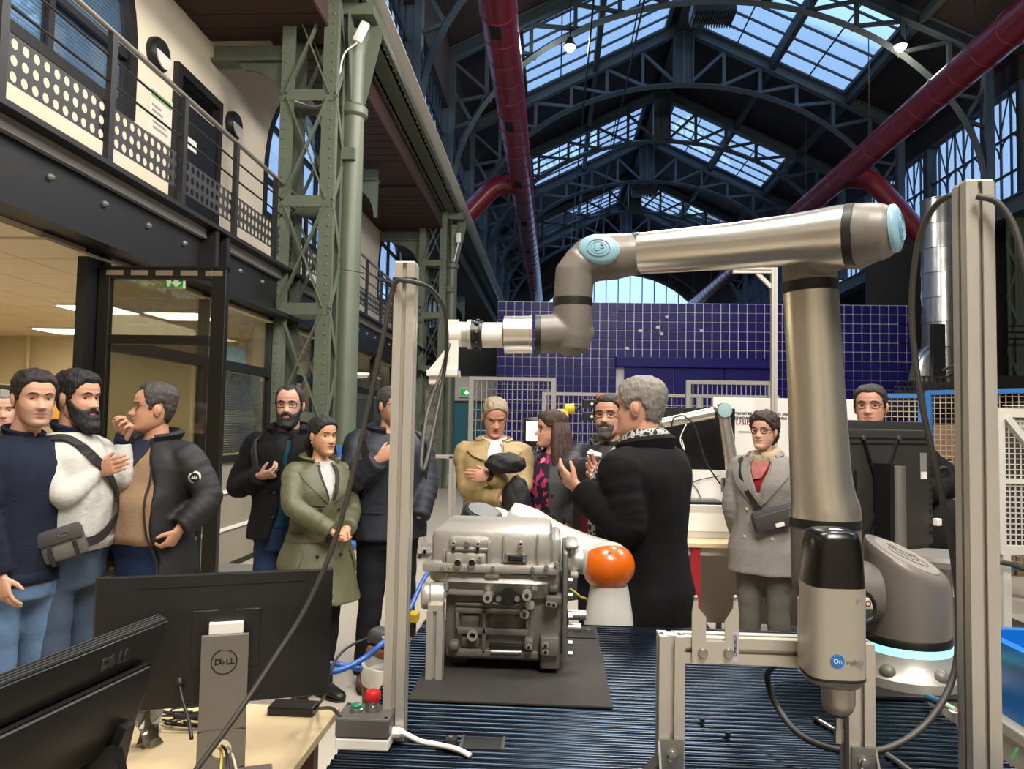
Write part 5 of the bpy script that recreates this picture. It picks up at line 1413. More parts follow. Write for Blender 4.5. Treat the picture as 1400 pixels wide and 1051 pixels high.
        vs += [s.Mh @ p for row in G for p in row]
        for i in range(NR-1):
            for k in range(NC):
                fs.append((o+i*NC+k, o+i*NC+(k+1) % NC, o+(i+1)*NC+(k+1) % NC, o+(i+1)*NC+k))
                c = (G[i][k]+G[i+1][(k+1) % NC])/2; ang = aang(k, NC); m = 0
                if c.y > 0 and abs(c.x) < .023*(1-((c.z+.0640)/.011)**2) and abs(c.z+.0640) < .0105: m = 1
                elif stubble and c.z < zl(BEARD, ang)+.004 and ang < 88: m = 2
                mi.append(m)
        fs.append(tuple(o+k for k in range(NC))[::-1]); mi.append(0); fs.append(tuple(o+(NR-1)*NC+k for k in range(NC))); mi.append(0)
        eb = MB()
        for sd in (1, -1):
            q = hd.point(R(90)*sd, -.006)
            M = Matrix.Translation(q+Vector((sd*.004, -.004, 0))) @ Matrix.Rotation(R(-18)*sd, 4, 'Z') @ Matrix.Rotation(R(-8), 4, 'X')
            eb.M = M; eb.ball((0, 0, 0), (.008, .019, .032), 12, 10); eb.ball((sd*.004, -.004, .004), (.009, .016, .026), 12, 8); eb.M = None
            ys_ = hd.ysurf(.031, .004)
            for (a0, a1, rr) in ((13, 88, .0132), (-70, -20, .0128)):       # lids
                c0 = Vector((sd*.031, ys_-.0055, .004)); N_ = 14; rows = []
                for i in range(5):
                    el = R(a0+(a1-a0)*i/4); rows.append([c0+Vector((rr*1.12*math.cos(el)*math.sin(az), rr*math.cos(el)*math.cos(az), rr*math.sin(el))) for az in [R(-80+160*k/(N_-1)) for k in range(N_)]])
                eb.add([p for r_ in rows for p in r_], [(i*N_+k, i*N_+k+1, (i+1)*N_+k+1, (i+1)*N_+k) for i in range(4) for k in range(N_-1)])
        o = len(vs); vs += [s.Mh @ Vector(p) for p in eb.v]; fs += [tuple(i+o for i in f) for f in eb.f]; mi += [0]*len(eb.f)
        for side in (1, -1):
            h = s.hand(side)
            if h: o = len(vs); vs += h[0]; fs += [tuple(i+o for i in f) for f in h[1]]; mi += [0]*len(h[1])
        b = MB(); b.v = [tuple(v) for v in vs]; b.f = fs; b.m = mi
        ms = [s.skin, mat('lips_'+lip.strip('#'), lip, .45), stubble or s.skin]
        s.b = s.build(b, 'body', ms)
        # eyes
        for sd in (1, -1):
            ys_ = hd.ysurf(.031, .004); e = MB(); c0 = Vector((sd*.031, ys_-.0062, .004)); r_ = .0117
            prof = [(r_*math.sin(R(a)), r_*math.cos(R(a))) for a in (2, 14, 35, 50, 70, 100, 140, 178)]
            e.lathe(prof, c0, (0, 1, 0), 14); e.v = [tuple(s.Mh @ Vector(v)) for v in e.v]
            ms_ = [0]*len(e.f)
            for j in range(len(e.f)):
                if j < 28: ms_[j] = 1
            ms_[-2] = 1; e.m = ms_
            s.build(e, 'eye', [M_eye, M_iris])
    def feet(s, R_=(.1, .0), Lf=(-.1, .0), toe=15):
        s.foot = {}
        for side, f in ((1, R_), (-1, Lf)):
            a = Vector((f[0], f[1]-.04, .085)); k = Vector((side*.092*.6+f[0]*.4, f[1]*.5+.015, .49)); s.foot[side] = dict(a=a, k=k, toe=R(toe)*side)
    def shoes(s, m, sole=M_dark):
        for side in (1, -1):
            f = s.foot[side]; a = f['a']; mb = MB(); c, s_ = math.cos(f['toe']), math.sin(f['toe'])
            rings = []
            for (y, w_, h) in ((-.075, .012, .04), (-.07, .030, .07), (-.03, .036, .10), (.02, .038, .10), (.07, .044, .075), (.12, .048, .058), (.165, .042, .048), (.19, .026, .036), (.2, .006, .024)):
                ring = []
                for k in range(16):
                    an = 2*math.pi*k/16; x = w_*math.cos(an); z = .012+max(-.0, (h*.5)+(h*.5)*math.sin(an))
                    ring.append((a.x+x*c+y*s_, a.y+y*c-x*s_, z))
                rings.append(ring)
            mb.add(*loft(rings)); sh = s.build(mb, 'shoe', m)
            mb = MB(); pl = [(-.03, -.075), (-.04, -.02), (-.047, .1), (-.04, .17), (0, .203), (.04, .17), (.047, .1), (.04, -.02), (.03, -.075)]
            mb.prism([(x*c+y*s_, y*c-x*s_) for x, y in pl], .016, (a.x, a.y, 0), ((1, 0, 0), (0, 1, 0), (0, 0, 1))); s.build(mb, 'sole', sole, sh, smooth=None)
    def brows(s, m, th=.0034, dz=0.):
        th *= .8
        for sd in (1, -1):
            P = [(x, z) for x, z in ((.013, .0215), (.024, .026), (.036, .0275), (.049, .022))]
            mb = MB(); mb.tube([s.Mh @ Vector((sd*x, s.hd.ysurf(x, z+dz)+.0015, z+dz)) for x, z in P], [th*.9, th*1.1, th, th*.5], 6)
            s.build(mb, 'eyebrow', m)
    def shell(s, name, m, mask, thick, nz=(.25, 60.), rem=None, label=None, post=None):
        hd = s.hd; G = hd.grid(); NR, NC = hd.NR, hd.NC; K = [[0]*NC for _ in range(NR)]; V = []
        cen = Vector((0, -.008, .01))
        for i in range(NR):
            for k in range(NC):
                p = G[i][k]; ang = aang(k, NC); mk = mask(ang, p); K[i][k] = mk
                d = (p-cen); d = Vector((d.x, d.y, d.z*(.9 if p.z > 0 else .35))).normalized()
                t = thick(ang, p) if callable(thick) else thick
                q = p+d*(t*mk*(1+nz[0]*mnoise.noise(p*nz[1])) - .004*(1-mk))
                if post: q = post(ang, p, q, mk)
                V.append(s.Mh @ q)
        fs = []
        for i in range(NR-1):
            for k in range(NC):
                k2 = (k+1) % NC
                if max(K[i][k], K[i][k2], K[i+1][k], K[i+1][k2]) > .02: fs.append((i*NC+k, i*NC+k2, (i+1)*NC+k2, (i+1)*NC+k))
        if max(K[-1]) > .02: fs.append(tuple((NR-1)*NC+k for k in range(NC)))
        used = sorted({i for f in fs for i in f}); mp = {j: i for i, j in enumerate(used)}
        mb = MB(); mb.v = [tuple(V[j]) for j in used]; mb.f = [tuple(mp[j] for j in f) for f in fs]; mb.m = [0]*len(fs)
        return s.build(mb, name, m, label=label)
    def hair(s, m, line, thick=.012, nz=(.35, 55.), top=0., label=None, post=None):
        def mask(a, p): return sstep(-.003, .010, p.z-zl(line, a))
        return s.shell('hair', m, mask, (lambda a, p: thick+top*sstep(.04, .11, p.z)) , nz, label=label, post=post)
    def beard(s, m, thick=.01, long=0., line=None, name='beard', chin_only=False):
        ln = line or BEARD
        def mask(a, p):
            if a > 92: return 0
            k = sstep(.004, -.006, p.z-zl(ln, a))*sstep(92, 84, a)
            if chin_only: k *= sstep(52, 38, a)
            lipd = (p.x/.021)**2+((p.z+.0645)/.0085)**2
            return k*sstep(.8, 1.5, lipd)
        def post(a, p, q, mk): return q+Vector((0, .25*long*mk*sstep(-.06, -.11, p.z), -long*mk*sstep(-.055, -.115, p.z)))
        return s.shell(name, m, mask, lambda a, p: thick*(.55+.45*sstep(-.04, -.09, p.z)), (.3, 80.), post=post)
    def glasses(s, m, w=.024, h=.017, rnd=.5, r_=.0016, dz=.002):
        hd = s.hd; y = hd.ysurf(.031, .004)+.016; g = MB()
        for sd in (1, -1):
            pts = []
            for k in range(25):
                an = 2*math.pi*k/24; c, si = math.cos(an), math.sin(an)
                pts.append(Vector((sd*.0325+w*math.copysign(abs(c)**rnd, c), y-.002*abs(c)-.004*(1 if c*sd > .5 else 0), .003+dz+h*math.copysign(abs(si)**rnd, si))))
            g.tube([s.Mh @ p for p in pts], r_, 6)
            g.tube([s.Mh @ Vector(p) for p in ((sd*(.0325+w), y-.004, .008+dz), (sd*.075*hd.wd, y-.02, .008+dz), (sd*.079*hd.wd, .02, .008), (sd*.079*hd.wd, -.012, .002))], r_, 6)
        g.tube([s.Mh @ Vector(p) for p in ((-.0325+w, y, .007+dz), (0, y+.002, .009+dz), (.0325-w, y, .007+dz))], r_, 6)
        o = s.build(g, 'glasses', m)
        for sd in (1, -1):
            l = MB(); l.lathe([(.001, 0), (w*.93, 0), (w*.93, .0008), (.001, .0008)], (sd*.0325, y-.001, .003+dz), (0, 1, 0), 16, False); l.v = [tuple(s.Mh @ Vector((v[0], v[1], (v[2]-.003-dz)*h/w+.003+dz))) for v in l.v]
            s.build(l, 'lens', M_lens, o)
        return o
    # ---- clothes
    def surf(s, an, z, off, flare=0.):      # an: 0 = front, degrees, + towards the wearer's right
        a = R(an); rx, ry, yc = lerp_tab(s.T, max(z, .80)); fl = flare*max(0, (1.0-z))
        c, si = math.cos(a), math.sin(a); e = .88
        return Vector(((rx+off+fl)*math.copysign(abs(si)**e, si), (ry+off+fl)*math.copysign(abs(c)**e, c)+yc, z))
    def garment(s, name, m, hem, off=.02, flare=0., gap=0., top=1.49, sleeves=True, vox=.011, folds=.005, sl=.0, cuff=1.0, thick=.018, gapf=None, parent=None, label=None, bell=0., smooth=3):
        mb = MB(); n = 16; N = 48
        zs = [hem+(top-hem)*i/(n-1) for i in range(n)]
        if gap or gapf:
            out = []; inn = []
            for z in zs:
                gg = gapf(z) if gapf else gap
                aa = [gg+(360-2*gg)*k/(N-1) for k in range(N)]
                out.append([s.surf(a, z, off, flare) for a in aa]); inn.append([s.surf(a, z, off-thick, flare) for a in aa])
            vs = [p for r_ in out for p in r_]+[p for r_ in inn for p in r_]; m_ = n*N
            fs = []
            for i in range(n-1):
                for k in range(N-1):
                    a, b, c, d = i*N+k, i*N+k+1, (i+1)*N+k+1, (i+1)*N+k
                    fs += [(a, b, c, d), (m_+d, m_+c, m_+b, m_+a)]
                for k in (0, N-1): a, d = i*N+k, (i+1)*N+k; fs.append((a, d, m_+d, m_+a))
            for i in (0, n-1):
                for k in range(N-1): a, b = i*N+k, i*N+k+1; fs.append((a, b, m_+b, m_+a))
            mb.add(vs, fs)
        else:
            mb.add(*loft([[s.surf(360*k/N, z, off, flare) for k in range(N)] for z in zs]))
        if sleeves:
            for side in (1, -1):
                P = catmull(s.armpath(side, f=cuff), 4); q = len(P); rr = []
                base = [.060, .068, .062, .058, .053, .052, .051, .048, .042, .039+bell]
                for i in range(q):
                    u = i/(q-1)*(len(base)-1); j = min(int(u), len(base)-2); r_ = base[j]+(base[j+1]-base[j])*(u-j)
                    rr.append((r_*(.84 if s.fem else .9)+off*.5+sl*.5)*(1+.045*math.sin(i*2.1+side)))
                mb.tube(P, rr, 16)
        vs, fs = solid(mb, vox, smooth, .5)
        b = MB(); b.v = [tuple(v) for v in vs]; b.f = fs; b.m = [0]*len(fs)
        o = s.build(b, name, m, parent, label=label)
        if folds:
            me = o.data; rs = random.Random(hash(name) % 99)
            ofs = Vector((s.Y*3, s.rz, 0))
            wrinkle(me, lambda p: folds*(mnoise.noise(Vector((p.x*7, p.y*7, p.z*4))+ofs)+.7*mnoise.noise(Vector((p.x*16, p.y*16, p.z*9))+ofs)))
        return o
    def trousers(s, m, wide=1.0, top=1.0, ankle=.075):
        mb = MB(); zs = [.80, .86, .92, top]
        mb.add(*loft([[s.surf(360*k/32, z, .012) for k in range(32)] for z in zs]))
        for side in (1, -1):
            f = s.foot[side]; P = [Vector((side*.078, 0, .90)), Vector((side*.088, .002, .80)), (Vector((side*.088, 0, .8))+f['k'])/2, f['k'], f['k']*.6+f['a']*.4, f['k']*.3+f['a']*.7, f['a']+Vector((0, 0, -.02))]
            P = catmull(P, 4); rr = []
            base = [.088, .092, .082, .066, .064, .058, ankle*.8]
            for i in range(len(P)):
                u = i/(len(P)-1)*6; j = min(int(u), 5); rr.append((base[j]+(base[j+1]-base[j])*(u-j))*wide*(1+.03*math.sin(i*1.9)))
            mb.tube(P, rr, 18)
        vs, fs = solid(mb, .012, 3); b = MB(); b.v = [tuple(v) for v in vs]; b.f = fs; b.m = [0]*len(fs)
        o = s.build(b, 'trousers', m)
        wrinkle(o.data, lambda p: .004*(mnoise.noise(Vector((p.x*9, p.y*9, p.z*7)))+.6*mnoise.noise(Vector((p.x*20, p.y*20, p.z*14)))))
        return o
    def patch(s, name, m, pts, off, flare=0., th=.004, nu=6, nv=8, parent=None, label=None):
        "thin curved patch over the torso; pts = 4 corners (angle, z): a,b bottom, c,d top"
        a, b, c, d = pts; V = []
        for o_ in (off, off+th):
            for j in range(nv+1):
                for i in range(nu+1):
                    u, v = i/nu, j/nv
                    an = (a[0]*(1-u)+b[0]*u)*(1-v)+(d[0]*(1-u)+c[0]*u)*v; z = (a[1]*(1-u)+b[1]*u)*(1-v)+(d[1]*(1-u)+c[1]*u)*v
                    V.append(s.surf(an, z, o_, flare))
        W_ = nu+1; m_ = W_*(nv+1); fs = []
        for j in range(nv):
            for i in range(nu):
                q = j*W_+i; fs += [(q, q+1, q+W_+1, q+W_), (m_+q+W_, m_+q+W_+1, m_+q+1, m_+q)]
        for i in range(nu): fs += [(i, m_+i, m_+i+1, i+1), (nv*W_+i, nv*W_+i+1, m_+nv*W_+i+1, m_+nv*W_+i)]
        for j in range(nv): fs += [(j*W_, (j+1)*W_, m_+(j+1)*W_, m_+j*W_), (j*W_+nu, m_+j*W_+nu, m_+(j+1)*W_+nu, (j+1)*W_+nu)]
        mb = MB(); mb.add(V, fs); return s.build(mb, name, m, parent, label=label, smooth=40)
    def ribbon(s, name, m, path, off, width=.035, th=.006, flare=0., parent=None):
        "strap laid over the torso along (angle, z) points"
        P = [s.surf(a, z, off, flare) for a, z in path]; P = catmull(P, 5); V = []
        for i, p in enumerate(P):
            t = (P[min(i+1, len(P)-1)]-P[max(i-1, 0)]).normalized(); n_ = Vector((p.x, p.y, .02)).normalized()
            if p.z > 1.43: n_ = (n_+Vector((0, 0, 1.2))).normalized()
            b = t.cross(n_).normalized()*width/2; V += [p-b, p+b, p+b+n_*th, p-b+n_*th]
        fs = [(4*i+k, 4*i+(k+1) % 4, 4*i+4+(k+1) % 4, 4*i+4+k) for i in range(len(P)-1) for k in range(4)]+[(0, 1, 2, 3), (4*len(P)-4, 4*len(P)-3, 4*len(P)-2, 4*len(P)-1)]
        mb = MB(); mb.add(V, fs); return s.build(mb, name, m, parent, smooth=None)
    def collar(s, m, z=1.50, r_=.068, h=.04, th=.010, open_=35, name='collar', tilt=.02, flare=.012):
        mb = MB(); V = []; N = 24
        for lev, (rr, zz) in enumerate(((r_, z), (r_+flare, z+h), (r_+flare+th, z+h*.8), (r_+th, z-.008))):
            for k in range(N):
                a = R(open_+(360-2*open_)*k/(N-1)); V.append((rr*math.sin(a), rr*math.cos(a)*.95-.006, zz-tilt*math.cos(a)))
        fs = [(l*N+k, l*N+k+1, ((l+1) % 4)*N+k+1, ((l+1) % 4)*N+k) for l in range(4) for k in range(N-1)]+[(0, N, 2*N, 3*N), (N-1, 2*N-1, 3*N-1, 4*N-1)]
        mb.add(V, fs); return s.build(mb, name, m, smooth=40)
    def scarf(s, m, turns=2, r0=.082, z=1.47, th=.03, ends=True, m2=None):
        mb = MB(); P = []
        for i in range(turns*20+1):
            a = 2*math.pi*i/20; P.append((r0*math.sin(a)*(1+.06*math.sin(i)), r0*math.cos(a)-.004, z+.028*(i/(turns*20)-.35)+.012*math.cos(a*1.0+2)-.018*math.cos(a)))
        mb.tube(P, [(th*(1+.15*math.sin(i*1.3)), th*.8) for i in range(len(P))], 10)
        if ends:
            mb.tube([(.02, r0+.01, z-.01), (.035, .135, z-.10), (.04, .15, z-.22), (.04, .152, z-.34)], [(.02, .03), (.016, .04), (.012, .045), (.012, .045)], 10, up=(0, 1, 0))
        return s.build(mb, 'scarf', m)
    def button(s, m, an, z, off, flare=0., r_=.011, parent=None):
        p = s.surf(an, z, off, flare); n_ = Vector((p.x, p.y, 0)).normalized(); mb = MB()
        mb.lathe([(r_, 0), (r_, .003), (r_*.6, .005), (.001, .005)], p, n_, 10); return s.build(mb, 'button', m, parent)
BEARD = [(0, -.046), (20, -.047), (35, -.052), (50, -.046), (62, -.034), (74, -.01), (82, .01), (90, .0)]
HL_M = [(0, .070), (25, .073), (42, .060), (55, .045), (66, .018), (76, -.012), (84, .012), (98, .030), (112, .0), (130, -.05), (180, -.075)]
HL_REC = [(0, .086), (20, .092), (36, .095), (52, .066), (64, .028), (76, -.012), (84, .012), (98, .030), (112, .0), (130, -.05), (180, -.075)]
HL_F = [(0, .072), (25, .068), (45, .050), (60, .030), (72, .012), (84, .015), (98, .020), (112, -.02), (130, -.07), (180, -.09)]
def down(side=1, **k): return k
J_light = cloth('light_jeans', '#58708c', .85, .3, .3, 60, 7); J_grey = cloth('grey_blue_jeans', '#3f4b5c', .85, .3, .3, 60, 7); J_dark = cloth('dark_jeans', '#1f2f4e', .85, .35, .3, 60, 7)
C_blk = cloth('black_wool', '#121214', .9, .2); C_blk2 = mat('black_shell', '#131316', .68, 0, .25, 14, .2, 8); C_trs = cloth('black_trousers', '#16181d', .85, .2)
H_dk = hairm('dark_brown_hair', '#1c1410'); H_bl = hairm('black_hair', '#100d0c'); H_gr = hairm('greying_hair', '#3a3734'); H_sv = hairm('silver_hair', '#7d776f'); H_bd = hairm('grey_blond_hair', '#8f8069'); H_br = hairm('long_brown_hair', '#3a2218'); H_cu = hairm('curly_brown_hair', '#33231a')
S_lea = mat('brown_leather', '#4a2a18', .4); S_blk = mat('black_shoe', '#141312', .45); S_wht = mat('pale_trainer', '#b9b4aa', .6)
STUB = mat('stubble_skin', '#a07c69', .6, 0, .1, 250, .2, 120)
M_specs = mat('dark_spectacle_frame', '#16120f', .3); M_specw = mat('wire_frame', '#8b8378', .3, .8)

# 1 -- man in the navy sweater
p = Person(38, 504, 3.22, 1.77, (.96, -.28), 'person in a navy sweater and light blue jeans standing at the far left edge', skin_col='#c0937a')
p.feet((.10, .03), (-.12, -.02)); p.arms(R=dict(e=p.L(-22, 700, -.24), w=p.L(0, 785, -.20), d=(0, .35, -1), n=(-1, 0, 0)), Lf=dict(e=p.L(44, 690, .2), w=p.L(57, 750, .16), d=(0, .25, -1), n=(1, 0, 0)))
p.body(Head(1.05, 1.0), (.80, -.60), -2, stubble=STUB, fwd=.045); p.brows(H_dk, .004)
p.hair(H_dk, HL_M, .010, top=.006, label='short dark brown hair'); p.trousers(J_light, 1.02); p.shoes(S_wht)
g = p.garment('sweater', cloth('navy_knit', '#1b2030', .9, .12, .35, 90, 20), .88, .018, folds=.006)
p.collar(MATS['navy_knit'], 1.485, .064, .035, .012, 8, 'rolled_collar'); 
mb = MB(); mb.add(*loft([[p.surf(360*k/40, z, o_) for k in range(40)] for z, o_ in ((.865, .010), (.87, .02), (.915, .021), (.92, .012))])); p.build(mb, 'ribbed_hem', MATS['navy_knit'])

# 2 -- man in the pale sweatshirt, arms folded, one forearm raised
p = Person(103, 509, 3.45, 1.78, (1, -.12), 'person with a dark beard in a pale grey sweatshirt wearing a small grey sling bag', skin_col='#b98a72', wide=1.08, belly=.012)
p.feet((.12, .02), (-.12, .0))
p.arms(R=dict(e=p.L(72, 662, -.20), w=p.L(132, 643, -.02), d=(.1, .9, .25), n=(-.6, .4, .2), curl=(15, 20, 15)), Lf=dict(e=p.L(160, 655, .14), w=p.L(168, 602, .12), d=p.L(178, 572, .1)-p.L(168, 602, .12), n=(.9, -.2, .1), curl=(45, 60, 40), thumb=.9))
p.body(Head(1.05, 1.1, 1.03), (1, -.22), 0, stubble=STUB); p.brows(H_bl, .0042)
p.hair(H_bl, HL_M, .010, top=.014, label='short black hair swept up'); p.beard(H_bl, .013, .028); p.trousers(J_grey, 1.08); p.shoes(S_blk)
M_swt = cloth('pale_sweatshirt', '#b9b7b0', .9, .06, .35, 60, 15)
p.garment('sweatshirt', M_swt, .98, .022, folds=.010, sl=-.006, cuff=.93)
mb = MB(); mb.add(*loft([[p.surf(360*k/40, z, o_) for k in range(40)] for z, o_ in ((.965, .010), (.97, .026), (1.02, .029), (1.03, .016))])); p.build(mb, 'ribbed_hem', M_swt)
p.collar(cloth('navy_polo', '#1b2231', .8), 1.49, .064, .042, .012, 22, 'polo_collar', flare=.02)
p.arm_ = p.arm[-1]; a = p.arm_; mb = MB(); mb.tube([a['w']-a['d']*.02, a['w']+(a['w']-a['e']).normalized()*.03], [.036, .034], 16); p.build(mb, 'shirt_cuff', MATS['navy_polo'])
M_strap = mat('black_webbing', '#141414', .7); p.ribbon('bag_strap', M_strap, [(150, 1.10), (120, 1.30), (90, 1.43), (50, 1.47), (10, 1.38), (-15, 1.25), (-25, 1.12), (10, 1.02), (60, 1.03)], .036, .04)
M_bag = mat('grey_bag_fabric', '#55524c', .75, 0, .25, 90, .15, 10)
q = p.surf(52, 1.03, .06); W_ = MB(); W_.bbox(-.085, -.035, -.075, .085, .035, .06, .018)
Mb = Matrix.Translation(q) @ Matrix.Rotation(R(-58), 4, 'Z') @ Matrix.Rotation(R(18), 4, 'Y'); 
def local_mb(f, M): mb = MB(); mb.M = M; f(mb); mb.M = None; return mb
bg_ = p.build(local_mb(lambda m_: m_.bbox(-.085, -.035, -.075, .085, .035, .06, .018), Mb), 'sling_bag', M_bag, smooth=40)
p.build(local_mb(lambda m_: m_.bbox(-.088, .012, -.002, .088, .044, .066, .012), Mb), 'bag_flap', mat('dark_bag_flap', '#3f3d3a', .7), bg_, smooth=40)
p.build(local_mb(lambda m_: m_.bbox(-.055, .03, -.07, .06, .055, -.01, .012), Mb), 'front_pocket', M_bag, bg_, smooth=40)
for x in (-.05, .045): p.build(local_mb(lambda m_: m_.box(x-.008, .05, -.085, x+.008, .058, -.005), Mb), 'bag_strap', M_strap, bg_, smooth=None)
p.build(local_mb(lambda m_: m_.tube([(-.02+.022*math.cos(t), .046, .035+.008*math.sin(t)) for t in [2*math.pi*k/16 for k in range(17)]], .0016, 5), Mb), 'oval_badge', M_screw, bg_, smooth=None)

# 3 -- man with glasses in the open black jacket over a camel sweater
p = Person(216, 528, 3.72, 1.74, (-.32, -.95), 'person in an open black jacket over a camel sweater in front of the glazed door', skin_col='#bf8f74', belly=.03, wide=1.05)
p.feet((.11, .02), (-.12, .0))
p.arms(R=dict(e=p.L(158, 660, .16), w=p.L(160, 715, .1), hide=True), Lf=dict(e=p.L(283, 672, -.05), w=p.L(246, 722, -.16), d=(.5, .3, -1), n=(.9, .1, 0), curl=(40, 50, 30)))
p.body(Head(1.0, 1.15), (-.80, -.60), 4, stubble=None); p.brows(H_gr, .0036)
p.hair(H_gr, HL_REC, .012, top=.010, label='greying short wavy hair'); p.glasses(M_specw, .023, .016, .6, .0013); p.trousers(J_dark, 1.05); p.shoes(S_lea)
p.garment('sweater', cloth('camel_knit', '#957a61', .9, .08, .3, 70, 18), .99, .018, sleeves=False, folds=.005)
p.garment('jacket', C_blk2, .84, .040, flare=.12, gapf=lambda z: 46-24*sstep(1.2, 1.47, z), thick=.026, folds=.008, sl=.010)
p.collar(cloth('dark_check_shirt', '#272d3a', .8, .5, .1, 40, 60), 1.485, .066, .035, .010, 24, 'shirt_collar', flare=.016)
p.patch('shirt_front', MATS['dark_check_shirt'], [(-2, 1.36), (2, 1.36), (26, 1.495), (-26, 1.495)], .021, th=.003)
p.collar(C_blk2, 1.475, .088, .06, .022, 40, 'hood', flare=.03)
for s_ in (1, -1): p.patch('zip', M_dark, [(s_*45, .86), (s_*48, .86), (s_*34, 1.36), (s_*31, 1.36)], .041, .12, th=.004, nu=2)
a = p.arm[-1]; mid = a['sh']*.52+a['e']*.48; n_ = Vector((-.55, .60, .05)).normalized(); mb = MB(); 
wn_ = (p.Mi.to_3x3() @ Vector((.25, -1, .1))).normalized()
mb.lathe([(.030, 0), (.030, .006), (.022, .007), (.022, .0075), (.001, .0076)], mid+wn_*.072, wn_, 20); mb.m = [0]*len(mb.m); o = p.build(mb, 'sleeve_patch', mat('patch_white', '#b8b4ac', .7)); 
mb = MB(); mb.lathe([(.021, 0), (.021, .002)], mid+wn_*.0795, wn_, 16); p.build(mb, 'patch_centre', C_blk, o)
t1 = wn_.cross(Vector((0, 0, 1))).normalized(); mb = MB()
for k in (-1, 0, 1): c = mid+wn_*.0822+t1*(.009*k); mb.add([c+t1*-.006+Vector((0, 0, -.008)), c+t1*.006+Vector((0, 0, -.008)), c+Vector((0, 0, .01-.004*abs(k))), c+t1*-.006+Vector((0, 0, -.008))+wn_*.001, c+t1*.006+Vector((0, 0, -.008))+wn_*.001, c+Vector((0, 0, .01-.004*abs(k)))+wn_*.001], [(0, 1, 2), (3, 5, 4), (0, 3, 4, 1), (1, 4, 5, 2), (2, 5, 3, 0)])
p.build(mb, 'patch_emblem', MATS['patch_white'], o, smooth=None)

# 4 -- bearded man with glasses in the long dark coat
p = Person(398, 527, 4.6, 1.79, (.18, -.98), 'person with glasses and a full beard in a dark coat by the lattice column', skin_col='#bb917c', wide=1.06)
p.feet((.11, .02), (-.13, .05))
p.arms(R=dict(e=p.L(322, 668, -.02), w=p.L(366, 645, -.26), d=(-.9, .4, .2), n=(0, -.6, .8), curl=(50, 50, 30)), Lf=dict(e=p.L(455, 668, .05), w=p.L(420, 650, -.25), d=(.9, .4, .1), n=(0, -.5, .8), curl=(50, 50, 30)))
p.body(Head(1.05, 1.0), (.12, -1), 0, stubble=STUB); p.brows(H_dk, .004); p.hair(H_dk, HL_REC, .009, label='short receding dark hair'); p.beard(H_bl, .012, .016); p.glasses(M_specs, .0245, .0165, .55, .002)
p.trousers(J_dark, 1.05); p.shoes(S_blk)
p.garment('sweater', cloth('teal_sweater', '#123b46', .9), .93, .014, sleeves=False)
g = p.garment('coat', C_blk, .86, .036, flare=.10, gapf=lambda z: 3+14*sstep(1.1, .86, z)+4*sstep(1.3, 1.48, z), thick=.022, folds=.006, sl=.006)
p.scarf(cloth('charcoal_scarf', '#19191b', .9), 2, .085, 1.475, .03); p.collar(C_blk, 1.46, .10, .075, .016, 38, 'coat_collar', flare=.02)
for s_ in (1, -1): p.ribbon('backpack_strap', cloth('strap_grey', '#2a2828', .7), [(s_*60, 1.16), (s_*42, 1.28), (s_*48, 1.40), (s_*90, 1.475), (s_*150, 1.42)], .044, .05, .012)
mb = MB(); mb.bbox(-.16, -.32, .95, .16, -.15, 1.42, .05); bp_ = p.build(mb, 'backpack', mat('backpack_black', '#151515', .7)); mb = MB(); mb.bbox(-.12, -.36, .98, .12, -.30, 1.18, .025); p.build(mb, 'backpack_pocket', MATS['backpack_black'], bp_)
for z in (1.0, 1.14, 1.28): p.button(M_dark, 12, z, .038, .1)
a = p.arm[1]; 
mb = MB(); q = a['w']+a['d']*.08+a['n']*.03; mb.bbox(q.x-.04, q.y-.03, q.z-.006, q.x+.04, q.y+.03, q.z+.004, .003); p.build(mb, 'held_phone', M_blackp)

# 5 -- woman in the olive trench coat
p = Person(440, 570, 4.38, 1.60, (.66, -.75), 'person in an olive trench coat with black hair tied back and clasped hands', True, '#c0906f', wide=1.06)
p.feet((.09, .03), (-.09, -.01))
hx = p.L(466, 733, -.20)
p.arms(R=dict(e=p.L(398, 692, -.24), w=hx+Vector((.05, -.035, .035)), d=(-.55, .35, -.6), n=(-.5, .3, .4), curl=(35, 40, 25)), Lf=dict(e=p.L(482, 700, .12), w=hx+Vector((-.045, -.02, .035)), d=(.55, .3, -.6), n=(.4, .5, .3), curl=(40, 45, 30)))
p.body(Head(.9, .95, .98, True), (.80, -.60), 0, lip='#9e5f52'); p.brows(H_bl, .0026)
p.hair(H_bl, HL_F, .010, top=.006, label='black hair tied back')
mb = MB(); mb.ball(p.Mh @ Vector((0, -.115, -.045)), (.045, .045, .055), 14, 10); mb.ball(p.Mh @ Vector((0, -.12, -.10)), (.03, .03, .06), 12, 8); p.build(mb, 'hair_bun', H_bl)
mb = MB(); mb.ball(p.Mh @ Vector((.078, -.002, -.04)), .006, 8, 6); p.build(mb, 'pearl_earring', M_white)
p.trousers(C_trs, .95); p.shoes(S_blk)
M_olive = mat('olive_gabardine', '#5b5b42', .55, 0, .3, 12, .1, 6)
p.garment('blouse', cloth('pale_blouse', '#b9b6b2', .8), 1.0, .010, sleeves=False)
g = p.garment('trench_coat', M_olive, .62, .030, flare=.22, gapf=lambda z: 1+16*sstep(1.24, 1.49, z), thick=.02, folds=.007, sl=.008, bell=.006)
for s_ in (1, -1):
    p.patch('lapel', M_olive, [(s_*4, 1.24), (s_*12, 1.26), (s_*58, 1.43), (s_*20, 1.46)], .036, th=.008)
    p.patch('dark_lining', mat('dark_collar_lining', '#22211c', .7), [(s_*2, 1.26), (s_*6, 1.26), (s_*24, 1.47), (s_*15, 1.47)], .030, th=.006)
    for z in (1.20, 1.04, .92): p.button(mat('dark_button', '#1e1a14', .4), s_*16, z, .034, .22)
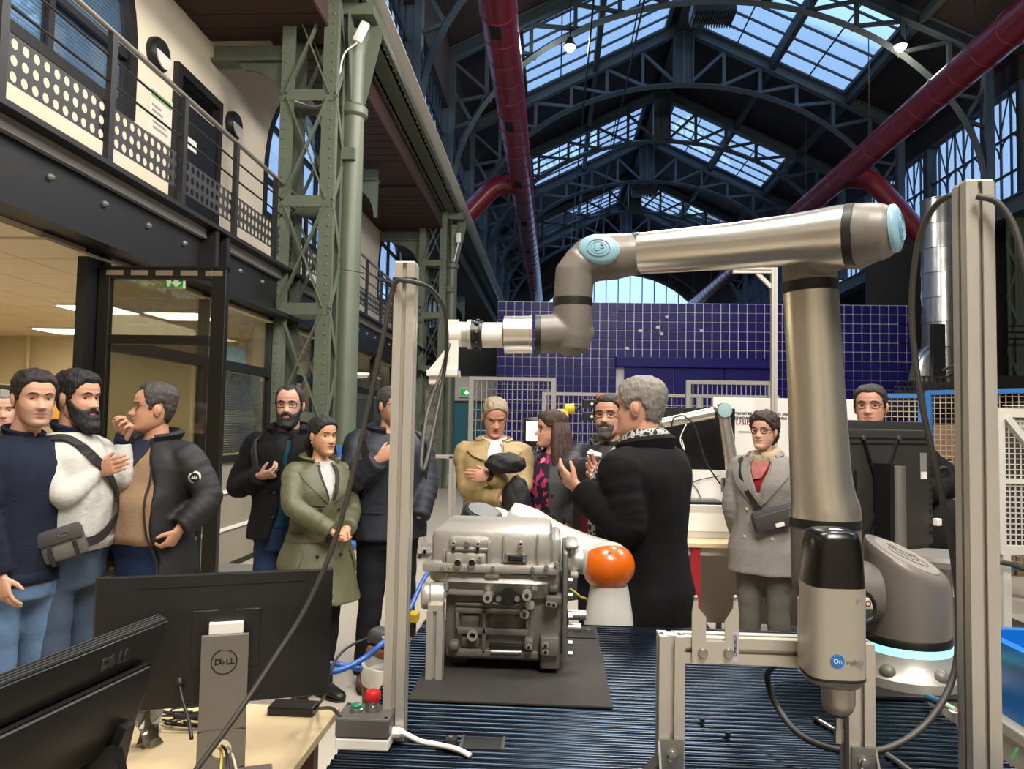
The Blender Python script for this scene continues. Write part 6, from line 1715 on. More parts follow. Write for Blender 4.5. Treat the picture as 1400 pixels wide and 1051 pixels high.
p.collar(M_olive, 1.47, .078, .055, .014, 40, 'wide_collar', flare=.04)
mb = MB(); mb.add(*loft([[p.surf(360*k/40, z, o_, .2) for k in range(40)] for z, o_ in ((1.0, .022), (1.0, .040), (1.045, .040), (1.045, .022))])); b_ = p.build(mb, 'belt', M_olive, smooth=40)
p.patch('belt_buckle', M_dark, [(-6, .995), (4, .995), (4, 1.05), (-6, 1.05)], .041, .2, parent=b_)
for s_ in (1, -1): p.patch('pocket_flap', M_olive, [(s_*48, .80), (s_*56, .80), (s_*46, .94), (s_*38, .94)], .034, .22, th=.006)
p.patch('storm_flap', M_olive, [(8, 1.22), (70, 1.24), (80, 1.40), (30, 1.43)], .034, th=.005)

# 6 -- man in the navy parka behind the post
p = Person(535, 529, 4.72, 1.80, (.55, -.84), 'person in a dark navy parka standing behind the near aluminium post', skin_col='#c09078', wide=1.1)
p.feet((.12, .02), (-.12, .02))
p.arms(R=dict(e=p.L(482, 650, -.2), w=p.L(517, 628, -.3), d=(-.6, .4, .5), n=(-.5, -.7, 0), curl=(60, 60, 40)), Lf=dict(e=p.L(582, 655, .05), w=p.L(572, 708, -.08), d=(.3, .2, -1), hide=True))
p.body(Head(1, 1), (.75, -.66), 0, stubble=STUB); p.brows(H_gr, .0036); p.hair(H_gr, HL_M, .009, label='short dark grey hair'); p.glasses(M_specs, .024, .016, .55, .0018)
p.trousers(C_trs, 1.1); p.shoes(S_lea)
M_parka = mat('navy_parka', '#151a26', .65, 0, .3, 12, .15, 6)
g = p.garment('parka', M_parka, .86, .046, flare=.06, folds=.010, sl=.014, bell=.006)
p.collar(M_parka, 1.46, .088, .075, .03, 30, 'hood', flare=.03); p.patch('zip_placket', M_dark, [(-4, .88), (4, .88), (4, 1.45), (-4, 1.45)], .05, .06)
for s_ in (1, -1):
    p.patch('pocket_flap', M_parka, [(s_*22, 1.02), (s_*58, 1.02), (s_*58, 1.07), (s_*22, 1.07)], .05, .06, th=.008)
    p.ribbon('backpack_strap', M_strap, [(s_*62, 1.14), (s_*44, 1.28), (s_*50, 1.40), (s_*90, 1.48), (s_*150, 1.42)], .054, .05, .012)
mb = MB(); mb.bbox(-.16, -.32, .98, .16, -.17, 1.42, .05); p.build(mb, 'backpack', MATS['backpack_black'])
mb = MB(); a = p.arm[1]
# 7 -- man in the beige raincoat, arms folded
p = Person(677, 545, 4.95, 1.745, (.10, -1), 'person in a beige raincoat with folded arms looking down', skin_col='#c48f78', wide=1.06)
p.feet((.12, .02), (-.12, .0))
p.arms(R=dict(e=p.L(637, 668, -.06), w=p.L(693, 683, -.25), d=(-1, .15, .0), n=(0, -.7, -.5), curl=(20, 30, 20)), Lf=dict(e=p.L(717, 664, -.06), w=p.L(662, 648, -.28), d=(1, .1, .05), n=(0, -1, 0), curl=(15, 20, 15)))
p.body(Head(1, 1), (.22, -1), -22, stubble=None); p.brows(H_bd, .003)
def fringe(a, p_, q, mk): return q+Vector((0, .006*mk*sstep(60, 20, a), -.004*mk*sstep(60, 20, a)))
p.hair(H_bd, [(0, .080), (25, .074), (45, .058), (58, .034), (68, .0), (78, -.03), (86, -.02), (98, -.015), (112, -.03), (130, -.07), (180, -.09)], .009, (.5, 60), .004, 'grey-blond fringe hair', fringe); p.glasses(M_specw, .023, .017, .8, .0012)
p.trousers(cloth('navy_trousers', '#1a1d28', .85), 1.0); p.shoes(S_blk)
M_beige = mat('beige_gabardine', '#a18a5e', .6, 0, .3, 12, .08, 6)
p.garment('jumper', cloth('black_jumper', '#15151a', .9), .95, .012, sleeves=False); p.patch('white_shirt', cloth('white_shirt', '#c9c6c0', .8), [(-3, 1.33), (3, 1.33), (24, 1.495), (-24, 1.495)], .014, th=.006)
p.collar(MATS['white_shirt'], 1.485, .062, .035, .008, 20, 'shirt_collar', flare=.012)
p.garment('raincoat', M_beige, .55, .032, flare=.16, gapf=lambda z: 2+9*sstep(1.02, .7, z)+10*sstep(1.3, 1.49, z), thick=.022, folds=.009, sl=.0)
for s_ in (1, -1): p.patch('collar_leaf', M_beige, [(s_*6, 1.36), (s_*34, 1.40), (s_*62, 1.46), (s_*17, 1.47)], .042, th=.008)
p.collar(M_beige, 1.468, .08, .045, .014, 40, 'coat_collar', flare=.028)
for z in (1.10, .96, .82): p.button(mat('horn_button', '#4a3a24', .4), 10, z, .038, .16)
def lump(c, r, sd):
    bm = bmesh.new(); bmesh.ops.create_icosphere(bm, subdivisions=4, radius=1); o_ = Vector((sd, sd*2, 0))
    for v in bm.verts: k_ = 1+.16*mnoise.noise(v.co*1.9+o_)+.09*mnoise.noise(v.co*5+o_); v.co = Vector((c.x+v.co.x*r[0]*k_, c.y+v.co.y*r[1]*k_, c.z+v.co.z*r[2]*k_))
    return MB().bm(bm)
bb = p.build(lump(p.L(691, 633, -.29), (.125, .07, .062), 3.1), 'carried_black_jacket', C_blk2)
p.build(lump(p.L(706, 686, -.24), (.085, .06, .16), 7.7), 'jacket_tail', C_blk2, bb)
a = p.arm[-1]; mb = MB(); d_ = (a['w']-a['e']).normalized(); mb.tube([a['w']-d_*.0, a['w']+d_*.018], .033, 14); p.build(mb, 'wristwatch', M_dark)

# 8 -- woman in the grey coat with long hair
p = Person(757, 563, 4.95, 1.665, (-.75, -.66), 'person with long brown hair in an open grey coat over a pink floral blouse', True, '#c4957d')
p.feet((.09, .02), (-.09, .0)); p.arms(R=dict(e=p.L(728, 655, .16), w=p.L(722, 700, .12), hide=True), Lf=dict(e=p.L(790, 662, -.15), w=p.L(778, 715, -.18), d=(0, .3, -1)))
p.body(Head(.9, 1.0, .98, True), (-1, -.25), 2, lip='#a8615a'); p.brows(H_br, .0026)
p.hair(H_br, HL_F, .014, (.3, 50), .008, 'long straight brown hair')
mb = MB()
for i in range(13):
    a = R(86+188*i/12); c = Vector((math.sin(a)*.082, -.012+math.cos(a)*.098*(1 if math.cos(a) < 0 else .4), 0)); d2 = Vector((math.sin(a), math.cos(a), 0))
    ln = .30+.03*math.sin(i*2.3)
    mb.tube([p.Mh @ (c*.9+Vector((0, 0, .05))), p.Mh @ (c*1.05+Vector((0, 0, -.03))), p.Mh @ (c*1.15+d2*.012+Vector((0, 0, -.12))), p.Mh @ (c*1.25+d2*.025+Vector((0, 0, -.22))), p.Mh @ (c*1.2+d2*.03+Vector((0, 0, -ln)))], [.024, .028, .030, .028, .012], 8)
p.build(mb, 'hair_lengths', H_br); p.glasses(M_specs, .022, .016, .7, .0014)
p.trousers(C_trs, .95); p.shoes(S_blk)
M_flor = bpy.data.materials.new('floral_blouse'); M_flor.use_nodes = True; n_ = M_flor.node_tree.nodes; L_ = M_flor.node_tree.links
vo = n_.new('ShaderNodeTexVoronoi'); vo.inputs['Scale'].default_value = 34; tcn = n_.new('ShaderNodeTexCoord'); L_.new(tcn.outputs['Object'], vo.inputs['Vector']); rp = n_.new('ShaderNodeValToRGB'); rp.color_ramp.interpolation = 'CONSTANT'
rp.color_ramp.elements[0].color = lin('#1a1020'); rp.color_ramp.elements[1].position = .45; rp.color_ramp.elements[1].color = lin('#b02a66'); e_ = rp.color_ramp.elements.new(.68); e_.color = lin('#2a1230'); e_ = rp.color_ramp.elements.new(.82); e_.color = lin('#d98a9c')
L_.new(vo.outputs['Color'], rp.inputs[0]); L_.new(rp.outputs[0], n_['Principled BSDF'].inputs['Base Color']); n_['Principled BSDF'].inputs['Roughness'].default_value = .7
p.garment('blouse', M_flor, .92, .016, sleeves=False, folds=.005)
M_gcoat = cloth('grey_coat', '#4a4a4c', .9, .12)
p.garment('coat', M_gcoat, .55, .034, flare=.14, gapf=lambda z: 36-16*sstep(1.25, 1.48, z), thick=.022, folds=.006, sl=.006); p.collar(M_gcoat, 1.465, .08, .045, .014, 50, 'coat_collar', flare=.03)
for z in (1.22, 1.08, .94, .80): p.button(M_dark, -45, z, .036, .14)

# 9 -- goateed man with striped scarf behind the speaker
p = Person(835, 543, 4.35, 1.755, (-.42, -.9), 'person with glasses and goatee in a black jacket and striped scarf behind the silver-haired speaker', skin_col='#bd8b76', wide=1.08)
p.feet(); p.arms(R=dict(e=p.L(778, 645, -.1), w=p.L(822, 636, -.3), d=(-1, .2, .1), n=(0, -1, 0), curl=(30, 40, 20), hide=True), Lf=dict(e=p.L(890, 660, -.05), w=p.L(838, 645, -.32), d=(1, .1, 0), hide=True))
p.body(Head(1.05, 1.05, 1.05), (-.35, -.94), 3, stubble=None); p.brows(H_dk, .0036); p.hair(H_dk, HL_M, .010, label='short dark hair'); p.beard(H_gr, .012, .012, chin_only=True, name='goatee'); p.glasses(M_specs, .024, .018, .75, .0016)
p.trousers(C_trs, 1.05); p.shoes(S_blk); M_nav = mat('dark_padded_jacket', '#1c1b1f', .65, 0, .3, 12, .2, 6)
p.garment('jacket', M_nav, .80, .036, flare=.08, folds=.008, sl=.008)
stripe = mat('striped_scarf', '#c9c6be', .85)
p.scarf(cloth('dark_scarf', '#1b1b1c', .9), 2, .084, 1.475, .03, True)
for k in range(5): p.patch('scarf_stripe', stripe, [(-10+2*k, 1.22+.05*k), (12+k, 1.24+.05*k), (12+k, 1.262+.05*k), (-10+2*k, 1.242+.05*k)], .062, th=.012)
p.collar(cloth('green_lining', '#4d5a44', .8), 1.48, .092, .05, .012, 40, 'green_collar', flare=.02)
p.patch('maroon_panel', cloth('maroon_cloth', '#4a1020', .85), [(8, .82), (26, .82), (26, 1.22), (10, 1.22)], .04, .08, th=.008)

# 10 -- the speaker seen from behind
p = Person(882, 515, 3.12, 1.775, (-.72, .55), 'silver-haired person in a black coat seen from behind gesturing with open hands', skin_col='#c4917a', wide=1.08)
p.feet((.12, .02), (-.12, .0))
p.arms(Lf=dict(e=p.L(858, 705, -.20), w=p.L(792, 668, -.12), d=p.L(772, 652, -.06)-p.L(792, 668, -.12), n=(.75, .25, .55), curl=(12, 18, 10), spread=1.2, thumb=.0), R=dict(e=p.L(872, 690, .30), w=p.L(832, 664, .22), d=p.L(806, 640, .2)-p.L(832, 664, .22), n=(-.6, -.5, .6), curl=(12, 22, 14), spread=1.6, thumb=.1))
p.body(Head(1.05, 1), (-.86, .42), 0, stubble=None); p.brows(H_sv, .003)
p.hair(H_sv, HL_M, .011, (.35, 60), .004, 'short silver hair'); p.trousers(cloth('grey_trousers', '#3b3936', .85), 1.02); p.shoes(S_blk)
g = p.garment('coat', C_blk, .80, .038, flare=.10, folds=.006, sl=.008, vox=.010)
p.collar(C_blk, 1.455, .092, .07, .018, 25, 'coat_collar', flare=.016)
M_scf = bpy.data.materials.new('patterned_scarf'); M_scf.use_nodes = True; n_ = M_scf.node_tree.nodes; L_ = M_scf.node_tree.links
vo = n_.new('ShaderNodeTexVoronoi'); vo.feature = 'DISTANCE_TO_EDGE'; vo.inputs['Scale'].default_value = 42; tcn = n_.new('ShaderNodeTexCoord'); L_.new(tcn.outputs['Object'], vo.inputs['Vector']); rp = n_.new('ShaderNodeValToRGB'); rp.color_ramp.interpolation = 'CONSTANT'; rp.color_ramp.elements[0].color = lin('#a9a8a4'); rp.color_ramp.elements[1].position = .12; rp.color_ramp.elements[1].color = lin('#26262b')
L_.new(vo.outputs['Distance'], rp.inputs[0]); L_.new(rp.outputs[0], n_['Principled BSDF'].inputs['Base Color']); n_['Principled BSDF'].inputs['Roughness'].default_value = .85
p.scarf(M_scf, 2, .080, 1.505, .027, False)
mb = MB(); mb.tube(catmull([(-.045, .085, 1.47), (-.06, .15, 1.40), (-.06, .185, 1.30), (-.055, .185, 1.18), (-.05, .18, 1.12)], 4), [(.022, .05)]*17, 10, up=(0, 1, 0)); p.build(mb, 'scarf_end', M_scf)
a = p.arm[-1]; mid = a['sh']*.60+a['e']*.40; wn_ = (p.Mi.to_3x3() @ Vector((.1, -1, .05))).normalized(); t1 = wn_.cross(Vector((0, 0, 1))).normalized(); mb = MB()
c = mid+wn_*.068; mb.prism([(0, -.010), (.010, 0), (0, .010), (-.010, 0)], .006, c, (t1, Vector((0, 0, 1)), wn_)); p.build(mb, 'sleeve_badge', M_white, smooth=None)

# 11 -- woman in the pale grey coat
p = Person(1046, 569, 5.0, 1.675, (-.50, -.86), 'person with curly brown hair and glasses in a pale grey double-breasted coat', True, '#c79880', wide=1.1)
p.feet((.10, .02), (-.09, .0)); p.arms(R=dict(e=p.L(1000, 690, .05), w=p.L(1008, 728, .16), hide=True), Lf=dict(e=p.L(1098, 690, .05), w=p.L(1095, 725, -.1), hide=True))
p.body(Head(.92, 1.0, .98, True), (-.62, -.78), 4, lip='#a66a60'); p.brows(H_cu, .0028)
p.hair(H_cu, HL_F, .020, (.55, 70), .012, 'curly brown hair tied back')
mb = MB(); rs = random.Random(5)
for k in range(150):
    a = R(rs.uniform(48, 312)); z = rs.uniform(-.03 if k % 2 else .03, .112); q = p.hd.point(a, min(z, .11)); r_ = rs.uniform(.011, .019)
    if math.cos(a) > .25 and z < .062: continue
    if abs(math.cos(a)) < .35 and z < .03: continue
    mb.ball(p.Mh @ (q*1.10), (r_, r_, r_*1.2), 8, 6)
mb.ball(p.Mh @ Vector((0, -.13, -.01)), (.05, .045, .06), 12, 8)
p.build(mb, 'curls', H_cu); p.glasses(M_specs, .0225, .019, .8, .0022)
M_pale = cloth('pale_grey_wool', '#85807a', .92, .12, .35, 70, 30); M_gtr = cloth('grey_corduroy', '#5f5b55', .9, .12)
p.trousers(M_gtr, 1.12); p.shoes(S_blk)
p.garment('red_top', cloth('red_top', '#7d1c22', .85), 1.1, .012, sleeves=False)
p.garment('coat', M_pale, .72, .036, flare=.13, gapf=lambda z: 1+18*sstep(1.24, 1.49, z), thick=.022, folds=.005, sl=.012)
for s_ in (1, -1): p.patch('lapel', M_pale, [(s_*4, 1.17), (s_*12, 1.19), (s_*64, 1.42), (s_*22, 1.46)], .041, th=.009)
p.collar(M_pale, 1.46, .082, .05, .014, 50, 'coat_collar', flare=.03)
p.scarf(cloth('cream_scarf', '#a8977c', .9), 2, .078, 1.478, .036, False); p.patch('pink_scarf_end', cloth('pink_stripe', '#a0605c', .85, .4, .2, 30, 40), [(-4, 1.35), (6, 1.34), (16, 1.45), (-16, 1.45)], .022, th=.012)
for s_ in (1, -1):
    for z in (1.14, .96): p.button(mat('pearl_button', '#c3b8a8', .3), s_*20, z, .038, .12, .012)
p.ribbon('bag_strap', M_strap, [(130, 1.36), (95, 1.45), (55, 1.46), (30, 1.36), (12, 1.24), (-8, 1.12), (-40, 1.06)], .048, .035)
q = p.surf(-28, 1.10, .065); Mb = Matrix.Translation(q) @ Matrix.Rotation(R(25), 4, 'Z') @ Matrix.Rotation(R(16), 4, 'Y')
bg_ = p.build(local_mb(lambda m_: m_.bbox(-.15, -.04, -.075, .15, .045, .07, .035), Mb), 'waist_bag', mat('dark_grey_bag', '#3a3734', .8, 0, .2, 90, .15, 20), smooth=40)
p.build(local_mb(lambda m_: m_.bbox(-.035, .044, -.055, .02, .052, -.03, .002), Mb), 'bag_label', M_white, bg_, smooth=None)
p.build(local_mb(lambda m_: m_.bar((-.13, .044, .045), (.13, .044, .035), .006, .006), Mb), 'zip', M_screw, bg_, smooth=None)

# 12 -- man behind the television
p = Person(1190, 528, 4.45, 1.84, (-.35, -.93), 'person with dark-rimmed glasses in black, half hidden behind the television', skin_col='#c08e78', wide=1.1)
p.feet(); p.arms(R=None, Lf=dict(e=p.L(1303, 660, -.05), w=p.L(1262, 676, -.26), d=(1, .2, 0), hide=True))
p.body(Head(1, 1), (-.5, -.86), 2, stubble=None); p.brows(H_dk, .0034); p.hair(H_dk, HL_M, .010, label='short dark brown hair'); p.glasses(M_specs, .024, .016, .6, .0018)
p.trousers(C_trs, 1.05); p.shoes(S_blk); p.garment('jacket', C_blk, .86, .036, flare=.08, sl=.012, folds=.009); p.collar(C_blk, 1.465, .085, .05, .014, 20)
p = Person(2, 538, 4.3, 1.72, (.6, -.8), 'grey-haired person mostly hidden behind the navy sweater at the frame edge', skin_col='#bf937c')
p.feet(); p.arms(); p.body(Head(), (.7, -.7), 0); p.brows(H_sv); p.hair(H_sv, HL_M, .012, label='grey hair'); p.trousers(C_trs); p.shoes(S_blk); p.garment('jacket', C_blk2, .86, .034)
# ------------------------------------------------------------------ desk with the two screens
ZD = .63
M_ply = mat('pale_desk_top', '#cdb892', .45, 0, .03, 12, .08, 3, stretch=(8, 1, 1))
dxr = atz(458, 975, ZD).x; dyb = atz(457, 966, ZD).y
dk = thing('desk', (dxr-.8, 1.75, 0), 'pale wooden desk with a brown leg under the two black screens', 'desk')
MB().bbox(dxr-1.6, 1.1, ZD-.028, dxr, dyb, ZD, .003).build('desk_top', M_ply, dk)
M_leg = mat('brown_leg', '#4d3020', .5)
for x in (dxr-.07, dxr-1.55):
    for y in (1.2, dyb-.12): MB().bbox(x-.03, y-.03, 0, x+.03, y+.03, ZD-.028, .004).build('leg', M_leg, dk)
MB().box(dxr-1.5, dyb-.13, ZD-.10, dxr-.08, dyb-.11, ZD-.028).build('apron', M_leg, dk)
M_scr = mat('screen_black', '#131312', .42, 0, .03, 300, .05, 20)
# big monitor, seen from behind
TL, TR = at(132, 791, 1.94), at(455, 774, 2.16)
ux = Vector((TR.x-TL.x, TR.y-TL.y, 0)); WM = ux.length; ux.normalize(); bk = Vector((ux.y, -ux.x, 0))     # bk: towards the viewer
zt = (TL.z+TR.z)/2; HM = .345
mo = thing('monitor', TL+ux*WM/2+Vector((0, 0, ZD-zt)), 'large black monitor seen from behind on a silver stand', 'monitor')
def lm(f, o, a, b, c):       # build in a local frame
    mb = MB(); mb.M = Matrix(((a.x, b.x, c.x, o.x), (a.y, b.y, c.y, o.y), (a.z, b.z, c.z, o.z), (0, 0, 0, 1))); f(mb); mb.M = None; return mb
O = Vector((TL.x, TL.y, zt)); UZ = Vector((0, 0, 1))
def shell_back(mb):
    a = [(0, 0), (WM, 0), (WM, -HM), (0, -HM)]; ins = .0
    lv = [(0, 0), (0, .012), (.004, .018), (.05, .026), (.12, .040), (.13, .041)]
    V = []
    for i_, d in lv: V += [(i_, -i_*.7, d), (WM-i_, -i_*.7, d), (WM-i_, -HM+i_*.7, d), (i_, -HM+i_*.7, d)]
    n = len(lv); fs = [(4*i+k, 4*i+(k+1) % 4, 4*i+4+(k+1) % 4, 4*i+4+k) for i in range(n-1) for k in range(4)]+[(3, 2, 1, 0), (4*n-4, 4*n-3, 4*n-2, 4*n-1)]
    mb.add(V, fs)
lm(shell_back, O, ux, UZ, bk).build('back_shell', M_scr, mo, smooth=20)
lm(lambda m_: m_.box(.01, -HM+.01, -.004, WM-.01, -.01, 0), O, ux, UZ, bk).build('screen', mat('screen_off', '#050506', .12), mo)
lm(lambda m_: m_.prism([(WM*.17, -.028), (WM*.87, -.024), (WM*.87, -.027), (WM*.17, -.031)], .004, (0, 0, .0232), ((1, 0, 0), (0, 1, 0), (0, 0, 1))), O, ux, UZ, bk).build('vent_slit', M_hole, mo)
sxm = (at(308, 900, 2.0)-O).dot(ux)
lm(lambda m_: m_.bbox(sxm-.085, -.24, .04, sxm+.085, -.09, .046, .002), O, ux, UZ, bk).build('mount_plate', M_scr, mo)
lm(lambda m_: m_.lathe([(.032, 0), (.032, .006)], (sxm, -.115, .043), (0, 0, 1), 24), O, ux, UZ, bk).build('release_disc', M_blackp, mo)
lm(lambda m_: m_.box(sxm-.042, -.145, .046, sxm+.042, -.12, .075), O, ux, UZ, bk).build('neck_bracket', M_white, mo)
M_std = mat('stand_silver', '#746e66', .4, .3, .03, 200)
zb = ZD+.012-zt
hole = (sxm-.002, at(310, 1030, 1.955).z-zt)
def stand(mb):
    w0, w1 = .056, .063; N = 24; cx_, cz_ = hole; r_ = .026
    out = []; inn = []
    for q in range(N):
        an = 2*math.pi*q/N+math.pi/N; c, s_ = math.cos(an), math.sin(an)
        k = min(.058/abs(c) if abs(c) > 1e-6 else 9, .05/abs(s_) if abs(s_) > 1e-6 else 9); out.append((cx_+c*k, cz_+s_*k)); inn.append((cx_+r_*c, cz_+r_*s_))
    mb.ring(out, inn, .014, (0, 0, .075), ((1, 0, 0), (0, 1, 0), (0, 0, 1)))
    mb.bbox(sxm-w1+.004, cz_+.05, .075, sxm+w1-.006, -.145, .089, .002); mb.bbox(sxm-w1+.003, zb, .075, sxm+w1-.005, cz_-.05, .089, .002)
    mb.box(sxm-w1+.003, cz_-.05, .075, cx_-.058, cz_+.05, .089); mb.box(cx_+.058, cz_-.05, .075, sxm+w1-.005, cz_+.05, .089)
so = lm(stand, O, ux, UZ, bk).build('stand', M_std, mo)
lm(lambda m_: m_.bbox(sxm-.13, ZD-zt, -.02, sxm+.13, ZD+.012-zt, .17, .004), O, ux, UZ, bk).build('stand_base', M_std, mo)
lc = O+ux*(sxm-.002)+UZ*(at(308, 908, 1.955).z-zt)+bk*.0895
M_lg = mat('logo_dark', '#171615', .4)
lgr = MB(); lgr.tube([lc+ux*(.031*math.cos(t))+UZ*(.031*math.sin(t)) for t in [2*math.pi*k/40 for k in range(41)]], .0016, 5); lgr.build('logo_ring', M_lg, mo)
text_mesh('D  LL', .0215, M_lg, 'logo_text', Matrix.Translation(-Vector(mo.location)) @ frame_M(lc+ux*.001, ux, UZ), mo, bold=.0007)
tE = text_mesh('E', .0205, M_lg, 'logo_text', Matrix.Translation(-Vector(mo.location)) @ frame_M(lc-ux*.0062+UZ*.0005, ux+UZ*.75, UZ-ux*.75), mo, bold=.0007)
# cables behind the stand
rs = random.Random(3)
cb = thing('cable_bundle', atz(240, 990, ZD), 'coiled bundle of black cables lying on the desk behind the silver stand', 'cables')
c0 = atz(262, 990, ZD)
for k in range(9):
    rx, ry = rs.uniform(.06, .12), rs.uniform(.03, .06); ox, oy = rs.uniform(-.03, .02), rs.uniform(-.03, .03); ph = rs.uniform(0, 6)
    MB().tube([(c0.x+ox+rx*math.cos(t+ph), c0.y+oy+ry*math.sin(t+ph), ZD+.006+.006*k+.006*math.sin(2*t+k)) for t in [2*math.pi*q/26 for q in range(25)]], .0035, 6).build('coil', M_cable, cb, smooth=180)
P = catmull([at(245, 925, 1.99), at(248, 950, 1.97), at(258, 985, 1.93), at(262, 1010, 1.9)], 6); MB().tube(P, .005, 8).build('power_lead', M_cable, cb, smooth=180); MB().tube(P[:4], .011, 8).build('plug', M_cable, cb, smooth=180)
for k, c in enumerate(('#b9ac3c', '#1c1b1a', '#b8b2a0')): MB().tube(catmull([O+ux*(sxm+.01*k-.01)+bk*.10+UZ*(hole[1]+.015), O+ux*(sxm+.012*k)+bk*.085+UZ*(hole[1]-.01), O+ux*(sxm+.02*k)+bk*.12+UZ*(hole[1]-.05)], 5), .004, 6).build('lead', mat('lead_%s' % ('yellow', 'black', 'beige')[k], c, .5), cb, smooth=180)
# power brick
q = atz(400, 975, ZD); pbk = thing('power_brick', q, 'flat black power brick on the desk corner', 'power brick')
MB().bbox(q.x-.075, q.y-.03, ZD, q.x+.075, q.y+.05, ZD+.028, .005).build('case', M_blackp, pbk)
P = catmull([(q.x+.075, q.y+.01, ZD+.014), at(452, 968, 2.0), at(462, 975, 1.9), at(470, 983, 1.75), at(476, 992, 1.62)], 6); MB().tube(P, .005, 8).build('lead', M_cableg, pbk, smooth=180)
P = catmull([(q.x+.072, q.y+.03, ZD+.014), at(447, 945, 2.15), at(452, 915, 2.3), at(475, 885, 2.5), at(520, 866, 2.6)], 6); MB().tube(P, .0045, 8).build('lead', M_cable, pbk, smooth=180)
# near-left monitor, its back towards us, running away from the viewer
A = at(229, 846, 1.72); B = at(-6, 948, 1.26)
ux = Vector((B.x-A.x, B.y-A.y, 0)); W2 = ux.length+.12; ux.normalize(); nrm = Vector((-ux.y, ux.x, 0))
if nrm.x < 0: nrm = -nrm
C = at(190, 965, 1.74); dn = Vector((C.x-A.x-.03, C.y-A.y, -.30)).normalized()
upv = -dn; nn = ux.cross(upv).normalized(); nn = nn if nn.x > 0 else -nn
m2 = thing('monitor', (A+ux*W2/2)+Vector((0, 0, ZD-A.z)), 'black monitor in the near left corner turned edge-on with raised lettering on its back', 'monitor')
def sh2(mb):
    H2 = .33
    mb.bbox(0, -H2, -.03, W2, 0, 0, .004); mb.bbox(.03, -H2+.06, 0, W2-.02, -.085, .03, .02)
    mb.bbox(0.002, -.085, 0, W2-.002, -.002, .006, .002)
lm(sh2, A, ux, upv, nn).build('back_shell', M_scr, m2, smooth=30)
for k in range(4): lm(lambda m_: m_.box(.0, -.002, -.026+.007*k, W2, .0015, -.023+.007*k), A, ux, upv, nn).build('top_seam', mat('seam_grey', '#3a3a39', .35), m2)
lm(lambda m_: m_.box(.012, -.32, -.032, W2-.012, -.012, -.03), A, ux, upv, nn).build('screen', MATS['screen_off'], m2)
lm(lambda m_: m_.prism([(.0, -.33), (.07, -.33), (.05, -.2), (.02, -.2)], .05, (.06, .0, .0), ((1, 0, 0), (0, 1, 0), (0, 0, 1))), A, ux, upv, nn).build('stand_neck', M_blackp, m2)
fb = A+ux*.13+Vector((0.03, 0, 0)); MB().bbox(fb.x-.06, fb.y-.12, ZD, fb.x+.10, fb.y+.12, ZD+.014, .005).build('stand_base', M_std, m2)
MB().bar((fb.x+.0, fb.y, ZD+.01), A+ux*.12+dn*.25+nn*.02, .06, .03, (0, 1, 0)).build('stand_post', M_blackp, m2)
lp = A+ux*.16+dn*.046+nn*.0065; tx = -ux
text_mesh('D  LL', .038, mat('logo_steel', '#5a5853', .3, .6), 'logo_text', Matrix.Translation(-Vector(m2.location)) @ frame_M(lp, tx, upv), m2, ext=.0012, bold=.001)
text_mesh('E', .036, MATS['logo_steel'], 'logo_text', Matrix.Translation(-Vector(m2.location)) @ frame_M(lp-tx*.011, tx+upv*.7, upv-tx*.7), m2, ext=.0012, bold=.001)
# crumpled clear plastic sleeve on the desk
q = atz(200, 1020, ZD); mb = MB(); rs = random.Random(11); V = []
for j in range(9):
    for i in range(7): V.append((q.x-.03+.012*i+rs.uniform(-.004, .004), q.y+.02*math.sin(i*1.3+j)+rs.uniform(-.008, .008), ZD+.002+.018*j))
mb.add(V, [(j*7+i, j*7+i+1, j*7+i+8, j*7+i+7) for j in range(8) for i in range(6)])
tag(mb.build('plastic_sleeve', mat('crumpled_plastic', '#8f8d87', .25, .3)), 'crumpled shiny plastic sleeve standing between the two screens', 'plastic bag')

# ---- bin, pendant and blue hose left of the table
q = at(545, 905, 2.62); bn = thing('bin', (q.x, 2.62, 0), 'black bin with a white bag rim behind the left post', 'bin')
MB().lathe([(.10, 0), (.122, q.z), (.117, q.z), (.098, .02)], (q.x, 2.62, 0), n=24).build('bin_body', M_blackp, bn, smooth=40)
MB().lathe([(.123, q.z-.06), (.126, q.z-.02), (.125, q.z+.004), (.115, q.z+.004), (.11, q.z-.03), (.05, q.z-.04), (.001, q.z-.04)], (q.x, 2.62, 0), n=24).build('bag_rim', M_white, bn, smooth=40)
tp = thing('teach_pendant', (q.x, 2.60, q.z+.0), 'dark handheld pendant with an orange-brown edge lying on the bin', 'pendant')
mb = MB(); mb.M = Matrix.Translation((q.x+.03, 2.60, q.z+.055)) @ Matrix.Rotation(R(18), 4, 'Y') @ Matrix.Rotation(R(-12), 4, 'X'); mb.bbox(-.13, -.08, -.02, .13, .08, .03, .015); mb.M = None; mb.build('case', mat('pendant_dark', '#33322f', .5), tp, smooth=40)
mb = MB(); mb.M = Matrix.Translation((q.x+.03, 2.60, q.z+.03)) @ Matrix.Rotation(R(18), 4, 'Y') @ Matrix.Rotation(R(-12), 4, 'X'); mb.bbox(-.125, -.082, -.03, .11, .07, .0, .008); mb.M = None; mb.build('rubber_edge', mat('rubber_orange_brown', '#6b3a1c', .6), tp, smooth=40)
mb = MB(); mb.M = Matrix.Translation((q.x+.03, 2.60, q.z+.055)) @ Matrix.Rotation(R(18), 4, 'Y') @ Matrix.Rotation(R(-12), 4, 'X'); 
for k in range(5): mb.box(-.08+.025*k, -.0905, .012, -.065+.025*k, -.09, .018)
mb.M = None; mb.build('key_marks', M_white, tp, kind='stuff')
P = catmull([at(*p) for p in ((592, 770, 3.0), (575, 800, 2.9), (558, 836, 2.7), (530, 872, 2.47), (500, 898, 2.42), (470, 914, 2.38), (448, 918, 2.36), (446, 910, 2.40), (462, 908, 2.44), (495, 915, 2.44))], 8)
